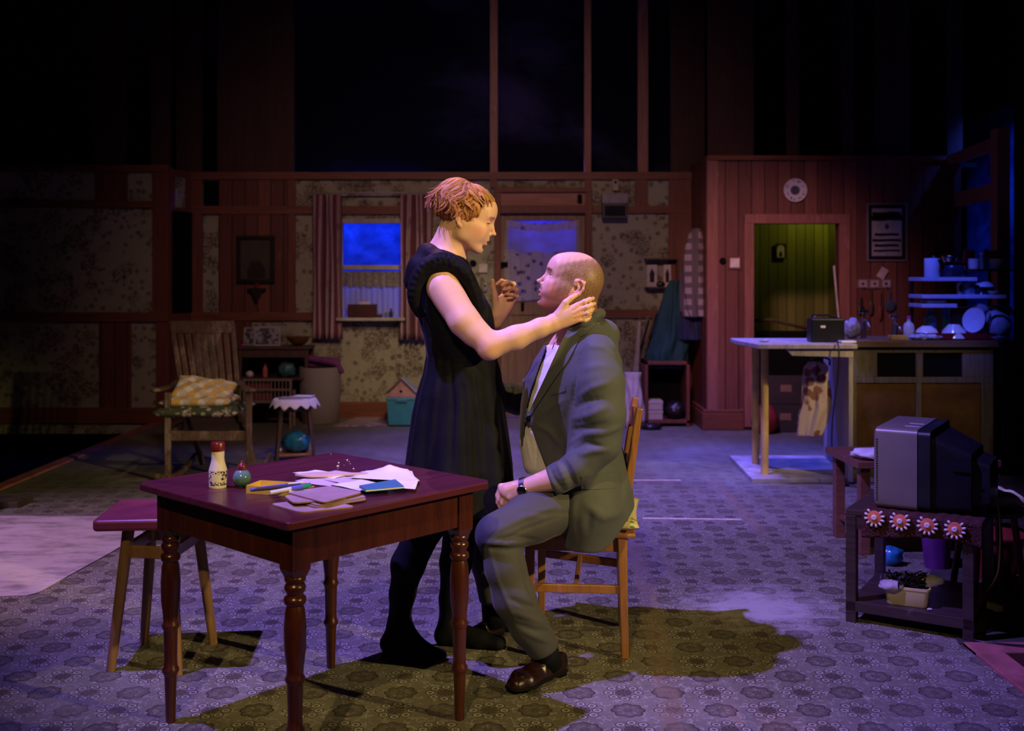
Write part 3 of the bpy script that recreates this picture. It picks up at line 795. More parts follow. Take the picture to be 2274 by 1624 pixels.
        for p, q, ax in E_:
            a, b = C[p], C[q]; x = (a < 0) != (b < 0)
            t = np.where(x, a / np.where(x, a - b, 1), 0)
            v = np.array(p, dtype=np.float64)[None, :].repeat(len(I), 0); v[:, ax] = t
            acc[x] += v[x]; cnt[x] += 1
        f = acc / cnt[:, None]
        V = np.empty((len(I), 3))
        for ax, g in enumerate((s.x, s.y, s.z)):
            i0 = I[:, ax]; V[:, ax] = g[i0] + f[:, ax] * (g[i0 + 1] - g[i0])
        F = []
        def quads(ax):
            a = [slice(None)] * 3; b = [slice(None)] * 3; a[ax] = slice(0, -1); b[ax] = slice(1, None)
            x = S[tuple(a)] != S[tuple(b)]
            P = np.argwhere(x); o = [k for k in range(3) if k != ax]
            ok = (P[:, o[0]] > 0) & (P[:, o[1]] > 0) & (P[:, o[0]] < D.shape[o[0]] - 1) & (P[:, o[1]] < D.shape[o[1]] - 1)
            P = P[ok]
            def at(d0, d1):
                Q = P.copy(); Q[:, o[0]] -= d0; Q[:, o[1]] -= d1
                return idx[Q[:, 0], Q[:, 1], Q[:, 2]]
            q = np.stack([at(1, 1), at(0, 1), at(0, 0), at(1, 0)], 1)
            ins = S[P[:, 0], P[:, 1], P[:, 2]]
            if ax == 1: ins = ~ins
            q[~ins] = q[~ins][:, ::-1]
            return q
        F = np.concatenate([quads(0), quads(1), quads(2)])
        return V, F[(F >= 0).all(1)]

def relax(V, F, it=1, amt=0.5):
    n = len(V)
    for _ in range(it):
        acc = np.zeros_like(V); cnt = np.zeros(n)
        for k in range(4):
            a, b = F[:, k], F[:, (k + 1) % 4]
            for c in range(3): acc[:, c] += np.bincount(a, V[b, c], n) + np.bincount(b, V[a, c], n)
            cnt += np.bincount(a, minlength=n) + np.bincount(b, minlength=n)
        V = V + amt * (acc / np.maximum(cnt, 1)[:, None] - V)
    return V
def np_obj(name, V, F, mat, parent=None, tint=None, smooth=True):
    me = bpy.data.meshes.new(name)
    me.vertices.add(len(V)); me.vertices.foreach_set('co', np.asarray(V, dtype=np.float32).ravel())
    me.loops.add(F.size); me.loops.foreach_set('vertex_index', F.astype(np.int32).ravel())
    k = F.shape[1]
    me.polygons.add(len(F)); me.polygons.foreach_set('loop_start', np.arange(0, F.size, k, dtype=np.int32))
    try: me.polygons.foreach_set('loop_total', np.full(len(F), k, dtype=np.int32))
    except Exception: pass
    me.update(calc_edges=True); me.validate()
    me.polygons.foreach_set('use_smooth', [smooth] * len(me.polygons))
    me.materials.append(mat)
    if tint is not None:
        ca = me.color_attributes.new('tint', 'FLOAT_COLOR', 'POINT')
        c = np.concatenate([tint, np.ones((len(tint), 1))], 1).astype(np.float32); ca.data.foreach_set('color', c.ravel())
    o = bpy.data.objects.new(name, me); COL.objects.link(o)
    if parent is not None:
        o.parent = parent
        o.matrix_parent_inverse = Matrix.LocRotScale(parent.location, parent.rotation_euler, None).inverted()
    return o
def npa(v): return np.array([v[0], v[1], v[2]], dtype=np.float64)

# ------------------------------------------------------------------ heads
class Head:
    """origin between the ear canals; f forward, u up, s to the person's left; numbers in mm"""
    def __init__(h, O, F_, U, S=None, k=1.0):
        h.O = npa(O); h.F = npa(F_) / np.linalg.norm(npa(F_)); U = npa(U); U = U - h.F * (U @ h.F); h.U = U / np.linalg.norm(U)
        h.S = np.cross(h.U, h.F); h.k = k / 1000.0
    def p(h, f, u, s=0.0): return h.O + (h.F * f + h.U * u + h.S * s) * h.k
    def Rm(h): return np.array([h.F, h.U, h.S])
    def R2(h, tilt):        # axes tilted in the profile plane by tilt degrees (forward axis turns up)
        c, s_ = math.cos(R(tilt)), math.sin(R(tilt))
        return np.array([h.F * c + h.U * s_, h.U * c - h.F * s_, h.S])
    def build(h, fd, male=True, jaw=1.0, mouth_open=2.0, lids=0.4):
        K = h.k; m = lambda v: v * K
        e = lambda c, r, k=.012, op='add', tilt=0: fd.ell(h.p(*c), np.array(r) * K, h.R2(tilt), k, op)
        c_ = lambda a, b, ra, rb, k=.01, op='add', flat=None: fd.cap(h.p(*a), h.p(*b), ra * K, rb * K, k, op, flat)
        wd = 1.0 if male else 0.95
        # skull
        e((0, 48, 0), (96, 82, 75 * wd), .01, tilt=-6)
        e((-28, 30, 0), (68, 70, 73 * wd), .02)
        e((42, 52, 0), (58, 58, 63 * wd), .02)
        # face block
        e((50, 2, 0), (50, 62, 56 * wd), .025)
        e((58, -38, 0), (40, 48, 43 * wd), .025)
        # jaw, both sides, and chin
        for q in (-1, 1):
            c_((6, -52, 50 * q * wd * jaw), (74, -82, 17 * q), 15, 14, .018)
            c_((2, -14, 58 * q * wd), (6, -52, 52 * q * wd * jaw), 13, 15, .018)
            c_((30, -6, 57 * q * wd), (72, -8, 38 * q * wd), 12, 13, .02)       # cheek bone
            e((68, -24, 31 * q), (22, 24, 19), .02)                             # cheek
            e((44, -34, 38 * q * wd), (36, 36, 19), .025)
            e((20, -20, 48 * q * wd), (30, 40, 19), .025)
            c_((86, 37, 12 * q), (80, 38, 40 * q), 9 if male else 7, 8, .012)       # brow
        e((84, -82, 0), (16 if male else 13, 15, 19), .014)                     # chin
        e((60, -74, 0), (28, 20, 36), .02)
        # forehead
        e((72 if male else 69, 58, 0), (28, 34, 46 * wd), .025)
        # eye sockets
        for q in (-1, 1): e((97, 19, 31 * q), (15, 12, 17), .014, 'sub')
        for q in (-1, 1):
            e((77, 18, 31 * q), (14.5, 13.5, 14.5), .003)                          # lids over the ball
        # nose
        c_((92, 26, 0), (104, 6, 0), 7, 7, .010)
        nl = 4 if male else 3
        c_((103, 8, 0), (113 + nl, -11, 0), 6.5, 8 - nl * .5, .006)
        e((113.5 + nl, -13, 0), (9.5, 8.5 - nl * .4, 9 - nl * .5), .004)
        for q in (-1, 1): e((102, -18, 10.5 * q), (9.5, 8, 6.5), .005)
        c_((98, -22, 0), (106, -20, 0), 6, 5, .006)
        for q in (-1, 1): e((106, -24.5, 6 * q), (5.5, 3.5, 3), .002, 'sub')
        # mouth region
        e((84, -42, 0), (21, 24, 27), .014)
        s_ = mouth_open
        ul = [(91, -43.5, 21), (98.5, -40.5, 10), (102.0, -40.0, 3), (102.0, -40.0, -3), (98.5, -40.5, -10), (91, -43.5, -21)]
        ll = [(90, -48 - s_ * .6, 20), (97.0, -54 - s_, 9), (98.5, -55 - s_, 0), (97.0, -54 - s_, -9), (90, -48 - s_ * .6, -20)]
        for i in range(5): c_(ul[i], ul[i + 1], 3.6, 3.6 if 0 < i < 4 else 3.2, .006)
        for i in range(4): c_(ll[i], ll[i + 1], 4.3, 4.3, .006)
        mo = [(92, -46 - s_ * .3, 20), (101, -47 - s_ * .5, 9), (104, -47.2 - s_ * .5, 0), (101, -47 - s_ * .5, -9), (92, -46 - s_ * .3, -20)]
        for i in range(4): c_(mo[i], mo[i + 1], .9 + s_ * .55, .9 + s_ * .55, .003, 'sub')
        e((95, -67 - s_, 0), (7, 5, 17), .010, 'sub')
        c_((104, -28, 0), (103, -36, 0), 1.6, 2.0, .005, 'sub')
        # ears
        for q in (-1, 1):
            B = 70 * q * wd
            es = 1.14 if male else 1.0
            rim = [(x_ * es, y_ * es, B + z_ * q) for x_, y_, z_ in ((4, 10, 0), (-1, 24, 5), (-13, 31, 9), (-26, 25, 13), (-29, 8, 13), (-22, -10, 9), (-11, -22, 5), (-4, -24, 3))]
            for i in range(len(rim) - 1): c_(rim[i], rim[i + 1], 4.2, 4.2, .005)
            e((-13, 5, B + 1 * q), (15, 24, 6), .006)
            anti = [(-10, 20, B + 6 * q), (-18, 10, B + 8.5 * q), (-16, -4, B + 7 * q), (-8, -11, B + 5 * q)]
            for i in range(3): c_(anti[i], anti[i + 1], 3.0, 3.0, .003)
            e((-7, 2, B + 8 * q), (8, 10, 6), .004, 'sub')
            c_((2, 4, B + 1 * q), (1, -6, B + 2 * q), 4.2, 4.2, .004)
            e((-5, -24, B + 3 * q), (7, 8, 4.5), .004)
    def face_lines(h, fd, male):
        # lid creases, slit of the eye
        for q in (-1, 1):
            L = lambda pts, a, w: fd.line([h.p(*p_) for p_ in pts], a * h.k, w * h.k)
            L([(88.5, 23.5, 17 * q), (93.5, 27.5, 27 * q), (91, 26.5, 38 * q), (83, 20, 46 * q)], -1.6, 2.2)
            L([(88, -22, 17 * q), (92, -32, 22 * q), (88, -42, 27 * q)], -1.6, 4)

def hand(fd, wrist, knuck, fingers, thumb, palm_n, rw=0.026, rf=0.0085, thick=1.9):
    """wrist, knuck: list of 4 knuckle points; fingers: 4 chains of points starting past the knuckle; thumb chain"""
    n = npa(palm_n); n /= np.linalg.norm(n)
    w = npa(wrist)
    for i, kp in enumerate(knuck):
        off = (i - 1.5) * 0.011
        kd = npa(knuck[-1]) - npa(knuck[0]); kd /= max(np.linalg.norm(kd), 1e-6)
        fd.cap(w + kd * off, npa(kp), rw * .56, rf * 1.22, .014)
    mid = sum(npa(q) for q in knuck) / 4
    fd.cap(w * .55 + mid * .45, mid * .85 + w * .15, rw * .95, rw * .85, .012, flat=(n, thick))
    for i, ch in enumerate(fingers):
        pts = [npa(knuck[i])] + [npa(q) for q in ch]; m_ = len(pts)
        sz = (1.0, 1.02, .97, .86)[i]
        rr = [rf * sz * (1.10, 1.0, .95, .80)[min(j, 3)] for j in range(m_)]
        for j in range(m_ - 1): fd.cap(pts[j], pts[j + 1], rr[j], rr[j + 1], .0025)
        for j in range(1, m_ - 1): fd.ell(pts[j], np.array([1, 1, 1]) * rr[j] * 1.09, None, .003)
    t = [npa(q) for q in thumb]
    rr = [rf * 1.7, rf * 1.35, rf * 1.18, rf * .98]
    for j in range(len(t) - 1): fd.cap(t[j], t[j + 1], rr[j], rr[j + 1], .008 if j == 0 else .003)

def skin_mat(name, base, rough=0.48):
    t = NT(name)
    at = t.n('ShaderNodeVertexColor'); at.layer_name = 'tint'
    P = t.pos((1, 1, 1))
    n1 = t.noise(P, 22, 4, .6); n2 = t.noise(P, 420, 2)
    c = t.mix(t.m_('MULTIPLY', t.step(n1, .4, .75), .25), base, (base[0] * .95, base[1] * .70, base[2] * .66))
    fr = t.step(t.noise(P, 260, 2, .6), .66, .74)
    c = t.mix(t.m_('MULTIPLY', fr, .35), c, (base[0] * .62, base[1] * .42, base[2] * .34))
    c = t.mix(1.0, c, at.outputs[0], 'MULTIPLY')
    t.bump(t.m_('ADD', n2, t.noise(P, 900, 2)), .10, .0008)
    return t.done(c, rough, 0, .4, Subsurface_Weight=0.12, Subsurface_Radius=(0.012, 0.005, 0.003), Subsurface_Scale=0.6)
# ================================================================== the two people
M['skinw'] = skin_mat('fair_skin', (0.76, 0.46, 0.31))
M['skinm'] = skin_mat('ruddy_skin', (0.76, 0.44, 0.31))
def velvet(name, col):
    t = NT(name); P = t.pos((1, 1, 1))
    n = t.noise(P, 9, 5, .7)
    c = t.ramp(n, [(.3, tuple(x * .6 for x in col)), (.75, tuple(x * 1.6 for x in col))])
    t.bump(t.noise(t.pos((1, 1, .25)), 90, 4, .6), .12, .002)
    return t.done(c, .65, 0, .10, Sheen_Weight=.04, Sheen_Roughness=.3)
M['velvet'] = velvet('black_velvet', (0.0055, 0.0055, 0.008))
def cloth(name, col, var=.18, sheen=.25, bump=.25):
    t = NT(name); P = t.pos((1, 1, 1))
    n = t.noise(P, 5, 4, .6); wv = t.noise(P, 700, 2, .5)
    c = t.ramp(t.m_('ADD', t.m_('MULTIPLY', n, .7), t.m_('MULTIPLY', wv, .3)), [(.3, tuple(x * (1 - var) for x in col)), (.7, tuple(x * (1 + var) for x in col))])
    t.bump(t.m_('ADD', t.m_('MULTIPLY', wv, .2), t.noise(P, 26, 3, .5)), bump, .004)
    return t.done(c, .72, 0, .25, Sheen_Weight=sheen*.3, Sheen_Roughness=.4)
M['suit'] = cloth('grey_suit_cloth', (0.082, 0.088, 0.086))
M['trouser'] = cloth('dark_grey_trouser_cloth', (0.064, 0.063, 0.064))
M['shirt'] = cloth('white_shirt_cloth', (0.68, 0.66, 0.62), .08)
M['tights'] = plain('black_tights', (0.006, 0.006, 0.009), .75, var=.2, spec=.15)
M['eye'] = None
def eye_mat(name, iris):
    t = NT(name); x, y, z = t.xyz(t.co('Object', (1, 1, 1)))
    # object axis X looks forward
    d = t.m_('ARCCOSINE', t.m_('DIVIDE', x, .0129, clamp=True))
    c = t.ramp(d, [(.0, (0.01, .01, .01)), (.17, (.01, .01, .01)), (.20, iris), (.42, tuple(k * .5 for k in iris)), (.47, (.78, .74, .70))])
    return t.done(c, .12, 0, .6)
def eye(head, q, look, iris, parent, name):
    c = head.p(76.5, 18, 31 * q)
    o = MB().ell((0, 0, 0), (.0129 * head.k * 1000,) * 3, 24, 16).obj('eye', iris, None, smooth=True)
    f = Vector(head.F * look[0] + head.U * look[1] + head.S * look[2]).normalized()
    mw = Matrix.Translation(Vector(c)) @ f.to_track_quat('X', 'Z').to_matrix().to_4x4()
    o.parent = parent
    o.matrix_basis = Matrix.Translation(parent.location).inverted() @ mw
    return o

def first_y(fd, x, z, fallback=None):
    """depth at which the skin is first met, coming from the audience"""
    i = np.clip(np.searchsorted(fd.x, x), 1, len(fd.x) - 1); k = np.clip(np.searchsorted(fd.z, z), 1, len(fd.z) - 1)
    u = (x - fd.x[i - 1]) / (fd.x[i] - fd.x[i - 1]); v = (z - fd.z[k - 1]) / (fd.z[k] - fd.z[k - 1])
    col = (fd.D[i - 1, :, k - 1] * (1 - u) + fd.D[i, :, k - 1] * u) * (1 - v) + (fd.D[i - 1, :, k] * (1 - u) + fd.D[i, :, k] * u) * v
    j = np.argmax(col < 0)
    if col[j] >= 0 or j == 0: return fallback
    return float(fd.y[j - 1] + (fd.y[j] - fd.y[j - 1]) * col[j - 1] / (col[j - 1] - col[j]))
def on(fd, px, py, Y, fb=None):
    """place of photo point (px, py) on the skin of fd near depth Y"""
    y = Y
    for _ in range(4):
        p = AT(px, py, y); q = first_y(fd, p.x, p.z, fb)
        if q is None: return AT(px, py, y)
        y = q
    return AT(px, py, y)
def patch(fd, A, B_, Y, n=24, m=6, off=.003, thick=.004):
    """raised strip of cloth between two photo polylines, lying on the skin"""
    def rs_(P, t):
        L = [0]
        for a, b in zip(P, P[1:]): L.append(L[-1] + math.dist(a, b))
        t *= L[-1]
        for i in range(len(P) - 1):
            if t <= L[i + 1] or i == len(P) - 2:
                w_ = (t - L[i]) / max(L[i + 1] - L[i], 1e-9); return (P[i][0] + (P[i + 1][0] - P[i][0]) * w_, P[i][1] + (P[i + 1][1] - P[i][1]) * w_)
    mb = MB(); last = [None]
    def fn(u, v):
        a = rs_(A, u); b = rs_(B_, u); q = (a[0] + (b[0] - a[0]) * v, a[1] + (b[1] - a[1]) * v)
        p = on(fd, q[0], q[1], Y); 
        return (p.x, p.y - off, p.z)
    mb.grid(fn, n, m)
    ys = np.array([v[1] for v in mb.v]).reshape(m + 1, n + 1)
    ys = np.clip(ys, np.median(ys) - .12, np.median(ys) + .12)
    for _ in range(3):
        z_ = ys.copy(); z_[:, 1:-1] = (ys[:, :-2] + ys[:, 2:] + ys[:, 1:-1] * 2) / 4; z_[1:-1] = (z_[:-2] + z_[2:] + z_[1:-1] * 2) / 4; ys = np.minimum(z_, ys + .001)
    ys = ys.ravel()
    nv = len(mb.v)
    top = [(v[0], ys[i], v[2]) for i, v in enumerate(mb.v)]
    mb.v = top + [(v[0], v[1] + thick, v[2]) for v in top]
    W = n + 1
    f0 = list(mb.f); mb.f = f0 + [tuple(i + nv for i in reversed(f)) for f in f0]
    rim = [i for i in range(W)] + [j * W + n for j in range(1, m + 1)] + [m * W + i for i in range(n - 1, -1, -1)] + [j * W for j in range(m - 1, 0, -1)]
    for a, b in zip(rim, rim[1:] + rim[:1]): mb.f.append((b, a, a + nv, b + nv))
    mb.mi = [0] * len(mb.f)
    return mb

def folds(fd, L, fb=None):
    for pts, amt, bw in L:
        q = []
        for a, b in zip(pts, pts[1:]):
            n = max(2, int(math.dist(a[:2], b[:2]) / 9))
            for i in range(n): q.append(tuple(a[k] + (b[k] - a[k]) * i / n for k in range(3)))
        q.append(pts[-1])
        P_ = [npa(on(fd, *p_)) for p_ in q]
        n = len(P_)
        for i in range(n - 1):
            t = (i + .5) / max(n - 1, 1); fd.line([P_[i], P_[i + 1]], amt * (.35 + .65 * math.sin(PI * min(max(t, .08), .92))) * .62, bw)
def head_tint(V, h, male):
    q = (V - h.O) / h.k
    f, u, s = q @ h.F, q @ h.U, q @ h.S
    T = np.ones((len(V), 3))
    def w_(d, r): return np.clip(1 - d / r, 0, 1)[:, None]
    def put(mask, col): 
        nonlocal T; T = T * (1 - mask) + np.array(col) * mask
    near = (np.abs(s) < 110) & (np.abs(u - 10) < 150) & (np.abs(f) < 150)
    near = near[:, None].astype(float)
    rng = np.random.default_rng(3)
    # lips
    so = 4 if male else 2
    lip = w_(np.sqrt(((f - 99) / 13) ** 2 + ((u + 47.5 + so * .5) / 9.5) ** 2 + (s / 19) ** 2), 1.0)
    put(np.clip(lip * 3, 0, 1) * near * (.55 if male else .8), (.80, .42, .42))
    # cheeks
    ck = np.exp(-(((f - 62) / 24) ** 2 + ((u + 20) / 22) ** 2))[:, None] * (np.abs(s) > 25)[:, None]
    put(ck * near * (.7 if male else .4), (1.0, .50, .44))
    # ears and nose a little redder
    er = ((np.abs(s) > 70) & (u > -32) & (u < 38) & (f > -36) & (f < 10))[:, None].astype(float)
    put(er * near * .35, (1.0, .66, .60))
    # brows
    bx_ = np.abs(s); t = np.clip((bx_ - 10) / 36, 0, 1); bu = 37 + 5 * np.sin(t * 2.3) - 4 * t
    br = np.exp(-((u - bu) / (4.8 if male else 3.2)) ** 2) * (bx_ > 9) * (bx_ < 50) * (f > 60)
    put(br[:, None] * near * (.95 if male else .75), (.17, .09, .05))
    # lash lines
    lu = 15.8 if not male else 21.8
    ls = np.exp(-((u - lu + (np.abs(s) - 30) * .10) / 1.7) ** 2) * (np.abs(s) > 18) * (np.abs(s) < 47) * (f > 74)
    put(ls[:, None] * near * .75, (.22, .12, .09))
    if male:
        j = rng.random(len(V)) * 14
        hair = 1 / (1 + np.exp(-((-(f + 0) * .75 + 34 - np.clip(u - 72, 0, 99) * 1.35 + np.clip(s * s / 260, 0, 22) + 5 * np.sin(u * .21 + f * .13) + 4 * np.sin(f * .31)) ) / 9.0))
        hair = hair * (u > -58) * (u < 125) * (.82 + .36 * rng.random(len(V)))
        hair = hair * (1 - er[:, 0] * (np.abs(s) > 76))
        put(hair[:, None] * near * .85, (.20, .18, .115))
        cut = ((f < 22) & (f > -40) & (np.abs(s) > 60) & (u < -2) & (u > -40)); 
        # beard
        d = 1 / (1 + np.exp(-(-u - 38 - (70 - f) * -.30) / 5)) * (f > -6) * (u > -108)
        mous = np.exp(-((u + 34) / 5) ** 2) * (f > 88) * (np.abs(s) < 26)
        bd = np.clip(d + mous, 0, 1) * (1 - np.clip(lip[:, 0] * 3, 0, 1) * .8)
        put(bd[:, None] * near * .80, (.34, .20, .10))
    return T

def lashes(head, parent, eps, col, th=.0011):
    for q in (-1, 1):
        pts = []; rr = []
        for i in range(12):
            a = R(-50 + 108 * i / 11); e_ = R(eps + 5 * math.sin(PI * i / 11) - 4 * i / 11)
            pts.append(Vector(head.p(77 + 15.2 * math.cos(a) * math.cos(e_), 18 + 14.6 * math.sin(e_), 31 * q + q * 15.2 * math.sin(a) * math.cos(e_)))); rr.append(th * (.5 + math.sin(PI * i / 11)))
        o = MB().tube(pts, rr, 6).obj('eyelashes', col, parent, smooth=True); o.matrix_parent_inverse = Matrix.Translation(parent.location).inverted()
# ------------------------------------------------------------------ woman
YW = 3.84
hw = Head(AT(1031, 490, 3.81), (.951, 0, -.309), (.309, 0, .951), k=1.0)
fd = Field((-.42, 3.46, 0.0), (.32, 4.24, 1.77), .0027, [(0, .007), (.62, .005), (.95, .0027)])
hw.build(fd, male=False, jaw=.9, mouth_open=3.0)
for q in (-1, 1):
    fd.ell(hw.p(90, 13.0, 34 * q), (.0100, .0016, .0120), hw.R2(-10), .0015, 'sub')
hw.face_lines(fd, False)
A = lambda px, py, Y: npa(AT(px, py, Y))
fd.cap(hw.p(-14, -24, 0), A(985, 588, 3.83), .054, .056, .02)
fd.cap(hw.p(-46, -30, 0), A(975, 570, 3.83), .030, .042, .03)
fd.cap(A(985, 590, 3.83), A(992, 640, 3.84), .075, .095, .05)
fd.cap(A(978, 605, 3.72), A(978, 605, 3.95), .052, .052, .05)
fd.cap(A(1003, 660, 3.84), A(1018, 830, 3.84), .092, .085, .04)
fd.cap(A(1015, 830, 3.84), A(1008, 990, 3.84), .10, .13, .05)
# near (right) arm
arm = [A(985, 640, 3.69), A(1030, 712, 3.635), A(1088, 768, 3.61), A(1146, 750, 3.615), A(1200, 728, 3.62), A(1226, 718, 3.625)]
fd.chain(arm, [.060, .052, .043, .040, .031, .0265], .018)
fd.cap(A(998, 664, 3.685), A(1050, 740, 3.63), .046, .040, .02)
fd.ell(A(1086, 781, 3.605), (.030, .030, .024), None, .02)
# hand on his neck
kn = [A(1281, 678, 3.618), A(1283.5, 689, 3.615), A(1284, 700, 3.617), A(1281, 711, 3.622)]
fg = [[A(1298, 670, 3.617), A(1309, 665.5, 3.624), A(1317, 663, 3.636)], [A(1303, 682, 3.612), A(1313, 677.5, 3.622), A(1320, 674.5, 3.638)],
      [A(1304, 695, 3.612), A(1312, 690, 3.622), A(1317, 685.5, 3.640)], [A(1299, 712, 3.618), A(1306, 708.5, 3.626), A(1311, 703.5, 3.640)]]
th = [A(1240, 697, 3.622), A(1256, 672, 3.618), A(1268, 662, 3.622), A(1279, 655.5, 3.628)]
hand(fd, A(1226, 718, 3.625), kn, fg, th, (0, 1, 0), rw=.026, rf=.0083, thick=1.9)
# tendons and knuckle hollows on the back of the hand
for i, k_ in enumerate(kn):
    a = A(1238, 712 + i * 3, 3.61); fd.line([a * .55 + k_ * .45, k_ * .9 + a * .1], .0011, .004)
    if i < 3: b = (kn[i] + kn[i + 1]) / 2 + np.array([.002, -.012, 0]); fd.line([b * .75 + a * .25, b], -.0020, .0042)
# far (left) arm and raised hand
fd.chain([A(990, 645, 3.98), A(1030, 735, 4.05), A(1066, 806, 4.10), A(1086, 760, 4.02), A(1101, 712, 3.955)], [.055, .048, .042, .037, .024], .018)
kn2 = [A(1121, 650, 3.965), A(1129, 656, 3.962), A(1134, 666, 3.955), A(1135, 678, 3.945)]
fg2 = [[A(1124, 627, 3.955), A(1114, 624, 3.935), A(1104, 631, 3.925)], [A(1141, 631, 3.945), A(1127, 627, 3.922), A(1115, 634, 3.912)],
       [A(1147, 644, 3.935), A(1132, 640, 3.912), A(1119, 643.5, 3.902)], [A(1149, 659, 3.925), A(1137, 655, 3.906), A(1125, 653.5, 3.897)]]
th2 = [A(1103, 690, 3.94), A(1099, 655, 3.925), A(1095.5, 638, 3.918), A(1094.5, 624, 3.912)]
fd.chain([A(1104, 700, 3.945), A(1115, 668, 3.950)], [.024, .022], .012)
fd.chain([A(1112, 695, 3.95), A(1128, 672, 3.955)], [.022, .020], .012)
hand(fd, A(1101, 712, 3.955), kn2, fg2, th2, (-.5, -.75, 0.1), rw=.025, rf=.0084, thick=1.5)
# legs (under the tights)
legs = [([A(985, 985, 3.80), A(947, 1165, 3.78), A(906, 1254, 3.80), A(894, 1318, 3.82), A(885, 1388, 3.84)], [.088, .061, .055, .041, .034]),
        ([A(1012, 985, 3.90), A(1024, 1160, 3.92), A(1012, 1250, 3.93), A(1004, 1330, 3.93), A(996, 1395, 3.92)], [.088, .060, .053, .041, .034])]
feet = [((-.452, 3.835), (-.245, 3.725)), ((-.262, 3.915), (-.03, 3.865))]
def add_legs(fd, o=0.0):
    for (pts, rr), (h_, t_) in zip(legs, feet):
        fd.chain(pts, [r_ + o for r_ in rr], .02)
        H = np.array([h_[0], h_[1], .030]); T = np.array([t_[0], t_[1], .018]); d = (T - H) / np.linalg.norm(T - H)
        fd.cap(pts[-1], H + d * .012 + np.array([0, 0, .006]), .034 + o, .028 + o, .02)
        fd.cap(H + d * .01, H + d * .15 + np.array([0, 0, .0]), .030 + o, .026 + o, .02)
        fd.cap(pts[-1] + d * .02, H + d * .15 + np.array([0, 0, .008]), .026 + o, .020 + o, .03)
        side = np.array([-d[1], d[0], 0])
        for k_ in (-1, 0, 1): fd.cap(H + d * .13 + side * .014 * k_, T - d * (.012 + .004 * abs(k_ + .4)) + side * .020 * k_, .020 + o, .0145 + o, .018)
add_legs(fd)
V, F = fd.mesh()
wroot_p = thing('person', 'woman in a black dress standing with one hand on the bald man', 'person', (-.25, 3.84, 0))
tint = head_tint(V, hw, False)
# redder knuckles, elbows and fingertips
for c_, r_ in [(A(1090, 785, 3.57), .05)] + [(k_, .018) for k_ in kn] + [(f_[-1], .014) for f_ in fg + fg2]:
    g_ = np.exp(-((V - c_) ** 2).sum(1) / r_ ** 2)[:, None] * .4
    tint = tint * (1 - g_) + np.array([1.0, .74, .68]) * g_
np_obj('body', V, F, M['skinw'], wroot_p, tint)
# fingernails of the raised hand
for q in (-1, 1): eye(hw, q, (1, -.55, 0), eye_mat('eye_brown', (.16, .09, .05)) if q == -1 else bpy.data.materials['eye_brown'], wroot_p, 'eye')
lashes(hw, wroot_p, -10, plain('brown_lash', (.05, .025, .015), .7))
del fd
# tights
fd = Field((-.56, 3.55, 0.0), (.12, 4.12, .72), .006)
add_legs(fd, .0045)
V, F = fd.mesh()
V[:, 2] = np.maximum(V[:, 2], 0.002)
np_obj('tights', V, F, M['tights'], wroot_p)
# dress
fd = Field((-.52, 3.45, .48), (.16, 4.22, 1.53), .0045)
prof = [(572, 950, 1032, .125), (590, 926, 1042, .150), (610, 922, 1052, .158), (640, 918, 1066, .155), (680, 922, 1087, .148), (711, 931, 1094, .142), (746, 941, 1097, .136), (792, 946, 1103, .130),
        (829, 940, 1112, .140), (872, 927, 1117, .152), (921, 916, 1121, .165), (992, 905, 1131, .185), (1034, 898, 1136, .20), (1128, 884, 1140, .225)]
st = [(ZZ(p_[0], YW), (XX(p_[1], YW) + XX(p_[2], YW)) / 2, YW, (p_[2] - p_[1]) * YW / FPX / 2, p_[3]) for p_ in prof]
zwaist = ZZ(800, YW)
def pleat(th_, Z):
    k_ = np.clip((zwaist + .12 - Z) / .62, 0, 1)
    return k_ * (.014 * np.sin(th_ * 7.0 + .4 + .5 * np.sin(Z * 5)) + .006 * np.sin(th_ * 11 + 1.3 + Z * 3)) + .002 * np.sin(th_ * 7 + Z * 30) * (Z > zwaist)
fd.loft(st, .03, fold=pleat)
# bust, shoulders
fd.ell(A(1058, 700, 3.76), (.055, .06, .065), None, .04); fd.ell(A(1058, 700, 3.92), (.055, .06, .065), None, .04)
fd.cap(A(975, 600, 3.74), A(975, 600, 3.94), .058, .058, .05)
# gathered collar round the neck
import itertools
ring = []
for i in range(15):
    a = 2 * PI * i / 14; ring.append(A(986 + 44 * math.cos(a) , 572 + 19 * math.cos(a) + 4, 3.835 + .092 * math.sin(a)))
for i in range(14): fd.cap(ring[i], ring[i + 1], .022, .022, .018)
fd.chain([A(958, 566, 3.80), A(932, 594, 3.78), A(918, 625, 3.78)], [.030, .035, .035], .04)
fd.chain([A(958, 566, 3.88), A(932, 594, 3.90), A(918, 625, 3.90)], [.030, .035, .035], .04)
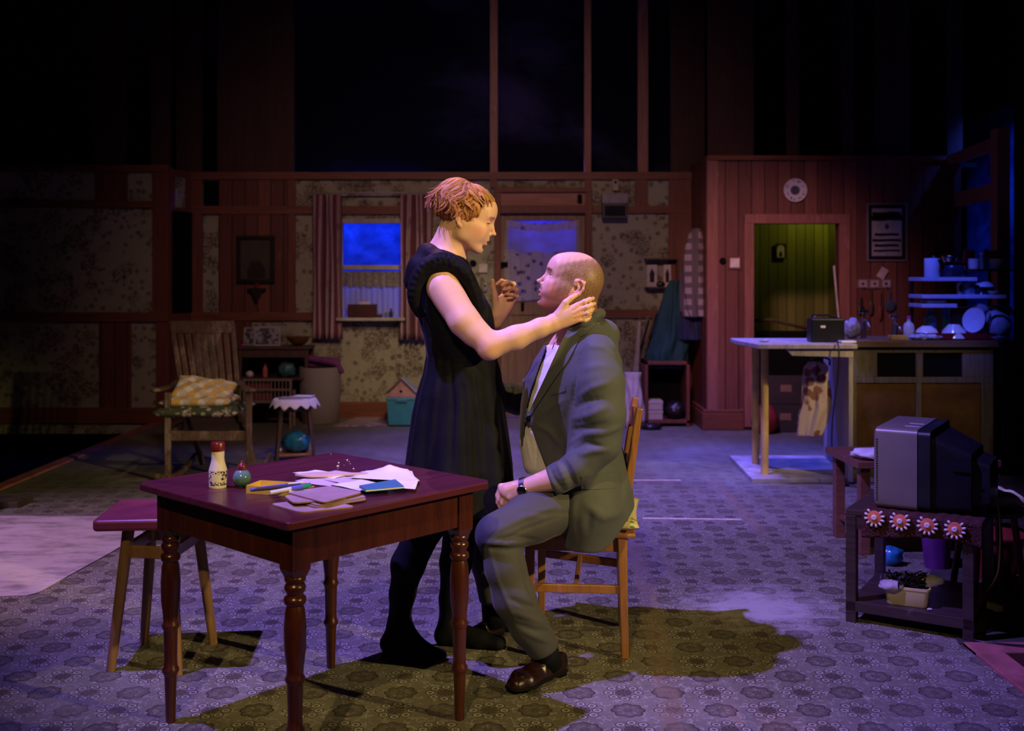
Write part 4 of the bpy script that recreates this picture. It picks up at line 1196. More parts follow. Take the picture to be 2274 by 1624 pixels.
# flanged armholes
for Yo, sg_ in ((3.665, 1), (4.005, -1)):
    pth = [(1066, 694), (1054, 650), (1034, 610), (1006, 586), (974, 580), (944, 596), (924, 632), (921, 668), (934, 700)]
    rr = [.010, .016, .020, .022, .023, .023, .021, .017, .011]
    tt = np.linspace(0, 8, 49); px_ = np.array(pth, float)
    def cr(a):
        o_ = []
        for t_ in tt:
            i = min(int(t_), 7); u_ = t_ - i; g = lambda j: a[min(max(j, 0), 8)]
            p0, p1, p2, p3 = g(i - 1), g(i), g(i + 1), g(i + 2)
            o_.append(.5 * (2 * p1 + (p2 - p0) * u_ + (2 * p0 - 5 * p1 + 4 * p2 - p3) * u_ ** 2 + (3 * p1 - p0 - 3 * p2 + p3) * u_ ** 3))
        return o_
    xs_, ys_, rs2 = cr(px_[:, 0]), cr(px_[:, 1]), cr(np.array(rr))
    fd.chain([A(xs_[j], ys_[j], Yo + sg_ * (.012 + .05 * (abs(tt[j] - 4) / 4) ** 6)) for j in range(49)], rs2, .016)
    fd.chain([A(985, 585, Yo + .07 * sg_), A(978, 592, Yo + .02 * sg_)], [.03, .025], .03)
# carve the armhole so that the shoulder comes out of it
fd.cap(A(968, 640, 3.62), A(1030, 700, 3.60), .060, .060, .008, 'sub')
rng = random.Random(5)
# gathers of the collar and flanges
gl = []
for i in range(17):
    a = i / 16
    x_ = 930 + 118 * a; y_ = 612 - 34 * math.sin(PI * min(1, a * 1.05)) + 8 * a
    gl.append(([(x_ + rng.uniform(-3, 3), y_ + 5, 3.66), (985 + (x_ - 985) * .70, y_ - 16 - rng.uniform(0, 6), 3.70)], -.006 if i % 2 else .005, .0045))
gl += [([(930, 640, 3.66), (950, 604, 3.66), (985, 590, 3.66), (1015, 600, 3.66), (1040, 632, 3.66), (1058, 675, 3.66)], -.006, .005),
       ([(918, 620, 3.68), (935, 590, 3.68), (970, 572, 3.70), (1010, 574, 3.70)], .005, .006),
       ([(1052, 610, 3.72), (1066, 660, 3.70), (1080, 700, 3.70)], -.006, .006), ([(1062, 615, 3.74), (1078, 660, 3.72), (1090, 720, 3.72)], .005, .007),
       ([(1000, 800, 3.70), (1006, 900, 3.68), (1000, 1050, 3.66)], -.008, .008), ([(975, 790, 3.70), (965, 900, 3.68), (950, 1050, 3.66)], .008, .012),
       ([(1050, 830, 3.70), (1062, 940, 3.68), (1070, 1060, 3.66)], .008, .012), ([(1030, 860, 3.70), (1036, 1060, 3.66)], -.006, .008), ([(945, 720, 3.7), (960, 760, 3.7), (985, 790, 3.7)], -.005, .008)]
for j in range(3, 46):
    t_ = j / 48 * 8; i = min(int(t_), 7); u_ = t_ - i; a_ = np.array(pth[i], float) * (1 - u_) + np.array(pth[i + 1], float) * u_
    d_ = a_ - np.array([990., 655.]); d_ /= np.linalg.norm(d_); w_ = 9 + rng.uniform(0, 6); sl_ = rng.uniform(-3, 3)
    gl.append(([(a_[0] + d_[0] * 3 + sl_, a_[1] + d_[1] * 3, 3.66), (a_[0] + d_[0] * w_ * 1.4, a_[1] + d_[1] * w_ * 1.4 + sl_, 3.67)], (-.0034 if j % 2 else .0022), .0040))
folds(fd, gl)
V, F = fd.mesh()
rw_ = np.random.default_rng(2)
np_obj('dress', V, F, M['velvet'], wroot_p)
del fd
# hair
def hair_mat():
    t = NT('strawberry_blond_hair'); at = t.n('ShaderNodeVertexColor'); at.layer_name = 'tint'
    c = t.mix(1.0, (0.46, 0.205, 0.070), at.outputs[0], 'MULTIPLY')
    return t.done(c, .50, 0, .28)
M['hair'] = hair_mat()
HC = np.array([-12., 49., 0.]); HR = np.array([100., 86., 82.])
def hp(phi, al, k_=1.0):
    d = np.array([math.cos(phi) * math.sin(al), math.cos(al), math.sin(phi) * math.sin(al)])
    q = HC + HR * d * k_
    return hw.p(q[0], q[1], q[2])
# under-volume
fd = Field(tuple(hw.O - .2), tuple(hw.O + .2), .0035)
fd.ell(hw.p(-12, 50, 0), (.100, .086, .083), hw.R2(-4), 0)
fd.ell(hw.p(-46, 24, 0), (.056, .052, .070), hw.R2(20), .02)
fd.ell(hw.p(-54, -4, 0), (.020, .026, .042), hw.R2(0), .02)
fd.ell(hw.p(112, 0, 0), (.072, .092, .14), hw.R2(-8), .02, 'sub')
fd.ell(hw.p(36, -44, 0), (.075, .072, .13), hw.R2(0), .012, 'sub')
for q in (-1, 1): fd.ell(hw.p(-6, -2, 84 * q), (.026, .030, .030), hw.R2(0), .008, 'sub')
fd.ell(hw.p(88, 62, 0), (.035, .032, .075), hw.R2(-30), .012, 'sub')
HV, HF = fd.mesh(); del fd
vs_all = [HV]; fs_all = [HF]; tn_all = [np.tile([.80, .76, .72], (len(HV), 1))]; off_ = len(HV)
hc_w = None
def lock(pts, rads, col, seg=5):
    global off_
    mb = MB(); c0 = Vector(hw.p(*HC)); n = len(pts); vs_ = []
    wide = 1.75 if seg > 3 else 1.0
    for i, p in enumerate(pts):
        t_ = (pts[min(i + 1, n - 1)] - pts[max(i - 1, 0)]).normalized(); nr = (p - c0); nr = (nr - t_ * nr.dot(t_)).normalized(); b_ = t_.cross(nr)
        for k_ in range(seg):
            a = 2 * PI * k_ / seg; vs_.append(p + b_ * math.cos(a) * rads[i] * wide + nr * math.sin(a) * rads[i] * .8)
    fs_ = [(i * seg + k_, i * seg + (k_ + 1) % seg, (i + 1) * seg + (k_ + 1) % seg, (i + 1) * seg + k_) for i in range(n - 1) for k_ in range(seg)]
    mb.add(vs_, fs_)
    vs_all.append(np.array(mb.v)); fs_all.append(np.array(mb.f) + off_); tn_all.append(np.tile(col, (len(mb.v), 1))); off_ += len(mb.v)
rng = random.Random(11)
def wave_lock(phi, a0, a1, lift, flick, rad, n=18, amp=.045, curl=1.0, dphi=0.0, seg=5, loose=.25):
    ph = 3.2 * math.sin(phi * 1.7) + rng.uniform(-1, 1) * loose * 1.5
    fr = (1.25 + .35 * math.sin(phi * 3 + 1)) * curl; pts = []; rr = []
    for i in range(n):
        t = i / (n - 1); al = a0 + (a1 - a0) * t
        f_ = phi + dphi * t + amp * math.sin(ph + al * fr * 4.2) * (0.35 + .8 * t)
        k_ = 1.0 + lift * math.sin(min(t * 1.4, 1) * PI * .5) + .030 * math.cos(ph + al * fr * 4.2) * (.3 + t) + flick * max(0, t - .70) ** 1.4 * 2.2
        pts.append(Vector(hp(f_, al, k_))); rr.append(rad * (0.50 + .6 * math.sin(min(1, t * 1.25 + .12) * PI * .92)) * (1 - .80 * max(0, t - .5) / .5) + .0003)
    v_ = rng.uniform(.62, 1.30); lock(pts, rr, [v_, v_ * rng.uniform(.92, 1.04), v_ * rng.uniform(.85, 1.1)], seg)
def group_locks(n, phr, a0r, a1r, lift, flick, rad, **k_):
    for _ in range(n):
        for sgn in (-1, 1):
            wave_lock(sgn * R(rng.uniform(*phr)), R(rng.uniform(*a0r)), R(rng.uniform(*a1r)), rng.uniform(*lift), rng.uniform(*flick), rng.uniform(*rad), **k_)
big = (.0038, .0085); fine = (.0008, .0022)
group_locks(80, (112, 180), (2, 60), (84, 112), (.06, .26), (.15, .75), big, amp=.13, curl=1.15)
group_locks(90, (108, 180), (66, 92), (108, 132), (.06, .17), (-.1, .15), (.003, .0060), amp=.07)
group_locks(34, (86, 120), (6, 60), (74, 95), (.04, .13), (.0, .2), big, amp=.15, curl=1.3, dphi=.35)
group_locks(30, (58, 82), (30, 70), (104, 134), (.0, .07), (-.05, .12), (.0030, .0060), amp=.14, curl=1.5)
group_locks(34, (40, 66), (40, 60), (70, 90), (.0, .04), (-.05, .06), (.0020, .0042), amp=.06)
group_locks(40, (60, 112), (10, 60), (62, 84), (.05, .16), (.0, .2), big, amp=.13, curl=1.1, dphi=.5)
group_locks(150, (90, 180), (2, 70), (80, 118), (.08, .30), (.10, .75), fine, amp=.14, curl=1.15, seg=4, loose=.45)
group_locks(70, (104, 176), (84, 104), (116, 132), (.09, .20), (-.1, .1), (.003, .0055), amp=.06)
group_locks(60, (110, 180), (80, 100), (118, 134), (.02, .12), (.0, .3), fine, amp=.08, seg=3, loose=.7)
group_locks(40, (56, 84), (40, 80), (100, 136), (.02, .09), (.0, .2), fine, amp=.10, seg=3, loose=.7)
# fringe swept back to the clip
for _ in range(170):
    sgn = rng.choice((-1, 1)); p0 = R(rng.uniform(2, 60)); al0 = R(rng.uniform(54, 72)); thin = rng.random() < .35
    pts = []; rr = []; ph = rng.random() * 6; n = 12; ef = R(rng.uniform(60, 105)); ea = R(rng.uniform(10, 42)); lf = rng.uniform(.05, .15)
    for i in range(n):
        t = i / (n - 1); f_ = sgn * (p0 + (ef - p0) * t * t) + .03 * math.sin(ph + t * 7); al = al0 + (ea - al0) * t
        pts.append(Vector(hp(f_, al, .985 + lf * math.sin(t * PI) + .01 * math.sin(ph + t * 9)))); rr.append((.0007 if thin else rng.uniform(.0028, .0046)) * (.4 + math.sin(t * PI * .9 + .2) * .8))
    v_ = rng.uniform(.65, 1.3); lock(pts, rr, [v_, v_ * .98, v_ * .95], 3 if thin else 5)
V = np.concatenate(vs_all); F = np.concatenate([f for f in fs_all if f.shape[1] == 4]); T_ = np.concatenate(tn_all)
np_obj('hair', V, F, M['hair'], wroot_p, T_)
cp = Vector(hw.p(32, 92, -66))
mb = MB().ell(cp, (.011, .007, .009), 14, 10).tube([cp + Vector((.004, 0, 0)), cp + Vector((.012, -.006, -.012)), cp + Vector((.002, -.008, -.026))], [.006, .006, .003], 8).tube([cp, cp + Vector((-.010, -.006, -.016)), cp + Vector((-.006, -.006, -.030))], [.005, .004, .002], 8)
o = mb.obj('hair_clip', plain('glossy_black_plastic', (.008, .008, .010), .12, spec=.7), wroot_p, smooth=True)
o.matrix_parent_inverse = Matrix.Translation(wroot_p.location).inverted()

# ------------------------------------------------------------------ man
YM = 3.83
s20, c20 = math.sin(R(19)), math.cos(R(19))
hm = Head(AT(1270, 641, 3.705), (-c20, 0.0, s20), (s20, 0, c20), k=1.0)
fd = Field((-.20, 3.40, .40), (.50, 4.24, 1.47), .0027, [(0, .008), (.64, .0032), (.82, .009), (1.12, .0027)])
hm.build(fd, male=True, jaw=1.08, mouth_open=5.0)
for q in (-1, 1): fd.ell(hm.p(89, 17.5, 36 * q), (.0105, .0050, .0125), hm.R2(6), .002, 'sub')
hm.face_lines(fd, True)
fd.cap(hm.p(-14, -26, 0), A(1290, 752, 3.76), .063, .072, .025)
fd.cap(hm.p(-50, -2, 0), A(1300, 715, 3.75), .038, .036, .03)
fd.cap(hm.p(18, -72, 0), A(1262, 742, 3.75), .030, .035, .03)
fd.cap(A(1290, 790, 3.72), A(1260, 790, 3.95), .075, .075, .05)
fd.chain([A(1285, 800, 3.83), A(1290, 950, 3.83), A(1305, 1080, 3.83)], [.12, .11, .10], .05)
# near arm and hand resting on the inner thigh
fd.chain([A(1330, 800, 3.63), A(1338, 980, 3.60), A(1250, 1058, 3.60), A(1166, 1083, 3.625)], [.055, .048, .045, .029], .02)
kn = [A(1113, 1082, 3.66), A(1118, 1090, 3.645), A(1124, 1099, 3.635), A(1133, 1106, 3.628)]
fg = [[A(1106, 1101, 3.668), A(1107, 1116, 3.672), A(1110, 1128, 3.674)], [A(1110, 1110, 3.655), A(1112, 1125, 3.662), A(1114, 1136, 3.668)],
      [A(1118, 1118, 3.648), A(1119, 1132, 3.658), A(1121, 1142, 3.665)], [A(1129, 1122, 3.642), A(1130, 1134, 3.652), A(1132, 1143, 3.660)]]
th = [A(1140, 1085, 3.66), A(1122, 1098, 3.69), A(1116, 1112, 3.70), A(1118, 1124, 3.70)]
hand(fd, A(1163, 1084, 3.628), kn, fg, th, (.2, .8, .5), rw=.033, rf=.0096, thick=1.55)
for i, k_ in enumerate(kn): fd.ell(k_ + np.array([0, -.004, .003]), (.011, .010, .010), None, .006)
# hidden far arm and legs in their clothes
fd.chain([A(1235, 800, 4.0), A(1190, 885, 4.08), A(1120, 880, 4.05), A(1060, 872, 4.02)], [.05, .045, .035, .03], .02)
fd.chain([A(1300, 1090, 3.78), A(1105, 1188, 3.52)], [.06, .045], .02)
fd.chain([A(1290, 1090, 3.92), A(1085, 1190, 4.04)], [.06, .045], .02)
V, F = fd.mesh()
mroot = thing('person', 'bald man in a dark grey suit sitting on a chair, looking up at the woman', 'person', (.25, 3.85, 0))
np_obj('body', V, F, M['skinm'], mroot, head_tint(V, hm, True))
em = eye_mat('eye_blue', (.16, .26, .42))
for q in (-1, 1): eye(hm, q, (1, .10, 0.05 * q), em, mroot, 'eye')
lashes(hm, mroot, 19, bpy.data.materials['brown_lash'], .0010)
# wristwatch, laid over the wrist
wq = Vector(A(1166, 1083, 3.625)); ax = (Vector(A(1200, 1072, 3.61)) - Vector(A(1145, 1088, 3.64))).normalized()
sd = ax.cross(Vector((0, -1, 0))).normalized(); up = sd.cross(ax).normalized()
if up.y > 0: up = -up; sd = -sd
mb = MB(); nseg = 36
def wring(w_, r0, r1):
    vs = []
    for i in range(nseg):
        a = 2 * PI * i / nseg; d = sd * math.cos(a) * 1.06 + up * math.sin(a) * .98
        for r_, o_ in ((r0, -w_), (r1, -w_), (r1, w_), (r0, w_)): vs.append(wq + d * r_ + ax * o_)
    fs = []
    for i in range(nseg):
        j = (i + 1) % nseg
        for k_ in range(4): fs.append((i * 4 + k_, j * 4 + k_, j * 4 + (k_ + 1) % 4, i * 4 + (k_ + 1) % 4))
    mb.add(vs, fs)
wring(.009, .0315, .0345)
inv = Matrix.Translation(mroot.location).inverted()
steel = plain('steel', (.55, .52, .50), .25, 1.0, var=.1)
o = mb.obj('wristwatch', steel, mroot, auto=40); o.matrix_parent_inverse = inv
rot = Matrix((sd, ax, up)).transposed()
fc = wq + up * .036 + sd * 0.0
w2 = MB().lathe([(.0, -.003), (.0165, -.003), (.0185, .0), (.0185, .004), (.0165, .006), (.0, .006)], fc, 28, rot).obj('watch_case', steel, o, auto=40)
w2.matrix_basis = Matrix.Identity(4)
w3 = MB().lathe([(.0, .0061), (.0150, .0061), (.0150, .0068), (.0, .0070)], fc, 28, rot).obj('watch_face', plain('black_glass', (.006, .006, .008), .08, spec=.8), o, auto=40)
tag(o, 'steel wristwatch with a black face'); 
del fd
# trousers
fd = Field((-.20, 3.36, .08), (.44, 4.20, .84), .0045)

fd.chain([A(1300, 1105, 3.80), A(1305, 1105, 3.92)], [.125, .125], .03)
fd.chain([A(1290, 1110, 3.74), A(1180, 1150, 3.60), A(1102, 1188, 3.505)], [.098, .083, .071], .03)
fd.chain([A(1110, 1190, 3.505), A(1122, 1260, 3.50), A(1142, 1330, 3.50), A(1174, 1392, 3.515), A(1202, 1432, 3.53)], [.068, .066, .069, .060, .056], .02)
fd.chain([A(1280, 1110, 3.93), A(1090, 1178, 4.04)], [.10, .075], .03)
fd.chain([A(1082, 1185, 4.04), A(1086, 1250, 4.03), A(1098, 1330, 4.0)], [.072, .066, .058], .02)
fd.box(A(1225, 1480, 3.53), (.10, .12, .05), np.array([[.90, 0, .43], [0, 1, 0], [-.43, 0, .90]]), 0, .004, 'sub')
fd.box(A(1092, 1362, 3.98), (.12, .12, .036), None, 0, .004, 'sub')
folds(fd, [([(1240, 1150, 3.62), (1160, 1178, 3.50), (1100, 1218, 3.45)], -.005, .006), ([(1230, 1128, 3.66), (1160, 1150, 3.53), (1090, 1185, 3.44)], .006, .010),
           ([(1190, 1200, 3.52), (1140, 1192, 3.47), (1105, 1200, 3.44)], -.008, .007), ([(1170, 1218, 3.5), (1130, 1222, 3.45), (1080, 1218, 3.45)], -.013, .008), ([(1165, 1205, 3.5), (1125, 1208, 3.45), (1075, 1206, 3.45)], .008, .008),
           ([(1085, 1215, 3.44), (1105, 1290, 3.43), (1140, 1370, 3.45)], .006, .008), ([(1155, 1240, 3.46), (1172, 1300, 3.45), (1195, 1345, 3.47)], -.006, .010),
           ([(1205, 1352, 3.5), (1165, 1345, 3.44), (1130, 1330, 3.43)], -.007, .008), ([(1215, 1385, 3.5), (1175, 1372, 3.46), (1140, 1360, 3.45)], .007, .010),
           ([(1228, 1405, 3.52), (1185, 1400, 3.47), (1150, 1388, 3.46)], -.008, .008), ([(1225, 1428, 3.52), (1195, 1418, 3.48), (1165, 1405, 3.47)], .006, .008),
           ([(1270, 1140, 3.66), (1200, 1140, 3.57), (1150, 1135, 3.52)], -.004, .008)])
V, F = fd.mesh(); np_obj('trousers', V, F, M['trouser'], mroot)
# socks
for a_, b_ in ((AT(1204, 1425, 3.53), AT(1220, 1478, 3.57)), (AT(1095, 1320, 4.0), AT(1098, 1392, 3.99))):
    o = MB().tube([a_, b_], [.046, .045], 16).obj('sock', M['tights'], mroot, smooth=True); o.matrix_parent_inverse = inv
del fd
# shirt
fd = Field((-.06, 3.45, .66), (.42, 4.16, 1.33), .0045)
jst = [(728, 1258, 1335, .11), (745, 1243, 1348, .165), (770, 1205, 1368, .20), (800, 1184, 1380, .205), (840, 1166, 1384, .20), (890, 1157, 1383, .19), (930, 1154, 1380, .185), (986, 1154, 1379, .18), (1032, 1160, 1392, .185), (1069, 1180, 1402, .195), (1110, 1200, 1407, .20)]
def jrows(sh=0.0, ex=()):
    return [(ZZ(a, YM), (XX(b, YM) + XX(c, YM)) / 2, YM, (c - b) * YM / FPX / 2 - sh, d - sh) for a, b, c, d in list(jst) + list(ex)]
fd.loft(jrows(.009), .03)
fd.cap(A(1190, 985, 3.80), A(1195, 1030, 3.78), .050, .045, .04)
fd.chain([A(1258, 736, 3.71), A(1275, 722, 3.70), A(1300, 716, 3.72), A(1316, 722, 3.76), A(1304, 738, 3.83), A(1262, 740, 3.80)], [.010] * 6, .010)
folds(fd, [([(1248, 745, 3.68), (1222, 800, 3.66), (1195, 860, 3.66)], -.004, .005), ([(1200, 800, 3.7), (1190, 860, 3.66)], .004, .006), ([(1185, 960, 3.72), (1192, 1000, 3.7), (1190, 1035, 3.7)], -.005, .006), ([(1170, 975, 3.75), (1180, 1025, 3.72)], .004, .006)])
V, F = fd.mesh(); np_obj('shirt', V, F, M['shirt'], mroot)
del fd
# jacket
fd = Field((-.10, 3.36, .38), (.46, 4.26, 1.36), .0042)
fd.loft(jrows(0, [(1150, 1228, 1409, .205), (1190, 1236, 1404, .20), (1232, 1246, 1396, .19)]), .03, e=2.3)
fd.chain([A(1300, 745, 3.70), A(1322, 775, 3.65)], [.055, .062], .05)
fd.chain([A(1280, 745, 3.92), A(1260, 775, 4.0)], [.055, .062], .05)
fd.cap(A(1300, 730, 3.78), A(1340, 745, 3.86), .05, .06, .04)
sl = [A(1326, 790, 3.625), A(1333, 850, 3.590), A(1338, 920, 3.575), A(1334, 985, 3.575), A(1285, 1038, 3.575), A(1240, 1062, 3.58), A(1196, 1084, 3.60)]
fd.chain(sl, [.070, .082, .078, .068, .058, .050, .043], .014)
fd.chain([A(1236, 792, 4.00), A(1190, 870, 4.08), A(1150, 888, 4.06), A(1122, 880, 4.04), A(1092, 874, 4.03)], [.07, .060, .055, .052, .046], .02)
fd.chain([A(1300, 1055, 3.70), A(1312, 1130, 3.665), A(1312, 1210, 3.68)], [.08, .095, .085], .04)
fd.ell(A(1275, 850, 3.71), (.085, .125, .17), None, .04)
fd.ell(A(1285, 940, 3.70), (.08, .115, .16), None, .04)
# neck hole, opening, cuff
fd.cap(hm.p(-10, -30, 0), A(1286, 745, 3.77), .066, .070, .006, 'sub')
fd.chain([A(1262, 736, 3.69), A(1292, 718, 3.672), A(1318, 703, 3.70), A(1333, 697, 3.76), A(1328, 700, 3.83), A(1290, 722, 3.87), A(1258, 740, 3.84)], [.013, .015, .016, .017, .016, .015, .013], .012)
fd.box(A(1310, 1215, 4.02), (.25, .30, .075), None, 0, .01, 'sub')
fd.cap(A(1200, 1084, 3.600), A(1150, 1089, 3.63), .034, .036, .004, 'sub')
fd.box(A(1162, 1087, 3.62), (.026, .07, .07), np.array([[.94, 0, .34], [0, 1, 0], [-.34, 0, .94]]), 0, 0, 'sub')
def XZ(P, Y=3.70): return [(XX(a, Y), ZZ(b, Y)) for a, b in P]
fd.polyY(XZ([(1244, 720), (1264, 726), (1243, 770), (1214, 832), (1183, 898), (1175, 922), (1170, 908), (1180, 868), (1200, 810), (1224, 750)]), 3.4, 3.86, .004)
fd.polyY(XZ([(1174, 936), (1184, 962), (1202, 1010), (1232, 1085), (1250, 1150), (1258, 1240), (1100, 1240), (1100, 1090), (1158, 1030), (1164, 975), (1166, 945)]), 3.4, 3.90, .004)
# front hem and tail
fd.polyY(XZ([(1256, 1221), (1325, 1218), (1350, 1206), (1382, 1172), (1405, 1150), (1460, 1120), (1460, 1260), (1250, 1260)], 3.66), 3.3, 4.3, .006)
rng = random.Random(8)
fold_list = [
    # shoulder seam and sleeve head
    ([(1300, 770, 3.60), (1290, 790, 3.60), (1284, 820, 3.60), (1275, 860, 3.58), (1272, 900, 3.58)], -.009, .006),
    ([(1310, 768, 3.58), (1340, 772, 3.57), (1366, 792, 3.57)], .004, .010),
    # sleeve drag folds
    ([(1285, 880, 3.52), (1315, 862, 3.49), (1350, 850, 3.50)], .008, .011), ([(1278, 905, 3.52), (1310, 890, 3.49), (1335, 885, 3.49)], -.008, .010),
    ([(1275, 930, 3.52), (1310, 922, 3.49), (1345, 905, 3.49)], .009, .012), ([(1272, 955, 3.52), (1300, 952, 3.49), (1345, 940, 3.49)], -.007, .009),
    ([(1268, 985, 3.52), (1300, 965, 3.49), (1340, 962, 3.49), (1375, 950, 3.51)], .010, .010), ([(1265, 1000, 3.53), (1300, 985, 3.50), (1330, 990, 3.49)], -.012, .008),
    ([(1290, 1010, 3.51), (1320, 1002, 3.49), (1350, 1000, 3.50)], .008, .009), ([(1250, 1022, 3.53), (1262, 1040, 3.51), (1275, 1075, 3.51)], -.011, .008),
    ([(1238, 1030, 3.53), (1248, 1050, 3.52), (1262, 1082, 3.52)], .011, .008), ([(1222, 1040, 3.54), (1230, 1062, 3.53), (1250, 1090, 3.53)], -.008, .007),
    ([(1290, 820, 3.52), (1330, 812, 3.49), (1360, 815, 3.5)], .004, .014),
    # body of the jacket
    ([(1262, 900, 3.66), (1258, 960, 3.66), (1245, 1010, 3.66)], -.008, .012), ([(1240, 870, 3.66), (1250, 920, 3.66)], .005, .012),
    ([(1200, 925, 3.68), (1225, 905, 3.66), (1250, 890, 3.66)], .005, .010), ([(1192, 945, 3.68), (1222, 960, 3.66), (1240, 985, 3.66)], .006, .010),
    ([(1365, 1010, 3.66), (1385, 1060, 3.66), (1380, 1120, 3.66)], -.006, .014), ([(1300, 1120, 3.64), (1340, 1150, 3.62), (1380, 1140, 3.63)], .006, .016),
    ([(1275, 1110, 3.63), (1270, 1160, 3.63), (1275, 1205, 3.63)], .005, .014), ([(1310, 1140, 3.62), (1305, 1180, 3.62)], -.005, .014),
    ([(1160, 850, 3.74), (1185, 835, 3.70)], .004, .010),
    # gathered far sleeve
    ([(1120, 855, 3.98), (1128, 900, 3.98)], -.012, .005), ([(1133, 850, 3.98), (1140, 910, 3.98)], .012, .006), ([(1142, 855, 3.98), (1148, 910, 3.98)], -.012, .005), ([(1112, 850, 3.98), (1116, 900, 3.98)], .010, .005),
]
folds(fd, fold_list)
V, F = fd.mesh(); np_obj('jacket', V, F, M['suit'], mroot)
def piece(name, mat, A_, B_, Y=3.66, **k_):
    o = patch(fd, A_, B_, Y, **k_).obj(name, mat, mroot, smooth=False, auto=50); o.matrix_parent_inverse = inv; return o
# near lapel with its collar, pocket flap, breast pocket, far lapel
piece('lapel', M['suit'], [(1261, 732), (1242, 768), (1213, 832), (1183, 896), (1175, 924)], [(1292, 740), (1279, 768), (1262, 800), (1226, 850), (1180, 920)], Y=3.68, off=.007, thick=.005)
piece('collar', M['suit'], [(1262, 730), (1290, 716), (1318, 704), (1333, 700)], [(1288, 748), (1300, 742), (1322, 720), (1342, 712)], Y=3.70, off=.008, thick=.006)
piece('pocket_flap', M['suit'], [(1292, 1058), (1335, 1052), (1368, 1048)], [(1290, 1088), (1335, 1086), (1370, 1084)], Y=3.63, off=.004, thick=.004, n=16, m=5)
piece('breast_pocket', M['suit'], [(1222, 866), (1240, 861), (1255, 856)], [(1222, 878), (1240, 874), (1256, 868)], Y=3.66, off=.003, thick=.003, n=12, m=3)
for px_, py_ in ((1170, 930),):
    b_ = on(fd, px_ + 6, py_, 3.7)
    o = MB().lathe([(0, -.002), (.010, -.002), (.011, 0), (.010, .002), (0, .002)], (b_.x - .003, b_.y - .004, b_.z), 16, Matrix.Rotation(R(90), 3, 'X')).obj('button', M['black'], mroot, auto=40); o.matrix_parent_inverse = inv
# thin chain at the throat
pc = [AT(1239, 748, 3.665), AT(1231, 762, 3.66), AT(1226, 776, 3.66), AT(1230, 768, 3.67)]
o = MB().tube(pc, .0012, 6).obj('necklace', steel, mroot, smooth=True); o.matrix_parent_inverse = inv
del fd
# loafers
def leather():
    t = NT('oxblood_leather'); P = t.pos((1, 1, 1))
    c = t.ramp(t.noise(P, 12, 4), [(.3, (.008, .0026, .0026)), (.7, (.022, .006, .006))])
    t.bump(t.noise(t.pos((1, 1, 2.2)), 70, 4, .6, .8), .35, .003)
    return t.done(c, .28, 0, .6)
M['leather'] = leather()
def loafer(heel, toe, parent):
    f = Field((-.07, -.07, 0), (.32, .07, .14), .0035)
    # local: x from heel to toe
    for y_ in (-1, 1): f.chain([(.035, .008 * y_, .034), (.13, .012 * y_, .036), (.22, .020 * y_, .034), (.262, .010 * y_, .030)], [.030, .028, .028, .022], .015)
    f.chain([(.03, 0, .06), (.10, 0, .060), (.17, 0, .052)], [.032, .031, .028], .02)
    f.cap((.02, 0, .105), (.10, 0, .110), .034, .028, .006, 'sub')
    f.line([(.15, -.034, .046), (.20, -.030, .058), (.245, -.018, .058), (.262, 0, .055), (.245, .018, .058), (.20, .030, .058), (.15, .034, .046)], .004, .004)
    for i in range(9):
        a = -1.25 + 2.5 * i / 8; x_ = .20 + .066 * math.cos(a); y_ = .040 * math.sin(a)
        f.line([(x_ - .010, y_ * .86, .052), (x_ + .004, y_ * 1.08, .034)], -.003, .003)
    f.line([(.145, -.036, .040), (.140, -.030, .075), (.140, .030, .075), (.145, .036, .040)], .0035, .008)
    f.line([(.138, -.012, .086), (.138, .012, .086)], .004, .004)
    f.box((.12, 0, -.012), (.3, .1, .026), None, 0, 0, 'sub')
    V, F = f.mesh()
    dx, dy = toe[0] - heel[0], toe[1] - heel[1]; L = math.hypot(dx, dy); c_, s_ = dx / L, dy / L
    def tr(V):
        k_ = L / .275; V = np.array(V) * k_; return np.stack([heel[0] + V[:, 0] * c_ - V[:, 1] * s_, heel[1] + V[:, 0] * s_ + V[:, 1] * c_, V[:, 2]], 1)
    o = np_obj('shoe', tr(V), F, M['leather'], parent)
    f = Field((-.07, -.07, -.01), (.32, .07, .05), .0035)
    for y_ in (-1, 1): f.chain([(.035, .008 * y_, .008), (.13, .014 * y_, .010), (.22, .022 * y_, .010), (.262, .012 * y_, .010)], [.034, .031, .033, .028], .015)
    f.box((.13, 0, .022), (.3, .1, .0115 * .5), None, 0, 0, 'and')
    V2, F2 = f.mesh()
    hb = MB().lathe([(.031, 0), (.033, .016)], (.032, 0, 0), 20)
    V3 = np.array(hb.v); F3 = [q for q in hb.f if len(q) == 4]
    V2 = np.concatenate([V2, V3]); F2 = np.concatenate([F2, np.array(F3) + len(V2) - len(V3)])
    np_obj('sole', tr(V2), F2, M['black'], None).parent = o
    for c in [q for q in COL.objects if q.name.startswith('sole') and q.parent == o]: c.matrix_parent_inverse = Matrix.Identity(4)
    return o
loafer((.178, 3.635), (.002, 3.440), mroot)
loafer((-.035, 4.035), (-.185, 3.90), mroot)
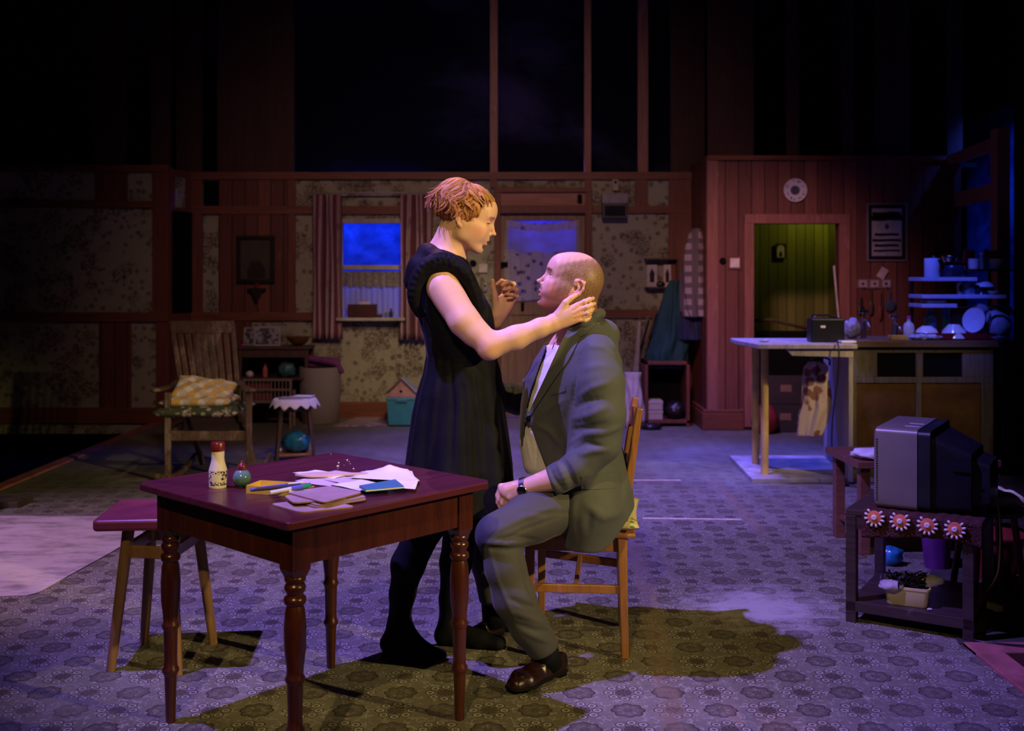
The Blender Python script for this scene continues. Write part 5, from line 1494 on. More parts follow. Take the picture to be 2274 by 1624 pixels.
# ================================================================== furniture in the foreground
M['tabletop'] = wood('dark_plum_lacquer', (0.055, 0.009, 0.016), (0.098, 0.017, 0.028), 0.30, .6, 'X', (0.30, 0.16, 0.18), spec=.5, scuff_amt=.68)
M['mahogany'] = wood('mahogany_gloss', (0.030, 0.006, 0.004), (0.078, 0.017, 0.009), 0.26, .8, 'Z', (0.30, 0.12, 0.07), spec=.6, scuff_amt=.72)
M['pine'] = wood('worn_honey_wood', (0.17, 0.085, 0.034), (0.30, 0.16, 0.068), 0.42, 1, 'Z', (0.10, 0.05, 0.03))
M['chairwood'] = wood('orange_beech', (0.22, 0.085, 0.028), (0.36, 0.16, 0.055), 0.32, 1, 'Z', spec=.5)
M['darkwood'] = wood('old_dark_wood', (0.045, 0.026, 0.018), (0.11, 0.062, 0.042), 0.45, 1, 'Z', (0.26, 0.19, 0.14))
# dining table
tp = (-.571, 2.688, 0); tang = .827; TA, TB, TZ = .763, .791, .7345
tb = thing('dining_table', 'small dark plum painted table with turned legs in the foreground', 'table', tp, tang)
m = MB(); ch = .028
poly = [(ch * .3, 0), (TA - ch, 0), (TA, ch), (TA, TB - ch * .3), (TA - ch * .3, TB), (ch, TB), (0, TB - ch), (0, ch * .3)]
m.prism(poly, TZ - .022, TZ); m.obj('tabletop', M['tabletop'], tb, bevel=.004, seg=3)
ins = .047; lw = .058
for i, (x0, y0, x1, y1) in enumerate(((ins + lw, ins + .006, TA - ins - lw, ins + .026), (ins + lw, TB - ins - .026, TA - ins - lw, TB - ins - .006), (ins + .006, ins + lw, ins + .026, TB - ins - lw), (TA - ins - .026, ins + lw, TA - ins - .006, TB - ins - lw))):
    box('apron', M['mahogany'], (x0 - .004, y0 - .004 * (i > 1), TZ - .135), (x1 + .004, y1 + .004 * (i > 1), TZ - .022), tb, bevel=.002)
prof = [(.0, 0), (.0135, 0), (.0145, .004), (.0185, .14), (.0205, .150), (.0255, .158), (.0255, .166), (.0205, .174), (.0195, .20), (.0215, .285), (.0225, .290), (.0265, .298), (.0265, .305), (.0225, .312), (.0225, .33), (.0285, .38), (.0300, .44), (.0265, .485),
        (.0225, .500), (.0285, .506), (.0300, .514), (.0285, .522), (.0225, .527), (.0220, .533), (.0265, .540), (.0290, .548), (.0265, .556), (.0225, .560), (.0270, .566), (.0285, .572), (.0260, .579), (.0225, .582), (.0225, .59)]
LT = [(r_, z_ * .985) for r_, z_ in prof]
for x_, y_ in ((ins, ins), (TA - ins - lw, ins), (TA - ins - lw, TB - ins - lw), (ins, TB - ins - lw)):
    c_ = (x_ + lw / 2, y_ + lw / 2, 0)
    mm = MB().lathe(LT, c_, 28)
    z1 = .578; a_ = lw / 2
    mm.hexa([(c_[0] + sx * .020, c_[1] + sy * .020, z1 - .012) for sx, sy in ((-1, -1), (1, -1), (1, 1), (-1, 1))], [(c_[0] + sx * a_, c_[1] + sy * a_, z1 + .012) for sx, sy in ((-1, -1), (1, -1), (1, 1), (-1, 1))])
    mm.box((x_, y_, z1 + .012), (x_ + lw, y_ + lw, TZ - .022))
    mm.obj('leg', M['mahogany'], tb, auto=42)
def ON(px, py, z=TZ):      # point of the photo on the horizontal plane z
    Y = (CH - z) * FPX / (py - HZ); return Vector(((px - CX) * Y / FPX, Y, z))
# stool
M['vinyl'] = plain('plum_vinyl', (0.20, 0.035, 0.050), .38, var=.25, scale=5, spec=.5)
sroot_loc = FL(352, 1462); sroot_loc.z = 0
st_ = thing('stool', 'wooden stool with a worn plum vinyl seat tucked behind the table', 'stool', sroot_loc, .10)
SH = .535
def loc(p): q = Vector(p) - sroot_loc; return Matrix.Rotation(-.10, 3, 'Z') @ q
ft = [loc(FL(246, 1490)), loc(FL(396, 1500)), loc(FL(474, 1430)), loc(FL(320, 1428))]
cx_ = sum((p.x for p in ft)) / 4; cy_ = sum((p.y for p in ft)) / 4
tops = []
for p in ft:
    t_ = Vector((cx_ + (p.x - cx_) * .62, cy_ + (p.y - cy_) * .80, SH - .035)); tops.append(t_)
    MB().tube([p, p.lerp(t_, .5), t_], [.0155, .019, .021], 14).obj('leg', M['pine'], st_, auto=50)
for a_, b_ in ((0, 1), (1, 2), (2, 3), (3, 0)):
    p, q = ft[a_].lerp(tops[a_], .82), ft[b_].lerp(tops[b_], .82)
    MB().bar(p, q, .018, .042, side=(0, 0, 1) if False else None).obj('rail', M['pine'], st_, bevel=.004) if False else MB().bar(p, q, .042, .018, side=(0, 0, 1)).obj('rail', M['pine'], st_, bevel=.004)
pl, pr = loc(ON(214, 1148, SH)), loc(ON(352, 1090, SH))
def rrect(x0, y0, x1, y1, r, n=5):
    o_ = []
    for cx2, cy2, a0 in ((x1 - r, y0 + r, -90), (x1 - r, y1 - r, 0), (x0 + r, y1 - r, 90), (x0 + r, y0 + r, 180)):
        for i in range(n + 1): a = R(a0 + 90 * i / n); o_.append((cx2 + r * math.cos(a), cy2 + r * math.sin(a)))
    return o_
MB().prism(rrect(pl.x, cy_ - .175, pl.x + .39, cy_ + .175, .022), SH - .040, SH).obj('seat', M['vinyl'], st_, bevel=.011, seg=4, auto=60)
# dining chair under the man
def chairfn():
    base = Vector((.24, 3.98, 0))
    c = thing('dining_chair', 'orange wooden chair with a floral seat cushion under the seated man', 'chair', base, 0)
    L = lambda v: Vector(v) - base
    nr, fr_, nf, ff = Vector((.404, 3.77, 0)), Vector((.430, 4.11, 0)), Vector((.055, 3.80, 0)), Vector((.110, 4.28, 0))
    back = Vector((.055, .01, 0)); SZ = .445
    for p in (nr, fr_):
        tp_ = p + Vector((.052, 0, .895)); mid = p + Vector((-.012, 0, .46))
        mm = MB(); mm.bar(L(p), L(mid), .026, .030, .034, .038, side=(1, 0, 0)); mm.bar(L(mid), L(tp_), .034, .038, .022, .030, side=(1, 0, 0))
        mm.obj('rear_leg', M['chairwood'], c, bevel=.004)
    for p, q in ((nf, Vector((.010, .010, 0))), (ff, Vector((.01, -.01, 0)))):
        MB().bar(L(p + q), L(p + q + Vector((0, 0, .43))), .026, .026, .036, .036, side=(1, 0, 0)).obj('front_leg', M['chairwood'], c, bevel=.004)
    for a_, b_, z_, w_ in ((nf, nr, .245, .030), (ff, fr_, .245, .030), (nf, nr, .405, .05), (ff, fr_, .405, .05), (nf, ff, .405, .05), (nr, fr_, .405, .05), (nf.lerp(nr, .5), ff.lerp(fr_, .5), .245, .026)):
        MB().bar(L(a_ + Vector((0, 0, z_))), L(b_ + Vector((0, 0, z_))), w_, .018, side=(0, 0, 1)).obj('rail', M['chairwood'], c, bevel=.003)
    for z_, w_ in ((.83, .075), (.66, .045)):
        o_ = .052 * (z_ - .46) / .435
        MB().bar(L(nr + Vector((o_, 0, z_))), L(fr_ + Vector((o_, 0, z_))), w_, .018, side=(0, 0, 1)).obj('back_rail', M['chairwood'], c, bevel=.004)
    sp = [nf + Vector((-.03, -.025, 0)), nr + Vector((.035, -.03, 0)), fr_ + Vector((.035, .03, 0)), ff + Vector((-.03, .03, 0))]
    MB().hexa([L(p + Vector((0, 0, SZ - .012))) for p in sp], [L(p + Vector((0, 0, SZ + .006))) for p in sp]).obj('seat', M['chairwood'], c, bevel=.006)
    return c
chairfn()
def floral(name, base, petal, leaf, sc_=9.0, stripes=False):
    t = NT(name); P = t.co('Object', (1, 1, 1))
    wob = t.noise(P, 30, 3)
    f1 = t.m_('SUBTRACT', 1.0, t.step(t.m_('ADD', t.vor(P, sc_), t.m_('MULTIPLY', wob, .3)), .38, .46))
    f2 = t.m_('SUBTRACT', 1.0, t.step(t.m_('ADD', t.vor(P, sc_ * 2.1), t.m_('MULTIPLY', wob, .5)), .46, .54))
    c = t.mix(f2, base, leaf); c = t.mix(t.m_('MULTIPLY', f1, t.step(wob, .35, .5)), c, petal)
    t.bump(t.noise(P, 300, 2), .1, .001)
    return t.done(c, .8, 0, .2)
M['cush_y'] = floral('yellow_floral_cotton', (.62, .52, .26), (.55, .20, .13), (.10, .20, .07), 12)
def pillow(cx, cy, z0, z1, hx, hy, rz, mat, name, label, cat, tilt=None, n=26, puff=.5, ex=.35, wob=.006, seed=1, group=None, bottom=True):
    rnd = random.Random(seed); ph = [rnd.uniform(0, 6) for _ in range(6)]
    mb = MB(); W = n + 1; hz = (z1 - z0) / 2
    for sgn in (1, -1):
        vs = []
        for j in range(W):
            for i in range(W):
                u, v = i / n * 2 - 1, j / n * 2 - 1
                e_ = (1 - u ** 4) * (1 - v ** 4)
                h = hz * (max(e_, 0) ** ex)
                pinch = 1 - .05 * (1 - abs(u)) * 0 - .06 * (u * u) * (v * v) * -1
                x = hx * u * (1 - .05 * (1 - v * v)); y = hy * v * (1 - .05 * (1 - u * u))
                w_ = wob * (math.sin(u * 7 + ph[0]) * math.sin(v * 6 + ph[1]) + .5 * math.sin(u * 13 + v * 9 + ph[2])) * (1 if sgn > 0 else .3)
                vs.append((x, y, sgn * h + w_ * max(e_, 0)))
        fs = [(j * W + i, j * W + i + 1, (j + 1) * W + i + 1, (j + 1) * W + i) for j in range(n) for i in range(n)]
        if sgn < 0: fs = [f[::-1] for f in fs]
        mb.add(vs, fs)
    Mx = Matrix.Rotation(rz, 4, 'Z') @ (tilt if tilt is not None else Matrix.Identity(4))
    o = mb.obj(name, mat, smooth=True)
    bm = bmesh.new(); bm.from_mesh(o.data); bmesh.ops.remove_doubles(bm, verts=bm.verts, dist=.0005); bm.to_mesh(o.data); bm.free()
    o.matrix_world = Matrix.Translation((cx, cy, (z0 + z1) / 2)) @ Mx
    return tag(o, label, cat, group)
pillow(.255, 3.985, .453, .505, .225, .245, -.12, M['cush_y'], 'seat_cushion', 'yellow floral cushion tied on the seat under the man', 'cushion', seed=3)

# ---------------- things on the table
M['ceramic'] = plain('cream_glaze', (.72, .64, .50), .15, var=.06, spec=.6)
M['redcap'] = plain('red_brown_cap', (.14, .012, .010), .3, var=.15, spec=.5)
def T(px, py): return ON(px, py)
p = T(484, 1083)
sh = thing('sauce_bottle', 'tall cream ceramic bottle with a dark red screw cap and black printed label', 'bottle', p)
MB().lathe([(.0, 0), (.0245, 0), (.0265, .003), (.0268, .006), (.0268, .052), (.0262, .056), (.0200, .078), (.0188, .088), (.0190, .110), (.0, .110)], (0, 0, 0), 36).obj('bottle_body', M['ceramic'], sh, auto=40)
MB().lathe([(.0, .110), (.0208, .110), (.0212, .114), (.0208, .133), (.0190, .136), (.0, .136)], (0, 0, 0), 36).obj('cap', M['redcap'], sh, auto=40)
t = NT('black_scroll_print'); P = t.co('Object', (1, 1, 1))
n1 = t.m_('ABSOLUTE', t.m_('SUBTRACT', t.noise(P, 95, 2, .5, .9), .5)); f_ = t.m_('SUBTRACT', 1.0, t.step(n1, .035, .06))
n2 = t.m_('SUBTRACT', 1.0, t.step(t.vor(P, 130), .26, .36)); x_, y_, z_ = t.xyz(P)
ctr = t.m_('MULTIPLY', t.m_('SUBTRACT', 1.0, t.step(t.m_('ABSOLUTE', t.m_('SUBTRACT', z_, .031)), .010, .012)), t.m_('SUBTRACT', 1.0, t.step(t.m_('ABSOLUTE', x_), .012, .014)))
k_ = t.m_('MULTIPLY', t.m_('MAXIMUM', f_, n2), t.m_('SUBTRACT', 1.0, ctr))
M['print'] = t.done(t.mix(k_, (.72, .64, .50), (.015, .015, .015)), .2, 0, .5)
MB().lathe([(.0270, .009), (.0271, .010), (.0271, .051), (.0270, .052)], (0, 0, 0), 36).obj('label_band', M['print'], sh, auto=40)
for i, (w_, z_) in enumerate((("STONE", .0345), ("ROAD", .0265))):
    pass
p = T(537, 1082)
pm = thing('pepper_pot', 'small round blue green glazed pot with a dark pointed cap', 'pepper pot', p)
t = NT('blue_green_glaze'); x_, y_, z_ = t.xyz(t.co('Object'))
M['glaze'] = t.done(t.ramp(t.m_('MULTIPLY', z_, 20), [(.1, (.02, .06, .015)), (.45, (.07, .15, .11)), (.95, (.10, .19, .19))]), .12, 0, .6)
rr = [(0, 0), (.014, 0), (.016, .003)] + [(.016 + .0115 * math.sin(PI * i / 14) ** .8 + (.0005 if i % 2 else 0), .004 + .046 * i / 14) for i in range(15)] + [(.013, .052), (.0, .052)]
MB().lathe(rr, (0, 0, 0), 32).obj('pot_body', M['glaze'], pm, auto=50)
MB().lathe([(0, .052), (.0135, .052), (.0138, .062), (.0128, .066), (.008, .070), (.0035, .075), (.0022, .079), (0, .080)], (0, 0, 0), 28).obj('cap', M['redcap'], pm, auto=40)
# yellow box of pens
M['yellowcard'] = plain('yellow_card', (.62, .42, .07), .5, var=.12)
a0, a1 = T(546, 1098), T(642, 1104)
p = T(546, 1097); ang = math.atan2(a1.y - a0.y, a1.x - a0.x)
bxr = thing('pen_box', 'shallow yellow cardboard tray holding pens', 'box', p, ang)
Lb, Wb, Hb = .160, .085, .024
MB().box((0, 0, 0), (Lb, Wb, .002)).obj('tray_base', M['yellowcard'], bxr)
for lo, hi in (((0, 0, 0), (Lb, .002, Hb)), ((0, Wb - .002, 0), (Lb, Wb, Hb)), ((0, 0, 0), (.002, Wb, Hb)), ((Lb - .002, 0, 0), (Lb, Wb, Hb))):
    MB().box(lo, hi).obj('tray_wall', M['yellowcard'], bxr)
def pen(a, b, mats, label, rad=.0045, cap=.3, za=.028, zb=.034):
    A_, B_ = ON(a[0], a[1], TZ + za), ON(b[0], b[1], TZ + zb)
    base = A_.lerp(B_, .5)
    r_ = thing('pen', label, 'pen', base, 0, 'pens and pencils in the yellow tray')
    a_, b_ = A_ - base, B_ - base; c_ = b_.lerp(a_, cap)
    MB().tube([a_, c_], [rad, rad], 10).obj('barrel', mats[0], r_, auto=50)
    MB().tube([c_, b_], [rad * 1.15, rad * 1.1], 10).obj('pen_cap', mats[1], r_, auto=50)
M['white'] = plain('white_plastic', (.62, .60, .58), .35, var=.05)
M['penblue'] = plain('blue_plastic', (.10, .12, .55), .3, var=.1); M['pengrn'] = plain('green_plastic', (.02, .26, .14), .3, var=.1); M['pendark'] = plain('dark_plastic', (.05, .035, .05), .35, var=.1)
pen((556, 1088), (674, 1072), (M['penblue'], M['white']), 'blue pen with a white end, rearmost in the yellow tray')
pen((556, 1088.5), (668, 1078), (M['pendark'], M['pendark']), 'dark brown felt pen lying across the yellow tray', rad=.0055, za=.027, zb=.030)
pen((600, 1095), (672, 1081), (M['white'], M['penblue']), 'white pen with a blue cap leaning on the tray edge', rad=.006, cap=.35, za=.022, zb=.032)
pen((640, 1092), (689, 1077), (M['white'], M['pengrn']), 'pen with a green cap sticking out of the yellow tray', rad=.006, cap=.5, za=.022, zb=.030)
pen((652, 1090), (697, 1081), (M['chairwood'], M['chairwood']), 'orange pencil sticking out beside the green cap', rad=.003, za=.020, zb=.024)
# coasters and mats of hardboard
M['mauve'] = plain('mauve_laminate', (.40, .26, .28), .4, var=.12, scale=20); M['hard'] = plain('hardboard_edge', (.24, .13, .06), .7)
def mat_board(P, z, th, label, tiltz=(0, 0, 0, 0)):
    pts = [ON(x, y, TZ + z) for x, y in P]; c0 = sum(pts, Vector()) / 4; rt = thing('place_mat', label, 'place mat', (c0.x, c0.y, TZ + z), 0, 'stack of hardboard mats')
    poly = []
    for i in range(4):
        a, b, c = pts[i - 1], pts[i], pts[(i + 1) % 4]
        r_ = .018; u = (a - b).normalized() * r_; v = (c - b).normalized() * r_
        for t_ in (0, .25, .5, .75, 1): q = b + u * (1 - t_) ** 2 + v * t_ ** 2; poly.append((q.x - c0.x, q.y - c0.y))
    ar = sum(poly[i][0] * poly[(i + 1) % len(poly)][1] - poly[(i + 1) % len(poly)][0] * poly[i][1] for i in range(len(poly)))
    if ar < 0: poly.reverse()
    MB().prism(poly, 0, th * .8).obj('board', M['hard'], rt); MB().prism(poly, th * .8, th).obj('laminate', M['mauve'], rt)
    return rt
mat_board([(600, 1122), (668, 1141), (790, 1128), (712, 1110)], 0, .004, 'mauve hardboard mat at the bottom of the stack, sticking out left')
mat_board([(634, 1108), (700, 1130), (818, 1111), (740, 1095)], .0045, .004, 'mauve hardboard mat second from the bottom of the stack')
mat_board([(640, 1100), (704, 1126), (816, 1106), (742, 1088)], .009, .004, 'mauve hardboard mat third from the bottom of the stack')
mat_board([(630, 1104), (652, 1120), (772, 1110), (735, 1092)], .0135, .004, 'mauve hardboard mat fourth from the bottom, turned to the left')
mat_board([(636, 1096), (720, 1119), (806, 1096), (734, 1082)], .018, .004, 'mauve hardboard mat on top of the stack')
# papers
M['paperw'] = plain('white_paper', (.74, .72, .74), .7, var=.04); M['paperp'] = plain('pinkish_paper', (.55, .42, .46), .7, var=.05)
def sheet(P, z, mat, label, curl=0.0, cc=None, name='paper_sheet', group='loose papers on the table'):
    q = [ON(x, y, TZ + z) for x, y in P]; n = 14
    c0 = sum(q, Vector()) / 4
    def fn(u, v):
        p = q[0] * (1 - u) * (1 - v) + q[1] * u * (1 - v) + q[2] * u * v + q[3] * (1 - u) * v
        k = 0
        if cc: k = curl * max(0, 1 - math.hypot(u - cc[0], v - cc[1]) / .55) ** 2
        return (p.x - c0.x, p.y - c0.y, k + .001 * (1 + math.sin(u * 7 + v * 5 + z * 999)))
    mb = MB(); mb.grid(fn, n, n)
    o = mb.obj(name, mat, smooth=True, solid=.0006); o.location = (c0.x, c0.y, TZ + z + .0005)
    return tag(o, label, 'paper', group)
sheet([(655, 1070), (700, 1054), (765, 1066), (735, 1082)], .002, M['paperp'], 'pinkish wrapping paper lying flat behind the mats')
sheet([(690, 1060), (745, 1045), (820, 1058), (770, 1078)], .004, M['paperp'], 'pinkish folded paper partly under the white sheets')
sheet([(650, 1052), (700, 1045), (775, 1056), (740, 1064)], .0065, M['paperw'], 'white card lying over the pinkish paper')
sheet([(735, 1078), (800, 1066), (862, 1079), (800, 1091)], .006, M['paperw'], 'white sheet under the blue booklet, to its left')
sheet([(775, 1062), (815, 1046), (905, 1044), (932, 1070)], .009, M['paperw'], 'white sheet with a curled far corner, topmost of the letters', .022, (.9, .55))
sheet([(800, 1050), (850, 1040), (915, 1048), (928, 1074)], .0075, M['paperw'], 'white sheet just below the curled one', .010, (1, .5))
sheet([(800, 1082), (860, 1072), (930, 1066), (922, 1088)], .0105, M['paperw'], 'white letter with a lifted right corner beside the blue booklet', .008, (1, .2))
sheet([(770, 1084), (800, 1090), (866, 1094), (846, 1078)], .0012, M['paperw'], 'white paper slip in front of the blue booklet')
q = [ON(x, y, TZ + .016) for x, y in ((797, 1083), (812, 1093), (898, 1085), (878, 1069))]; c0 = sum(q, Vector()) / 4
bl = thing('booklet', 'small blue booklet lying on top of the white papers', 'booklet', c0)
M['bluebook'] = plain('blue_cover', (.05, .17, .26), .5, var=.1)
def slab(q, z0, z1): return MB().hexa([Vector((p.x - c0.x, p.y - c0.y, z0)) for p in q], [Vector((p.x - c0.x, p.y - c0.y, z1)) for p in q])
slab(q, 0, .001).obj('back_cover', M['bluebook'], bl); slab([p.lerp(c0, .02) for p in q], .001, .005).obj('pages', M['paperw'], bl); slab(q, .005, .006).obj('front_cover', M['bluebook'], bl)
# wooden spoon rest / bat
a, b = ON(655, 1056, TZ + .010), ON(818, 1052, TZ + .012)
mb = MB(); d = (b - a).normalized(); nrm = Vector((-d.y, d.x, 0)); L_ = (b - a).length; poly = []
def wdt(t): return .034 * math.sin(min(1, t / .30) * PI / 2) * (1 if t < .45 else max(.36, 1 - (t - .45) * 3.2)) if t < .97 else .008
ts = [i / 24 for i in range(25)]
up_ = [(a + d * L_ * t + nrm * wdt(t)) for t in ts]; dn = [(a + d * L_ * t - nrm * wdt(t)) for t in reversed(ts)]
pts = [(v.x - a.x, v.y - a.y) for v in dn + up_]
ar = sum(pts[i][0] * pts[(i + 1) % len(pts)][1] - pts[(i + 1) % len(pts)][0] * pts[i][1] for i in range(len(pts)))
if ar < 0: pts.reverse()
o = MB().prism(pts, 0, .006).obj('butter_pat', plain('pale_beech', (.60, .42, .32), .5, var=.08), bevel=.001); o.location = (a.x, a.y, TZ + .008)
tag(o, 'pale wooden butter pat with a handle lying across the papers', 'butter pat')
# crumbs
cm = plain('crumb_white', (.75, .70, .62), .8)
for i, (x_, y_, r_) in enumerate(((752, 1029, .0035), (750, 1037, .0045), (771, 1023, .0035), (776, 1026, .0018), (778, 1031, .0016), (785, 1042, .0030), (764, 1034, .0014), (735, 1009, .0018))):
    p = ON(x_, y_)
    o = MB().ell((0, 0, 0), (r_, r_ * .8, r_ * .55), 8, 5).obj('crumb', cm); o.location = (p.x, p.y, TZ + r_ * .5)
    tag(o, 'tiny white bread crumb scattered near the far corner of the table', 'crumb', 'bread crumbs on the table')

# ================================================================== rocking armchair at the rear left
def armchair():
    Yc = 7.0; c = AT(455, 960, Yc + .2); base = Vector((c.x, Yc + .22, 0))
    r_ = thing('armchair', 'old slatted wooden armchair standing left behind the table', 'armchair', base, .0)
    k = Yc / FPX; L = lambda px, py, dy=0.0: Vector((XX(px, Yc) - base.x, Yc + dy - base.y, ZZ(py, Yc)))
    W = lambda mm, n_: mm.obj(n_, M['oldchair'], r_, bevel=.004)
    ya, yb = 0.0, .50
    gz = 0.0
    for px in (373, 553):
        p = L(px, 900, ya); W(MB().bar(Vector((p.x, p.y, .03)), Vector((p.x, p.y, ZZ(872, Yc))), .036, .036, side=(1, 0, 0)), 'front_leg')
    # back posts lean away
    for px0, px1 in ((394, 372), (518, 508)):
        p = Vector((XX(px0 + 8, Yc) - base.x, yb - .22, .03)); q = Vector((XX(px0, Yc) * 1.05 - base.x, yb - .20, .42)); e_ = Vector((XX(px1, Yc) * 1.09 - base.x, yb + .02, 1.02))
        W(MB().bar(p, q, .034, .034, side=(1, 0, 0)).bar(q, e_, .034, .034, .030, .026, side=(1, 0, 0)), 'back_post')
    xl, xr = XX(366, Yc) * 1.09 - base.x, XX(511, Yc) * 1.09 - base.x
    ql, qr = XX(390, Yc) * 1.05 - base.x, XX(520, Yc) * 1.05 - base.x
    def bp(u, z): 
        t_ = (z - .42) / .60; return Vector(((ql + (qr - ql) * u) * (1 - t_) + (xl + (xr - xl) * u) * t_, yb - .20 + .22 * t_, z))
    W(MB().grid(lambda u, v: bp(u, .955 + v * .085 + .012 * math.sin(u * PI)) + Vector((0, 0, 0)), 16, 1), 'x') if False else None
    tr = MB(); n = 12
    for s_ in (0, 1):
        pass
    tr.hexa([bp(0, .955) + Vector((0, -.012, 0)), bp(1, .955) + Vector((0, -.012, 0)), bp(1, .955) + Vector((0, .014, 0)), bp(0, .955) + Vector((0, .014, 0))], [bp(0, 1.045) + Vector((0, -.012, 0)), bp(1, 1.045) + Vector((0, -.012, 0)), bp(1, 1.045) + Vector((0, .014, 0)), bp(0, 1.045) + Vector((0, .014, 0))]); W(tr, 'top_rail')
    for i in range(7):
        u = .14 + .72 * i / 6
        W(MB().bar(bp(u, .44), bp(u, .96), .036, .010, side=(1, 0, 0)), 'slat')
    W(MB().bar(bp(0, .44), bp(1, .44), .05, .02, side=(0, 0, 1)), 'back_rail')
    # seat frame
    sz = ZZ(968, Yc)
    fl_, fr2 = Vector((XX(373, Yc) - base.x, ya - .22, sz)), Vector((XX(553, Yc) - base.x, ya - .22, sz))
    W(MB().bar(fl_ + Vector((0, .0, 0)), fr2, .065, .022, side=(0, 0, 1)), 'seat_rail')
    for a_, b_ in ((fl_, bp(0, .42)), (fr2, bp(1, .42))): W(MB().bar(a_, Vector((b_.x, b_.y, a_.z)), .055, .02, side=(0, 0, 1)), 'seat_rail')
    # arms
    for s_, px, bu in ((-1, 348, 0), (1, 560, 1)):
        a0 = Vector((XX(px, Yc) - base.x, ya - .26, ZZ(866, Yc))); a1 = bp(bu, .62)
        mm = MB(); pts = [a0, a0.lerp(a1, .35) + Vector((0, 0, -.012)), a0.lerp(a1, .7) + Vector((0, 0, -.02)), a1]
        for i in range(3): mm.bar(pts[i], pts[i + 1], .062 - .008 * i, .022, .062 - .008 * (i + 1), .022, side=(1, 0, 0))
        mm.ell(a0 + Vector((0, .01, 0)), (.033, .03, .016), 14, 8)
        W(mm, 'arm')
    for s_, px in ((-1, 373), (1, 553)):
        x = XX(px, Yc) - base.x; mm = MB(); n = 10; pts = []
        for i in range(n + 1):
            t_ = i / n * 2 - 1; pts.append(Vector((x, -.02 + .42 * t_, .018 + .065 * t_ * t_)))
        for i in range(n): mm.bar(pts[i], pts[i + 1], .028, .034, side=(1, 0, 0))
        W(mm, 'rocker')
    return base
M['oldchair'] = wood('chipped_brown_paint', (0.055, 0.032, 0.020), (0.16, 0.095, 0.060), 0.5, 1, 'Z', (0.34, 0.25, 0.18), scuff_amt=.50)
ab = armchair()
M['cush_g'] = floral('dark_green_floral', (.060, .070, .040), (.50, .42, .36), (.38, .34, .26), 8.5)
t = NT('yellow_gingham'); x_, y_, z_ = t.xyz(t.co('Object', (1, 1, 1), rot=(0, 0, .7)))
gx = t.step(t.m_('SINE', t.m_('MULTIPLY', x_, 70)), -.15, .15); gy = t.step(t.m_('SINE', t.m_('MULTIPLY', y_, 70)), -.15, .15)
c = t.mix(gx, (.62, .58, .56), (.58, .36, .09)); c = t.mix(t.m_('MULTIPLY', gy, .55), c, (.40, .30, .26))
c = t.mix(t.m_('MULTIPLY', t.m_('SUBTRACT', 1.0, t.step(t.m_('ABSOLUTE', t.m_('SINE', t.m_('MULTIPLY', x_, 35))), .06, .12)), .8), c, (.62, .32, .05))
M['gingham'] = t.done(c, .85, 0, .15)
pc_ = AT(458, 935, 7.2)
pillow(ab.x + .005, ab.y - .03, .430, .505, .285, .27, .0, M['cush_g'], 'seat_cushion', 'dark green floral seat cushion on the old armchair', 'cushion', seed=5, wob=.008)
pillow(ab.x - .03, ab.y - .02, .490, .560, .235, .19, .04, M['gingham'], 'cushion', 'yellow checked cushion lying flat, lower one on the armchair', 'cushion', seed=6, wob=.008)
pillow(ab.x - .01, ab.y + .0, .545, .635, .205, .13, .05, M['gingham'], 'cushion', 'yellow checked cushion leaning on the slats, upper one on the armchair', 'cushion', tilt=Matrix.Rotation(R(26), 4, 'X') @ Matrix.Rotation(R(9), 4, 'Y'), seed=8, wob=.012)

# small side table with doily
def sidetable():
    base = FL(655, 1026); Yc = base.y
    r_ = thing('side_table', 'small dark side table with splayed legs beside the armchair', 'side table', base, .25)
    h = ZZ(886, Yc)
    MB().lathe([(0, h - .02), (.150, h - .02), (.155, h - .015), (.155, h - .004), (.150, h), (0, h)], (0, 0, 0), 32).obj('tabletop', M['darkwood'], r_, auto=40)
    for sx in (-1, 1):
        for sy in (-1, 1): MB().bar((sx * .135, sy * .115, 0), (sx * .095, sy * .085, h - .02), .022, .022, .030, .030, side=(1, 0, 0)).obj('leg', M['darkwood'], r_, bevel=.003)
    for sy in (-1, 1): MB().box((-.095, sy * .085 - .01, h - .085), (.095, sy * .085 + .01, h - .02)).obj('apron', M['darkwood'], r_)
    for sx in (-1, 1): MB().box((sx * .095 - .01, -.085, h - .085), (sx * .095 + .01, .085, h - .02)).obj('apron', M['darkwood'], r_)
    MB().box((-.125, -.10, .055), (.125, .10, .073)).obj('shelf', M['chairwood'], r_, bevel=.003)
    return base, h
sb, shh = sidetable()
def doily(c, r, h, drop, n=12, seed=0, sq=1.0):
    rnd = random.Random(seed)
    def fn(u, v):
        a = u * 2 * PI; rr_ = v * r * (1 + .06 * math.cos(a * n) * v)
        edge = max(0, rr_ - .155) ; z = h + .003 - edge * drop + .0015 * math.sin(a * n * 1) * v + (.012 * math.sin(a * 5 + 1) * (edge > 0) * edge * 6)
        q = min(rr_, .155 + edge * .55)
        return (c.x + q * math.cos(a) * sq, c.y + q * math.sin(a), z)
    return MB().grid(fn, 144, 14)
t = NT('cream_crochet'); P = t.co('Object'); ho = t.vor(P, 60); 
M['crochet'] = t.done(t.mix(t.m_('SUBTRACT', 1.0, t.step(ho, .10, .16)), (.66, .60, .52), (.22, .18, .15)), .9, 0, .1)
tag(doily(sb, .205, shh, 1.05, 14).obj('doily', M['crochet'], smooth=True, solid=.002), 'cream crochet doily with a scalloped edge on the small side table', 'doily')
q = sb + Vector((-.03, -.02, shh + .005))
o = MB().box((-.085, -.06, 0), (.085, .06, .006), rot=.3).obj('notebook', plain('grey_cover', (.26, .22, .22), .6)); o.location = q; tag(o, 'flat grey notebook lying on the crochet doily, left one', 'notebook')
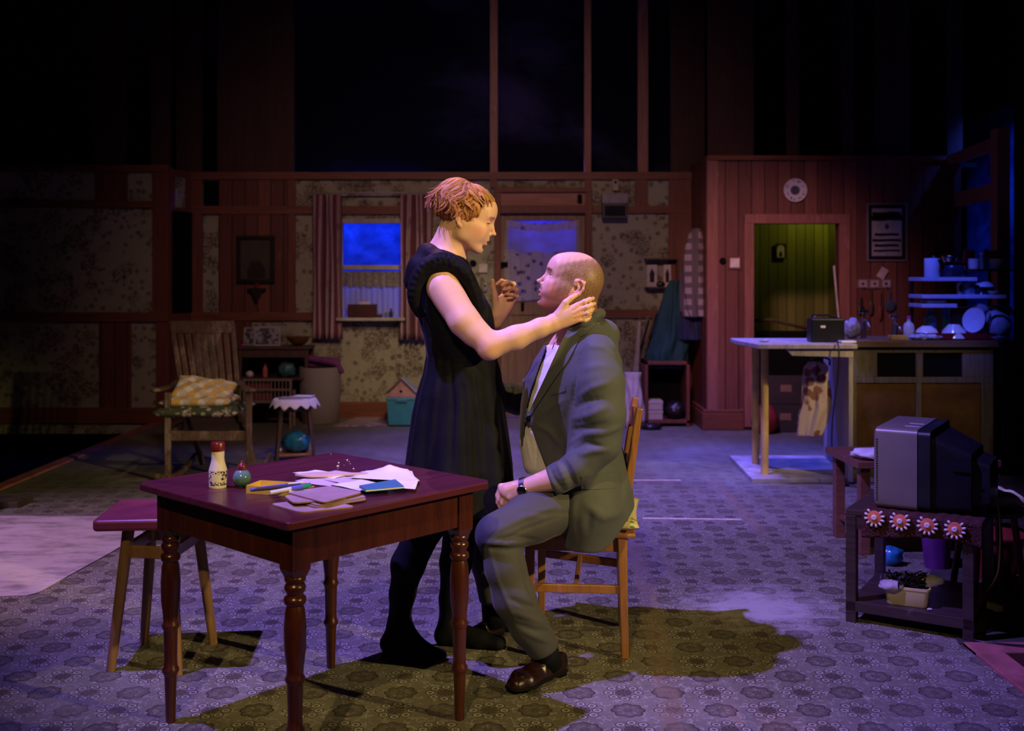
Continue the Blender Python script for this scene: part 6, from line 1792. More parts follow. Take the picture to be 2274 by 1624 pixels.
o = MB().box((-.07, -.05, 0), (.07, .05, .006), rot=-.2).obj('folded_paper', M['paperw']); o.location = sb + Vector((.055, .05, shh + .012)); tag(o, 'folded white paper lying on the doily, right of the grey notebook', 'paper')
# blue plastic bag and a carton on the low shelf
def lump(name, c, r, mat, label, cat, seed=0, amp=.25, sc=3, flat=.0, group=None, sub=3):
    bm = bmesh.new(); bmesh.ops.create_icosphere(bm, subdivisions=sub, radius=1)
    from mathutils import noise as mn
    off = Vector((seed * 3.1, seed * 1.7, seed))
    for v in bm.verts:
        d = v.co.normalized(); n_ = mn.noise(d * sc + off) * amp + abs(mn.noise(d * sc * 2.3 + off)) * amp * .6 - amp * .25
        v.co = Vector((d.x * r[0], d.y * r[1], d.z * r[2])) * (1 + n_)
        if v.co.z < -r[2] * (1 - flat): v.co.z = -r[2] * (1 - flat)
    me = bpy.data.meshes.new(name); bm.to_mesh(me); bm.free(); me.polygons.foreach_set('use_smooth', [True] * len(me.polygons)); me.materials.append(mat)
    o = bpy.data.objects.new(name, me); COL.objects.link(o); o.location = (c[0], c[1], c[2] + r[2] * (1 - flat)); return tag(o, label, cat, group)
M['bluebag'] = plain('blue_plastic_film', (.02, .18, .32), .22, var=.35, scale=14, spec=.6)
lump('plastic_bag', (sb.x + .01, sb.y, .075), (.105, .085, .085), M['bluebag'], 'crumpled blue plastic bag on the low shelf of the side table', 'plastic bag', 4, .35, 3.5, .2)
o = MB().box((-.04, -.02, 0), (.04, .02, .15)).obj('carton', M['paperw'], bevel=.003); o.location = (sb.x + .065, sb.y + .115, 0.0); tag(o, 'white carton standing behind the blue plastic bag', 'carton')
o = MB().ell((0, 0, .018), (.022, .02, .018), 12, 8).obj('egg', M['ceramic'], smooth=True); o.location = (sb.x - .113, sb.y - .02, .073); tag(o, 'small pale round thing beside the blue bag', 'egg')
# ================================================================== things against the back wall, left to right
def flat_tag(o, l, c, g=None): return tag(o, l, c, g)
# holy picture, dark frame, and bracket lamp below
xa, xb, za, zb = bx(528), bx(612), ZZ(629, YB), ZZ(524, YB)
r_ = thing('framed_picture', 'dark framed picture of a robed figure hanging on the boards at the rear left', 'picture', ((xa + xb) / 2, YB - .03, za)); hw_, hh_ = (xb - xa) / 2, zb - za
fm = MB(); fr = .040
for lo, hi in (((-hw_, -.03, 0), (hw_, 0, fr)), ((-hw_, -.03, hh_ - fr), (hw_, 0, hh_)), ((-hw_, -.03, fr), (-hw_ + fr, 0, hh_ - fr)), ((hw_ - fr, -.03, fr), (hw_, 0, hh_ - fr))): fm.box(lo, hi)
M['blackwood'] = plain('black_frame', (.016, .012, .010), .35)
fm.obj('frame', M['blackwood'], r_, bevel=.004)
MB().box((-hw_ + fr, -.012, fr), (hw_ - fr, -.006, hh_ - fr)).obj('backing', plain('dull_gold_ground', (.045, .042, .026), .6), r_)
fig = MB(); fig.prism([(-.075, .05), (.09, .05), (.095, .13), (.06, .20), (.030, .225), (-.025, .225), (-.055, .19), (-.085, .12)], -.016, -.012, 'XZ'); fig.obj('robed_figure', plain('dark_robe', (.016, .008, .006), .7), r_)
MB().lathe([(0, 0), (.034, 0), (.034, .003), (0, .003)], (0, -.014, .255), 20, Matrix.Rotation(R(90), 3, 'X'), sy=1.35).obj('face', plain('dim_face', (.06, .035, .02), .7), r_)
b0 = AT(572, 640, YB - .03)
r_ = thing('bracket_shelf', 'small pointed wooden bracket shelf with a red votive light under the holy picture', 'shelf', (b0.x, YB - .022, ZZ(672, YB)))
MB().prism([(0, 0), (.028, .06), (.05, .11), (.085, .125), (.085, .140), (-.085, .140), (-.085, .125), (-.05, .11), (-.028, .06)], -.07, 0, 'XZ').obj('bracket', M['blackwood'], r_, bevel=.004)
MB().lathe([(0, .140), (.018, .140), (.022, .165), (.020, .185), (0, .185)], (0, -.035, 0), 16).obj('votive_glass', plain('red_glass', (.20, .02, .015), .15), r_, auto=40)
# radio and odds on the window sill
def sill(px0, px1, py0, mat, name, label, cat, d=.08, y=YB - .115):
    z0 = wz0 + .006
    o = MB().box((XX(px0, y), y, z0), (XX(px1, y), y + d, ZZ(py0, y))).obj(name, mat, bevel=.003); return tag(o, label, cat)
M['pinkpaper'] = plain('pale_pink_paper', (.5, .42, .44), .7)
sill(772, 836, 676, plain('dark_red_box', (.06, .018, .015), .4), 'radio_box', 'long dark red box on the window sill', 'box')
o = MB().box((-.055, -.02, 0), (.055, .02, .022), rot=.1).obj('letters', M['pinkpaper']); o.location = (bx(812), YB - .075, ZZ(676, YB - .1) + .001); tag(o, 'small pile of pale letters on top of the dark red box', 'letters')
def bottle(name, x, y, z, h, r, mat, label, cat, cap=None, neck=.45, group=None, seg=18):
    rt = thing(name, label, cat, (x, y, z), 0, group)
    MB().lathe([(0, 0), (r * .92, 0), (r, h * .03), (r, h * .55), (r * .85, h * .66), (r * neck, h * .76), (r * neck, h * .86), (0, h * .86)], (0, 0, 0), seg).obj('bottle_body', mat, rt, auto=40)
    MB().lathe([(0, h * .86), (r * neck * 1.15, h * .86), (r * neck * 1.1, h), (0, h)], (0, 0, 0), seg).obj('cap', cap or M['black'], rt, auto=40)
    return rt
bottle('small_bottle', bx(870), YB - .07, wz0 + .006, .085, .018, plain('smoky_glass', (.04, .04, .05), .1), 'small dark bottle at the right end of the window sill', 'bottle')
bottle('small_bottle', bx(860), YB - .095, wz0 + .006, .045, .015, plain('grey_tin', (.12, .12, .13), .4), 'tiny grey jar on the window sill beside the dark bottle', 'jar', neck=.8)
o = lump('cloth_rag', (bx(846), YB - .075, wz0 + .006), (.03, .025, .02), plain('dark_rag', (.06, .05, .06), .9), 'crumpled dark rag between the box and the bottles on the sill', 'rag', 9, .3, 3, .2)
# shelf unit with pictures, left of the hamper
ys = 9.78
r_ = thing('shelf_unit', 'dark wooden shelf unit with turned legs standing behind the armchair', 'shelf unit', (XX(605, ys), ys, 0)); sx0, sx1 = XX(527, ys) - r_.location.x, XX(684, ys) - r_.location.x
zt = ZZ(770, ys)
MB().box((sx0 - .01, -.02, zt - .025), (sx1 + .01, .30, zt)).obj('top_board', M['darkwood'], r_, bevel=.004)
MB().box((sx0 + .01, 0, zt - .10), (sx1 - .01, .02, zt - .025)).obj('frieze', M['darkwood'], r_)
for x_ in (sx0 + .02, sx1 - .02):
    for y_ in (.02, .27): MB().lathe([(0, 0), (.020, 0), (.024, .10), (.018, .2), (.024, .3), (.018, .45), (.024, zt - .06), (.024, zt - .025), (0, zt - .025)], (x_, y_, 0), 14).obj('leg', M['darkwood'], r_, auto=40)
MB().box((sx0, 0, ZZ(842, ys) - .01), (sx1, .28, ZZ(842, ys) + .008)).obj('shelf', M['darkwood'], r_)
MB().box((sx0, .272, .1), (sx1, .28, zt - .1)).obj('back_board', M['black'], r_)
SU = r_.location
# magazine rack of spindles in front of it
yr = 9.55
r_ = thing('magazine_rack', 'pale slatted wooden magazine rack behind the armchair arm', 'magazine rack', (XX(596, yr), yr, 0)); q0, q1 = XX(540, yr) - r_.location.x, XX(648, yr) - r_.location.x
M['palewood'] = wood('pale_worn_wood', (.14, .10, .075), (.27, .20, .155), .55, 1, 'X')
for z_ in (ZZ(844, yr), ZZ(866, yr), ZZ(893, yr)): MB().box((q0, -.012, z_ - .010), (q1, .012, z_ + .010)).obj('rail', M['palewood'], r_, bevel=.003)
for i in range(13):
    x_ = q0 + (q1 - q0) * (i + .5) / 13; MB().tube([(x_, 0, ZZ(893, yr)), (x_, 0, ZZ(844, yr))], .006, 8).obj('spindle', M['palewood'], r_)
for x_ in (q0 + .01, q1 - .01): MB().bar((x_, 0, 0), (x_, 0, ZZ(844, yr)), .022, .022, side=(1, 0, 0)).obj('post', M['palewood'], r_)
for x_ in (q0 + .01, q1 - .01): MB().bar((x_, .16, 0), (x_, .16, ZZ(870, yr)), .022, .022, side=(1, 0, 0)).obj('post', M['palewood'], r_)
MB().box((q0, 0, ZZ(893, yr) - .01), (q1, .17, ZZ(893, yr) + .002)).obj('base_board', M['palewood'], r_)
mg = MB().box((q0 + .02, .03, ZZ(893, yr) + .004), (q0 + .05 + .2, .06, ZZ(850, yr))).obj('magazine', plain('dark_red_print', (.18, .03, .025), .6)); mg.location = r_.location; tag(mg, 'dark red magazine standing in the slatted rack', 'magazine')
zs = ZZ(842, ys) + .009
lump('white_figurine', (XX(550, ys), ys + .08, zs), (.035, .03, .032), M['white'], 'small pale onion shaped ornament on the left of the shelf', 'ornament', 2, .1, 2, .1)
bottle('detergent_bottle', XX(584, ys), ys + .09, zs, .13, .024, plain('red_white_tin', (.50, .12, .10), .4), 'tall red and white bottle on the shelf behind the rack', 'bottle', M['redcap'])
lump('green_bundle', (XX(632, ys), ys + .11, zs), (.085, .08, .08), plain('teal_plastic', (.05, .14, .15), .4, var=.5), 'crumpled teal bundle on the right of the shelf', 'bundle', 7, .35, 3, .15)
def photo(px0, px1, py0, py1, y, label, seed, frame=(.34, .32, .34)):
    w_ = (XX(px1, y) - XX(px0, y)); h_ = ZZ(py0, y) - ZZ(py1, y); rt = thing('photo_frame', label, 'photo', ((XX(px0, y) + XX(px1, y)) / 2, y, zt + .001), 0)
    tl = Matrix.Rotation(R(-8), 3, 'X')
    MB().box((-w_ / 2, 0, 0), (w_ / 2, .012, h_), rot=tl, piv=(0, 0, 0)).obj('frame', plain('pale_frame%d' % seed, frame, .5), rt, bevel=.002)
    t = NT('grey_photograph'); P = t.co('Object', (1, 1, 1), (seed, 0, 0)); n_ = t.step(t.noise(P, 22, 3), .42, .58)
    m_ = t.done(t.mix(n_, (.04, .04, .05), (.30, .29, .31)), .3)
    MB().box((-w_ / 2 + .016, -.003, .016), (w_ / 2 - .016, .001, h_ - .016), rot=tl, piv=(0, 0, 0)).obj('photograph', m_, rt)
photo(564, 622, 725, 768, ys + .08, 'pale framed black and white photograph on the shelf unit', 1)
photo(540, 566, 727, 768, ys + .13, 'smaller pale card standing left of the framed photograph', 2, (.26, .24, .22))
o = MB().lathe([(0, 0), (.012, 0), (.012, .02), (0, .02)], (0, 0, 0), 12, Matrix.Rotation(R(90), 3, 'Y')).obj('pink_torch', plain('pink_plastic', (.5, .06, .18), .4)); o.location = (XX(533, ys), ys + .06, zt + .075) if False else (XX(533, ys), ys + .06, zt + .012); tag(o, 'small pink cylinder at the left end of the shelf unit', 'torch')
r_ = thing('fruit_bowl', 'brown wooden bowl on the right of the shelf unit', 'bowl', (XX(656, ys), ys + .14, zt + .001))
MB().lathe([(0, 0), (.035, 0), (.085, .035), (.115, .085), (.108, .085), (.08, .04), (.03, .012), (0, .012)], (0, 0, 0), 28).obj('bowl', wood('amber_wood', (.10, .045, .015), (.22, .10, .035), .4), r_, auto=50)
MB().ell((0, .0, .06), (.05, .045, .035), 16, 10).obj('contents', plain('brown_knob', (.14, .07, .03), .5), r_, smooth=True)
# laundry hamper with purple cloth
yh = 9.95; c = FL(0, 927); 
r_ = thing('laundry_hamper', 'tall pale woven laundry hamper standing below the pink curtain', 'hamper', (XX(712, yh), yh - .02, 0))
t = NT('woven_rush'); x_, y_, z_ = t.xyz(t.co('Object')); 
wv = t.m_('MULTIPLY', t.m_('SINE', t.m_('MULTIPLY', t.m_('ARCTAN2', y_, x_), 60)), t.m_('SINE', t.m_('MULTIPLY', z_, 420)))
t.bump(wv, .6, .004); hm_ = t.done(t.mix(t.step(wv, -.4, .5), (.21, .18, .16), (.36, .32, .29)), .7)
hz = ZZ(814, yh)
MB().lathe([(0, 0), (.165, 0), (.175, .01), (.190, hz * .5), (.195, hz - .012), (.190, hz), (.180, hz), (.180, hz - .02), (0, hz - .02)], (0, 0, 0), 40).obj('basket', hm_, r_, auto=50)
M['purple'] = cloth('purple_towel', (.16, .035, .15), .3)
fdx = Field((r_.location.x - .30, yh - .34, hz - .10), (r_.location.x + .32, yh + .3, hz + .18), .006)
H0 = Vector((r_.location.x, yh - .02, hz))
for a_, b_, ra_, rb_ in (((-.15, -.05, .09), (.05, -.08, .065), .030, .030), ((.05, -.08, .065), (.17, -.06, .03), .030, .028), ((.17, -.06, .03), (.215, -.06, -.04), .026, .022), ((-.15, -.05, .09), (-.14, .08, .08), .028, .03), ((-.1, .05, .05), (.15, .06, .045), .045, .035), ((-.12, -.02, .02), (.14, 0, .015), .02, .02)):
    fdx.cap(npa(H0 + Vector(a_)), npa(H0 + Vector(b_)), ra_, rb_, .02)
V, F = fdx.mesh(); tag(np_obj('towel', V, F, M['purple']), 'crumpled purple towel draped over the woven hamper', 'towel')
# rug, teal box and dolls house behind the woman
t = NT('pink_rag_rug'); n_ = t.noise(t.pos((6, 40, 1)), 2, 4, .7); rg = t.done(t.mix(t.step(n_, .4, .6), (.14, .10, .12), (.46, .34, .40)), .95, 0, .1)
q = [FL(742, 948), FL(800, 926), FL(968, 925), FL(962, 946)]
tag(MB().prism([(v.x, v.y) for v in q], 0, .010).obj('rag_rug', rg), 'faded pink rag rug lying along the rear wall behind the woman', 'rug')
yt = 9.72; M['teal'] = plain('teal_plastic_box', (.045, .24, .26), .4, var=.12)
r_ = thing('storage_box', 'teal plastic storage box with a lid on the floor behind the woman', 'storage box', (XX(895, yt), yt, .011)); h_ = ZZ(886, yt) - .011
MB().hexa([(-.125, -.10, 0), (.125, -.10, 0), (.125, .12, 0), (-.125, .12, 0)], [(-.14, -.12, h_), (.14, -.12, h_), (.14, .14, h_), (-.14, .14, h_)]).obj('tub', M['teal'], r_, bevel=.008)
MB().box((-.148, -.128, h_), (.148, .148, h_ + .022)).obj('lid', M['teal'], r_, bevel=.006)
MB().box((-.05, -.136, h_ - .015), (.05, -.122, h_ + .016)).obj('handle', M['teal'], r_, bevel=.003)
r_ = thing('birdhouse', 'toy wooden house with a pitched roof and round hole on the teal box', 'toy house', (XX(895, yt), yt, .011 + h_ + .023))
g_ = [(-.13, 0), (.13, 0), (.13, .045), (.0, .165), (-.13, .045)]
MB().prism(g_, -.09, .10, 'XZ').obj('walls', plain('peach_board', (.42, .22, .17), .6), r_, bevel=.002)
for s_ in (-1, 1):
    a_ = Vector((s_ * .155, 0, .022)); b_ = Vector((0, 0, .170))
    MB().hexa([Vector((a_.x, -.12, a_.z)), Vector((b_.x, -.12, b_.z)), Vector((b_.x, .12, b_.z)), Vector((a_.x, .12, a_.z))], [Vector((a_.x, -.12, a_.z + .014)), Vector((b_.x, -.12, b_.z + .014)), Vector((b_.x, .12, b_.z + .014)), Vector((a_.x, .12, a_.z + .014))]).obj('roof_panel', plain('grey_roof' if s_ > 0 else 'brown_roof', (.30, .32, .34) if s_ > 0 else (.11, .06, .05), .7), r_)
MB().lathe([(0, 0), (.013, 0), (.013, .002), (0, .002)], (-.01, -.0905, .055), 18, Matrix.Rotation(R(90), 3, 'X')).obj('round_hole', M['black'], r_)
# switch plates and small fittings between window and door
def plate(px, py, s_, Y, name='light_switch', label='', cat='switch', mat=None, back=None):
    p = AT(px, py, Y); rt = thing(name, label, cat, (p.x, Y, p.z))
    if back: MB().box((-s_ * .72, -.012, -s_ * .72), (s_ * .72, 0, s_ * .72)).obj('pattress', back, rt, bevel=.003)
    MB().box((-s_ / 2, -.022, -s_ / 2), (s_ / 2, -.010 if back else 0, s_ / 2)).obj('plate', mat or M['cream'], rt, bevel=.003)
    MB().box((-.006, -.030, -.010), (.006, -.020, .010)).obj('rocker', mat or M['cream'], rt, bevel=.002)
plate(1073, 596, .085, YB - .001, label='square cream light switch beside the back door', mat=plain('bright_cream', (.52, .47, .42), .4))
def knob(px, py, r, Y, label, name='door_bell_push', cat='knob', mat=None):
    p = AT(px, py, Y); o = MB().lathe([(0, 0), (r, 0), (r, .012), (r * .75, .022), (0, .026)], (0, 0, 0), 22, Matrix.Rotation(R(90), 3, 'X')).obj(name, mat or M['black'], auto=40); o.location = p; return tag(o, label, cat)
knob(1051, 585, .032, YB - .001, 'round black knob on the wallpaper left of the cream switch')
r_ = thing('wall_phone', 'small pale oval fitting on the wallpaper under the cream switch', 'wall fitting', AT(1077, 638, YB - .001))
MB().ell((0, -.015, 0), (.03, .018, .05), 18, 12).obj('casing', plain('grey_enamel', (.30, .27, .27), .35), r_, smooth=True); MB().lathe([(0, 0), (.012, 0), (.012, .004), (0, .005)], (0, -.033, .015), 14, Matrix.Rotation(R(90), 3, 'X')).obj('dial', M['black'], r_)
# meter box and fitting right of the door
p = AT(1363, 458, YB); 
r_ = thing('meter_box', 'grey electric meter box high on the wallpaper right of the back door', 'meter box', (p.x, YB - .001, ZZ(486, YB)))
hb = ZZ(432, YB) - ZZ(486, YB); wb = (bx(1391) - bx(1336)) / 2
MB().box((-wb, -.12, 0), (wb, 0, hb)).obj('case', plain('dark_grey_metal', (.055, .050, .055), .45), r_, bevel=.006)
MB().box((-wb - .004, -.128, hb * .60), (wb + .004, 0, hb + .004)).obj('lid', plain('grey_metal_lid', (.22, .20, .21), .45), r_, bevel=.006)
MB().box((-wb + .02, -.124, .02), (wb - .02, -.119, hb * .5)).obj('window', plain('dark_pane', (.02, .02, .022), .1), r_)
r_ = thing('fuse_switch', 'small pale fuse switch on the wall above the grey meter box', 'fuse switch', (bx(1366), YB - .001, ZZ(424, YB)))
hb2 = ZZ(397, YB) - ZZ(424, YB); MB().box((-.03, -.035, 0), (.03, 0, hb2)).obj('case', plain('beige_case', (.34, .30, .27), .5), r_, bevel=.005); MB().lathe([(0, 0), (.013, 0), (.013, .006), (0, .006)], (0, -.035, hb2 * .68), 14, Matrix.Rotation(R(90), 3, 'X')).obj('button', M['black'], r_)
MB().tube([(0, -.008, 0), (.002, -.008, -.03)], .005, 8).obj('conduit', M['black'], r_)
# small wall shelf with two pictures
ysf = YB - .10
r_ = thing('wall_shelf', 'small open wall shelf right of the back door', 'wall shelf', (XX(1470, YB), YB - .001, ZZ(640, YB)))
x0_, x1_ = XX(1432, YB) - r_.location.x, XX(1502, YB) - r_.location.x; h_ = ZZ(574, YB) - ZZ(640, YB)
MB().box((x0_, -.11, 0), (x1_, 0, .012)).obj('board', M['darkwood'], r_); MB().box((x0_ - .01, -.13, h_ - .014), (x1_, 0, h_)).obj('top_board', M['darkwood'], r_); MB().box((x1_ - .012, -.11, 0), (x1_, 0, h_)).obj('side_board', M['darkwood'], r_)
for k_, (px0, px1, py0, lab) in enumerate(((1437, 1459, 588, 'pale card picture standing on the small wall shelf, left one'), (1474, 1490, 588, 'pale arch framed picture on the small wall shelf, right one'))):
    y_ = YB - .07; rt = thing('card_picture', lab, 'card', ((XX(px0, y_) + XX(px1, y_)) / 2, y_, ZZ(640, YB) + .013)); w_ = XX(px1, y_) - XX(px0, y_); hh = ZZ(py0, y_) - ZZ(637, y_)
    MB().box((-w_ / 2, 0, 0), (w_ / 2, .006, hh)).obj('card', M['pinkpaper'], rt); MB().prism([(-w_ * .22, hh * .2), (w_ * .22, hh * .2), (w_ * .25, hh * .6), (0, hh * .85), (-w_ * .25, hh * .6)], -.002, 0, 'XZ').obj('print', M['blackwood'], rt)
lump('ornament', (XX(1468, ysf), ysf + .04, ZZ(640, YB) + .013), (.05, .035, .03), M['blackwood'], 'small dark ornament between the two cards on the wall shelf', 'ornament', 3, .3, 3, .2)
# sack, sticks and spade by the coats
M['sack'] = plain('cream_sack', (.50, .42, .36), .8, var=.12)
fs_ = Field((1.02, 9.35, 0), (1.42, 9.85, .60), .008); A2 = lambda px, py, Y: npa(AT(px, py, Y))
fs_.loft([(0.0, XX(1406, 9.6), 9.6, .085, .09), (.06, XX(1408, 9.6), 9.6, .10, .10), (.22, XX(1407, 9.6), 9.6, .085, .085), (.36, XX(1405, 9.6), 9.6, .075, .06), (.43, XX(1404, 9.6), 9.6, .075, .04), (.50, XX(1404, 9.6), 9.6, .08, .03)], .02, fold=lambda th_, Z: .008 * np.sin(th_ * 5 + Z * 14) + .004 * np.sin(th_ * 9 - Z * 20))
V, F = fs_.mesh(); sk = thing('sack', 'cream paper sack with faded red print standing behind the seated man', 'sack', (XX(1406, 9.6), 9.6, 0)); np_obj('bag', V, F, M['sack'], sk)
o = MB().prism([(-.05, .0), (.02, .01), (.035, .05), (-.01, .045), (.02, .09), (-.03, .12), (-.045, .06)], -.002, 0, 'XZ').obj('red_print', plain('faded_red_print', (.36, .10, .09), .8), sk); o.location = (.0, -.105, .16); o.rotation_euler = (0, .1, 0)
def stick(a, b, Y0, Y1, r, mat, label, name='broom_handle', cat='stick'):
    p, q = AT(*a, Y0), AT(*b, Y1); o = MB().tube([p, q], [r, r * .9], 10).obj(name, mat, auto=50); return tag(o, label, cat)
M['stickwood'] = wood('grey_stick', (.10, .07, .05), (.22, .16, .12), .6)
stick((1398, 838), (1440, 702), 10.02, 10.15, .014, M['stickwood'], 'worn wooden handle leaning on the rear wall by the sack, left one')
stick((1412, 830), (1458, 690), 10.0, 10.14, .012, M['darkwood'], 'dark wooden handle leaning on the rear wall by the sack, right one')
r_ = thing('coal_shovel', 'narrow pale metal scoop leaning upright between the handles', 'scoop', AT(1412, 812, 9.98)); MB().bar((0, 0, -.06), (.045, .08, .42), .055, .012, .030, .012, side=(1, 0, 0)).obj('blade', plain('dull_metal', (.22, .20, .20), .4, .6), r_, bevel=.003); MB().tube([(.045, .08, .42), (.05, .09, .50)], .009, 8).obj('handle', M['stickwood'], r_)
lump('boots', (XX(1446, 9.45), 9.45, 0), (.10, .07, .035), M['blackwood'], 'pair of low dark shoes on the floor below the coats', 'shoes', 5, .3, 2.5, .2)
# open cupboard frame with shoe boxes
yc_ = 9.62; r_ = thing('open_cupboard', 'low open fronted dark cupboard under the hanging coats', 'cupboard', (XX(1482, yc_), yc_, 0)); x0_, x1_ = XX(1432, yc_) - r_.location.x, XX(1532, yc_) - r_.location.x; zt2 = ZZ(803, yc_)
for lo, hi, n_ in (((x0_, 0, 0), (x0_ + .03, .35, zt2), 'side_panel'), ((x1_ - .03, 0, 0), (x1_, .35, zt2), 'side_panel'), ((x0_, 0, zt2 - .03), (x1_, .35, zt2), 'top_board'), ((x0_, 0, .03), (x1_, .35, .06), 'base_board'), ((x0_, .33, 0), (x1_, .35, zt2), 'back_board')): MB().box(lo, hi).obj(n_, M['redwood'] if n_ != 'back_board' else M['black'], r_, bevel=.003)
M['shoebox'] = plain('cream_shoebox', (.48, .40, .30), .7, var=.08)
for i, (py0, py1, lab) in enumerate(((897, 915, 'cream shoe box at the bottom of the open cupboard'), (880, 895, 'cream shoe box on top of the other in the open cupboard'))):
    z0 = .062 + i * .088; rt = thing('shoe_box', lab, 'shoe box', (XX(1457, yc_), yc_ + .03, z0), 0, 'shoe boxes in the open cupboard'); MB().box((-.065, 0, 0), (.065, .22, .065)).obj('box', M['shoebox'], rt, bevel=.002); MB().box((-.068, -.003, .055), (.068, .223, .082)).obj('lid', M['shoebox'], rt, bevel=.002)
lump('shoe_heap', (XX(1503, yc_), yc_ + .12, .062), (.10, .10, .09), M['blackwood'], 'heap of dark shoes beside the cream shoe boxes', 'shoes', 8, .4, 4, .2)
# coats on the side of the board wall
def coat(name, label, st_, mat, fold=.014, nf=7, ex=2.0, step=.008):
    lo = [min(q[1] - q[3] for q in st_) - .05, min(q[2] - q[4] for q in st_) - .05, min(q[0] for q in st_) - .02]; hi = [max(q[1] + q[3] for q in st_) + .05, max(q[2] + q[4] for q in st_) + .05, max(q[0] for q in st_) + .02]
    f = Field(lo, hi, step)
    f.loft(st_, .02, fold=lambda th_, Z: fold * np.sin(th_ * nf + 2.2 * np.sin(Z * 5)) + fold * .4 * np.sin(th_ * (nf * 2 + 1) + Z * 11))
    V, F = f.mesh(); return f, V, F
yk = 9.78
def rows(L, Y, ry): return [(ZZ(py, Y), (XX(a, Y) + XX(b, Y)) / 2, Y, (XX(b, Y) - XX(a, Y)) / 2, ry) for py, a, b in L]
_, V, F = coat('coat', '', rows([(622, 1492, 1520), (650, 1476, 1530), (700, 1462, 1532), (750, 1450, 1530), (785, 1436, 1526), (818, 1440, 1522)], yk, .08), None, .016, 6)
M['tealcoat'] = cloth('dark_teal_wool', (.010, .050, .052), .3)
tag(np_obj('coat', V, F, M['tealcoat']), 'long dark teal coat hanging left of the checked fur coat', 'coat', 'coats hanging on the board wall')
_, V, F = coat('coat', '', rows([(640, 1510, 1565), (700, 1502, 1568), (755, 1508, 1566)], yk - .06, .07), None, .012, 7)
M['navycoat'] = cloth('navy_wool', (.016, .022, .060), .3)
tag(np_obj('coat', V, F, M['navycoat']), 'navy coat hanging under the checked fur coat', 'coat', 'coats hanging on the board wall')
t = NT('grey_check_fur'); x_, y_, z_ = t.xyz(t.pos((1, 1, 1))); n_ = t.noise(t.pos((1, 1, 1)), 60, 4, .7)
ck = t.m_('MULTIPLY', t.step(t.m_('SINE', t.m_('MULTIPLY', x_, 52)), -.4, .4), t.step(t.m_('SINE', t.m_('MULTIPLY', z_, 62)), -.6, .3)); t.bump(n_, .6, .01)
M['fur'] = t.done(t.mix(t.m_('MULTIPLY', n_, ck), (.12, .095, .10), (.48, .41, .44)), .95, 0, .1)
_, V, F = coat('coat', '', rows([(508, 1536, 1554), (530, 1526, 1562), (580, 1514, 1566), (640, 1511, 1567), (690, 1513, 1567), (704, 1520, 1565)], yk - .14, .08), None, .010, 5)
tag(np_obj('coat', V, F, M['fur']), 'grey checked fur coat hanging on the board wall, frontmost of the coats', 'coat', 'coats hanging on the board wall')

# ================================================================== right hand board wall
p = AT(1765, 423, YR)
r_ = thing('wall_plate', 'round blue and white patterned plate hanging above the green doorway', 'plate', (p.x, YR - .001, p.z))
t = NT('willow_plate'); x_, y_, z_ = t.xyz(t.co('Object')); rr_ = t.m_('SQRT', t.m_('ADD', t.m_('MULTIPLY', x_, x_), t.m_('MULTIPLY', z_, z_)))
def band(a, b): return t.m_('MULTIPLY', t.step(rr_, a, a + .003), t.m_('SUBTRACT', 1.0, t.step(rr_, b, b + .003)))
nn_ = t.step(t.vor(t.co('Object'), 55), .30, .45); c = t.mix(t.m_('MAXIMUM', t.m_('MULTIPLY', band(.068, .092), t.m_('SUBTRACT', 1.0, nn_)), t.m_('MULTIPLY', t.m_('SUBTRACT', 1.0, t.step(rr_, .038, .046)), .92)), (.56, .53, .60), (.03, .03, .06))
M['plate'] = t.done(c, .2, 0, .5)
MB().lathe([(0, .006), (.050, .006), (.062, .010), (.103, .022), (.105, .024), (.103, .026), (.06, .014), (0, .010)], (0, 0, 0), 40, Matrix.Rotation(R(90), 3, 'X')).obj('dish', M['plate'], r_, auto=40)
# framed text poster
x0_, x1_, z0_, z1_ = XX(1924, YR), XX(2013, YR), ZZ(580, YR), ZZ(452, YR)
r_ = thing('framed_poster', 'black framed printed text poster hanging right of the green doorway', 'poster', ((x0_ + x1_) / 2, YR - .001, z0_)); w_ = (x1_ - x0_) / 2; h_ = z1_ - z0_
fm = MB()
for lo, hi in (((-w_, -.02, 0), (w_, 0, .012)), ((-w_, -.02, h_ - .012), (w_, 0, h_)), ((-w_, -.02, .012), (-w_ + .012, 0, h_ - .012)), ((w_ - .012, -.02, .012), (w_, 0, h_ - .012))): fm.box(lo, hi)
M['greyframe'] = plain('grey_frame', (.20, .19, .22), .4); fm.obj('frame', M['greyframe'], r_)
MB().box((-w_ + .012, -.008, .012), (w_ - .012, -.002, h_ - .012)).obj('black_mount', M['blackwood'], r_)
MB().box((-w_ + .045, -.011, .045), (w_ - .045, -.008, h_ - .045)).obj('print', plain('grey_print', (.30, .29, .33), .6), r_)
for i, (zf, ww, th_) in enumerate(((.80, .26, .050), (.74, .30, .040), (.46, .22, .022), (.36, .26, .022), (.27, .22, .022), (.18, .24, .018))):
    MB().prism([(-ww / 2, -th_ / 2), (-ww * .25, -th_ * .62), (ww * .1, -th_ * .4), (ww / 2, -th_ / 2), (ww * .47, th_ / 2), (ww * .2, th_ * .6), (-ww * .2, th_ * .42), (-ww / 2, th_ / 2)], -.0125, -.011, 'XZ').obj('blurred_text_line', M['blackwood'], r_).location = (0, 0, h_ * zf)
MB().ell((0, -.011, h_ * .60), (.020, .002, .026), 14, 10).obj('crest', plain('dark_crest', (.07, .03, .04), .6), r_)
plate(1631, 584, .085, YR - .001, label='square white light switch on the boards left of the green doorway', mat=plain('switch_white', (.62, .56, .56), .4), back=M['redwood'])
knob(1605, 580, .030, YR - .001, 'round black knob on the boards left of the white switch')
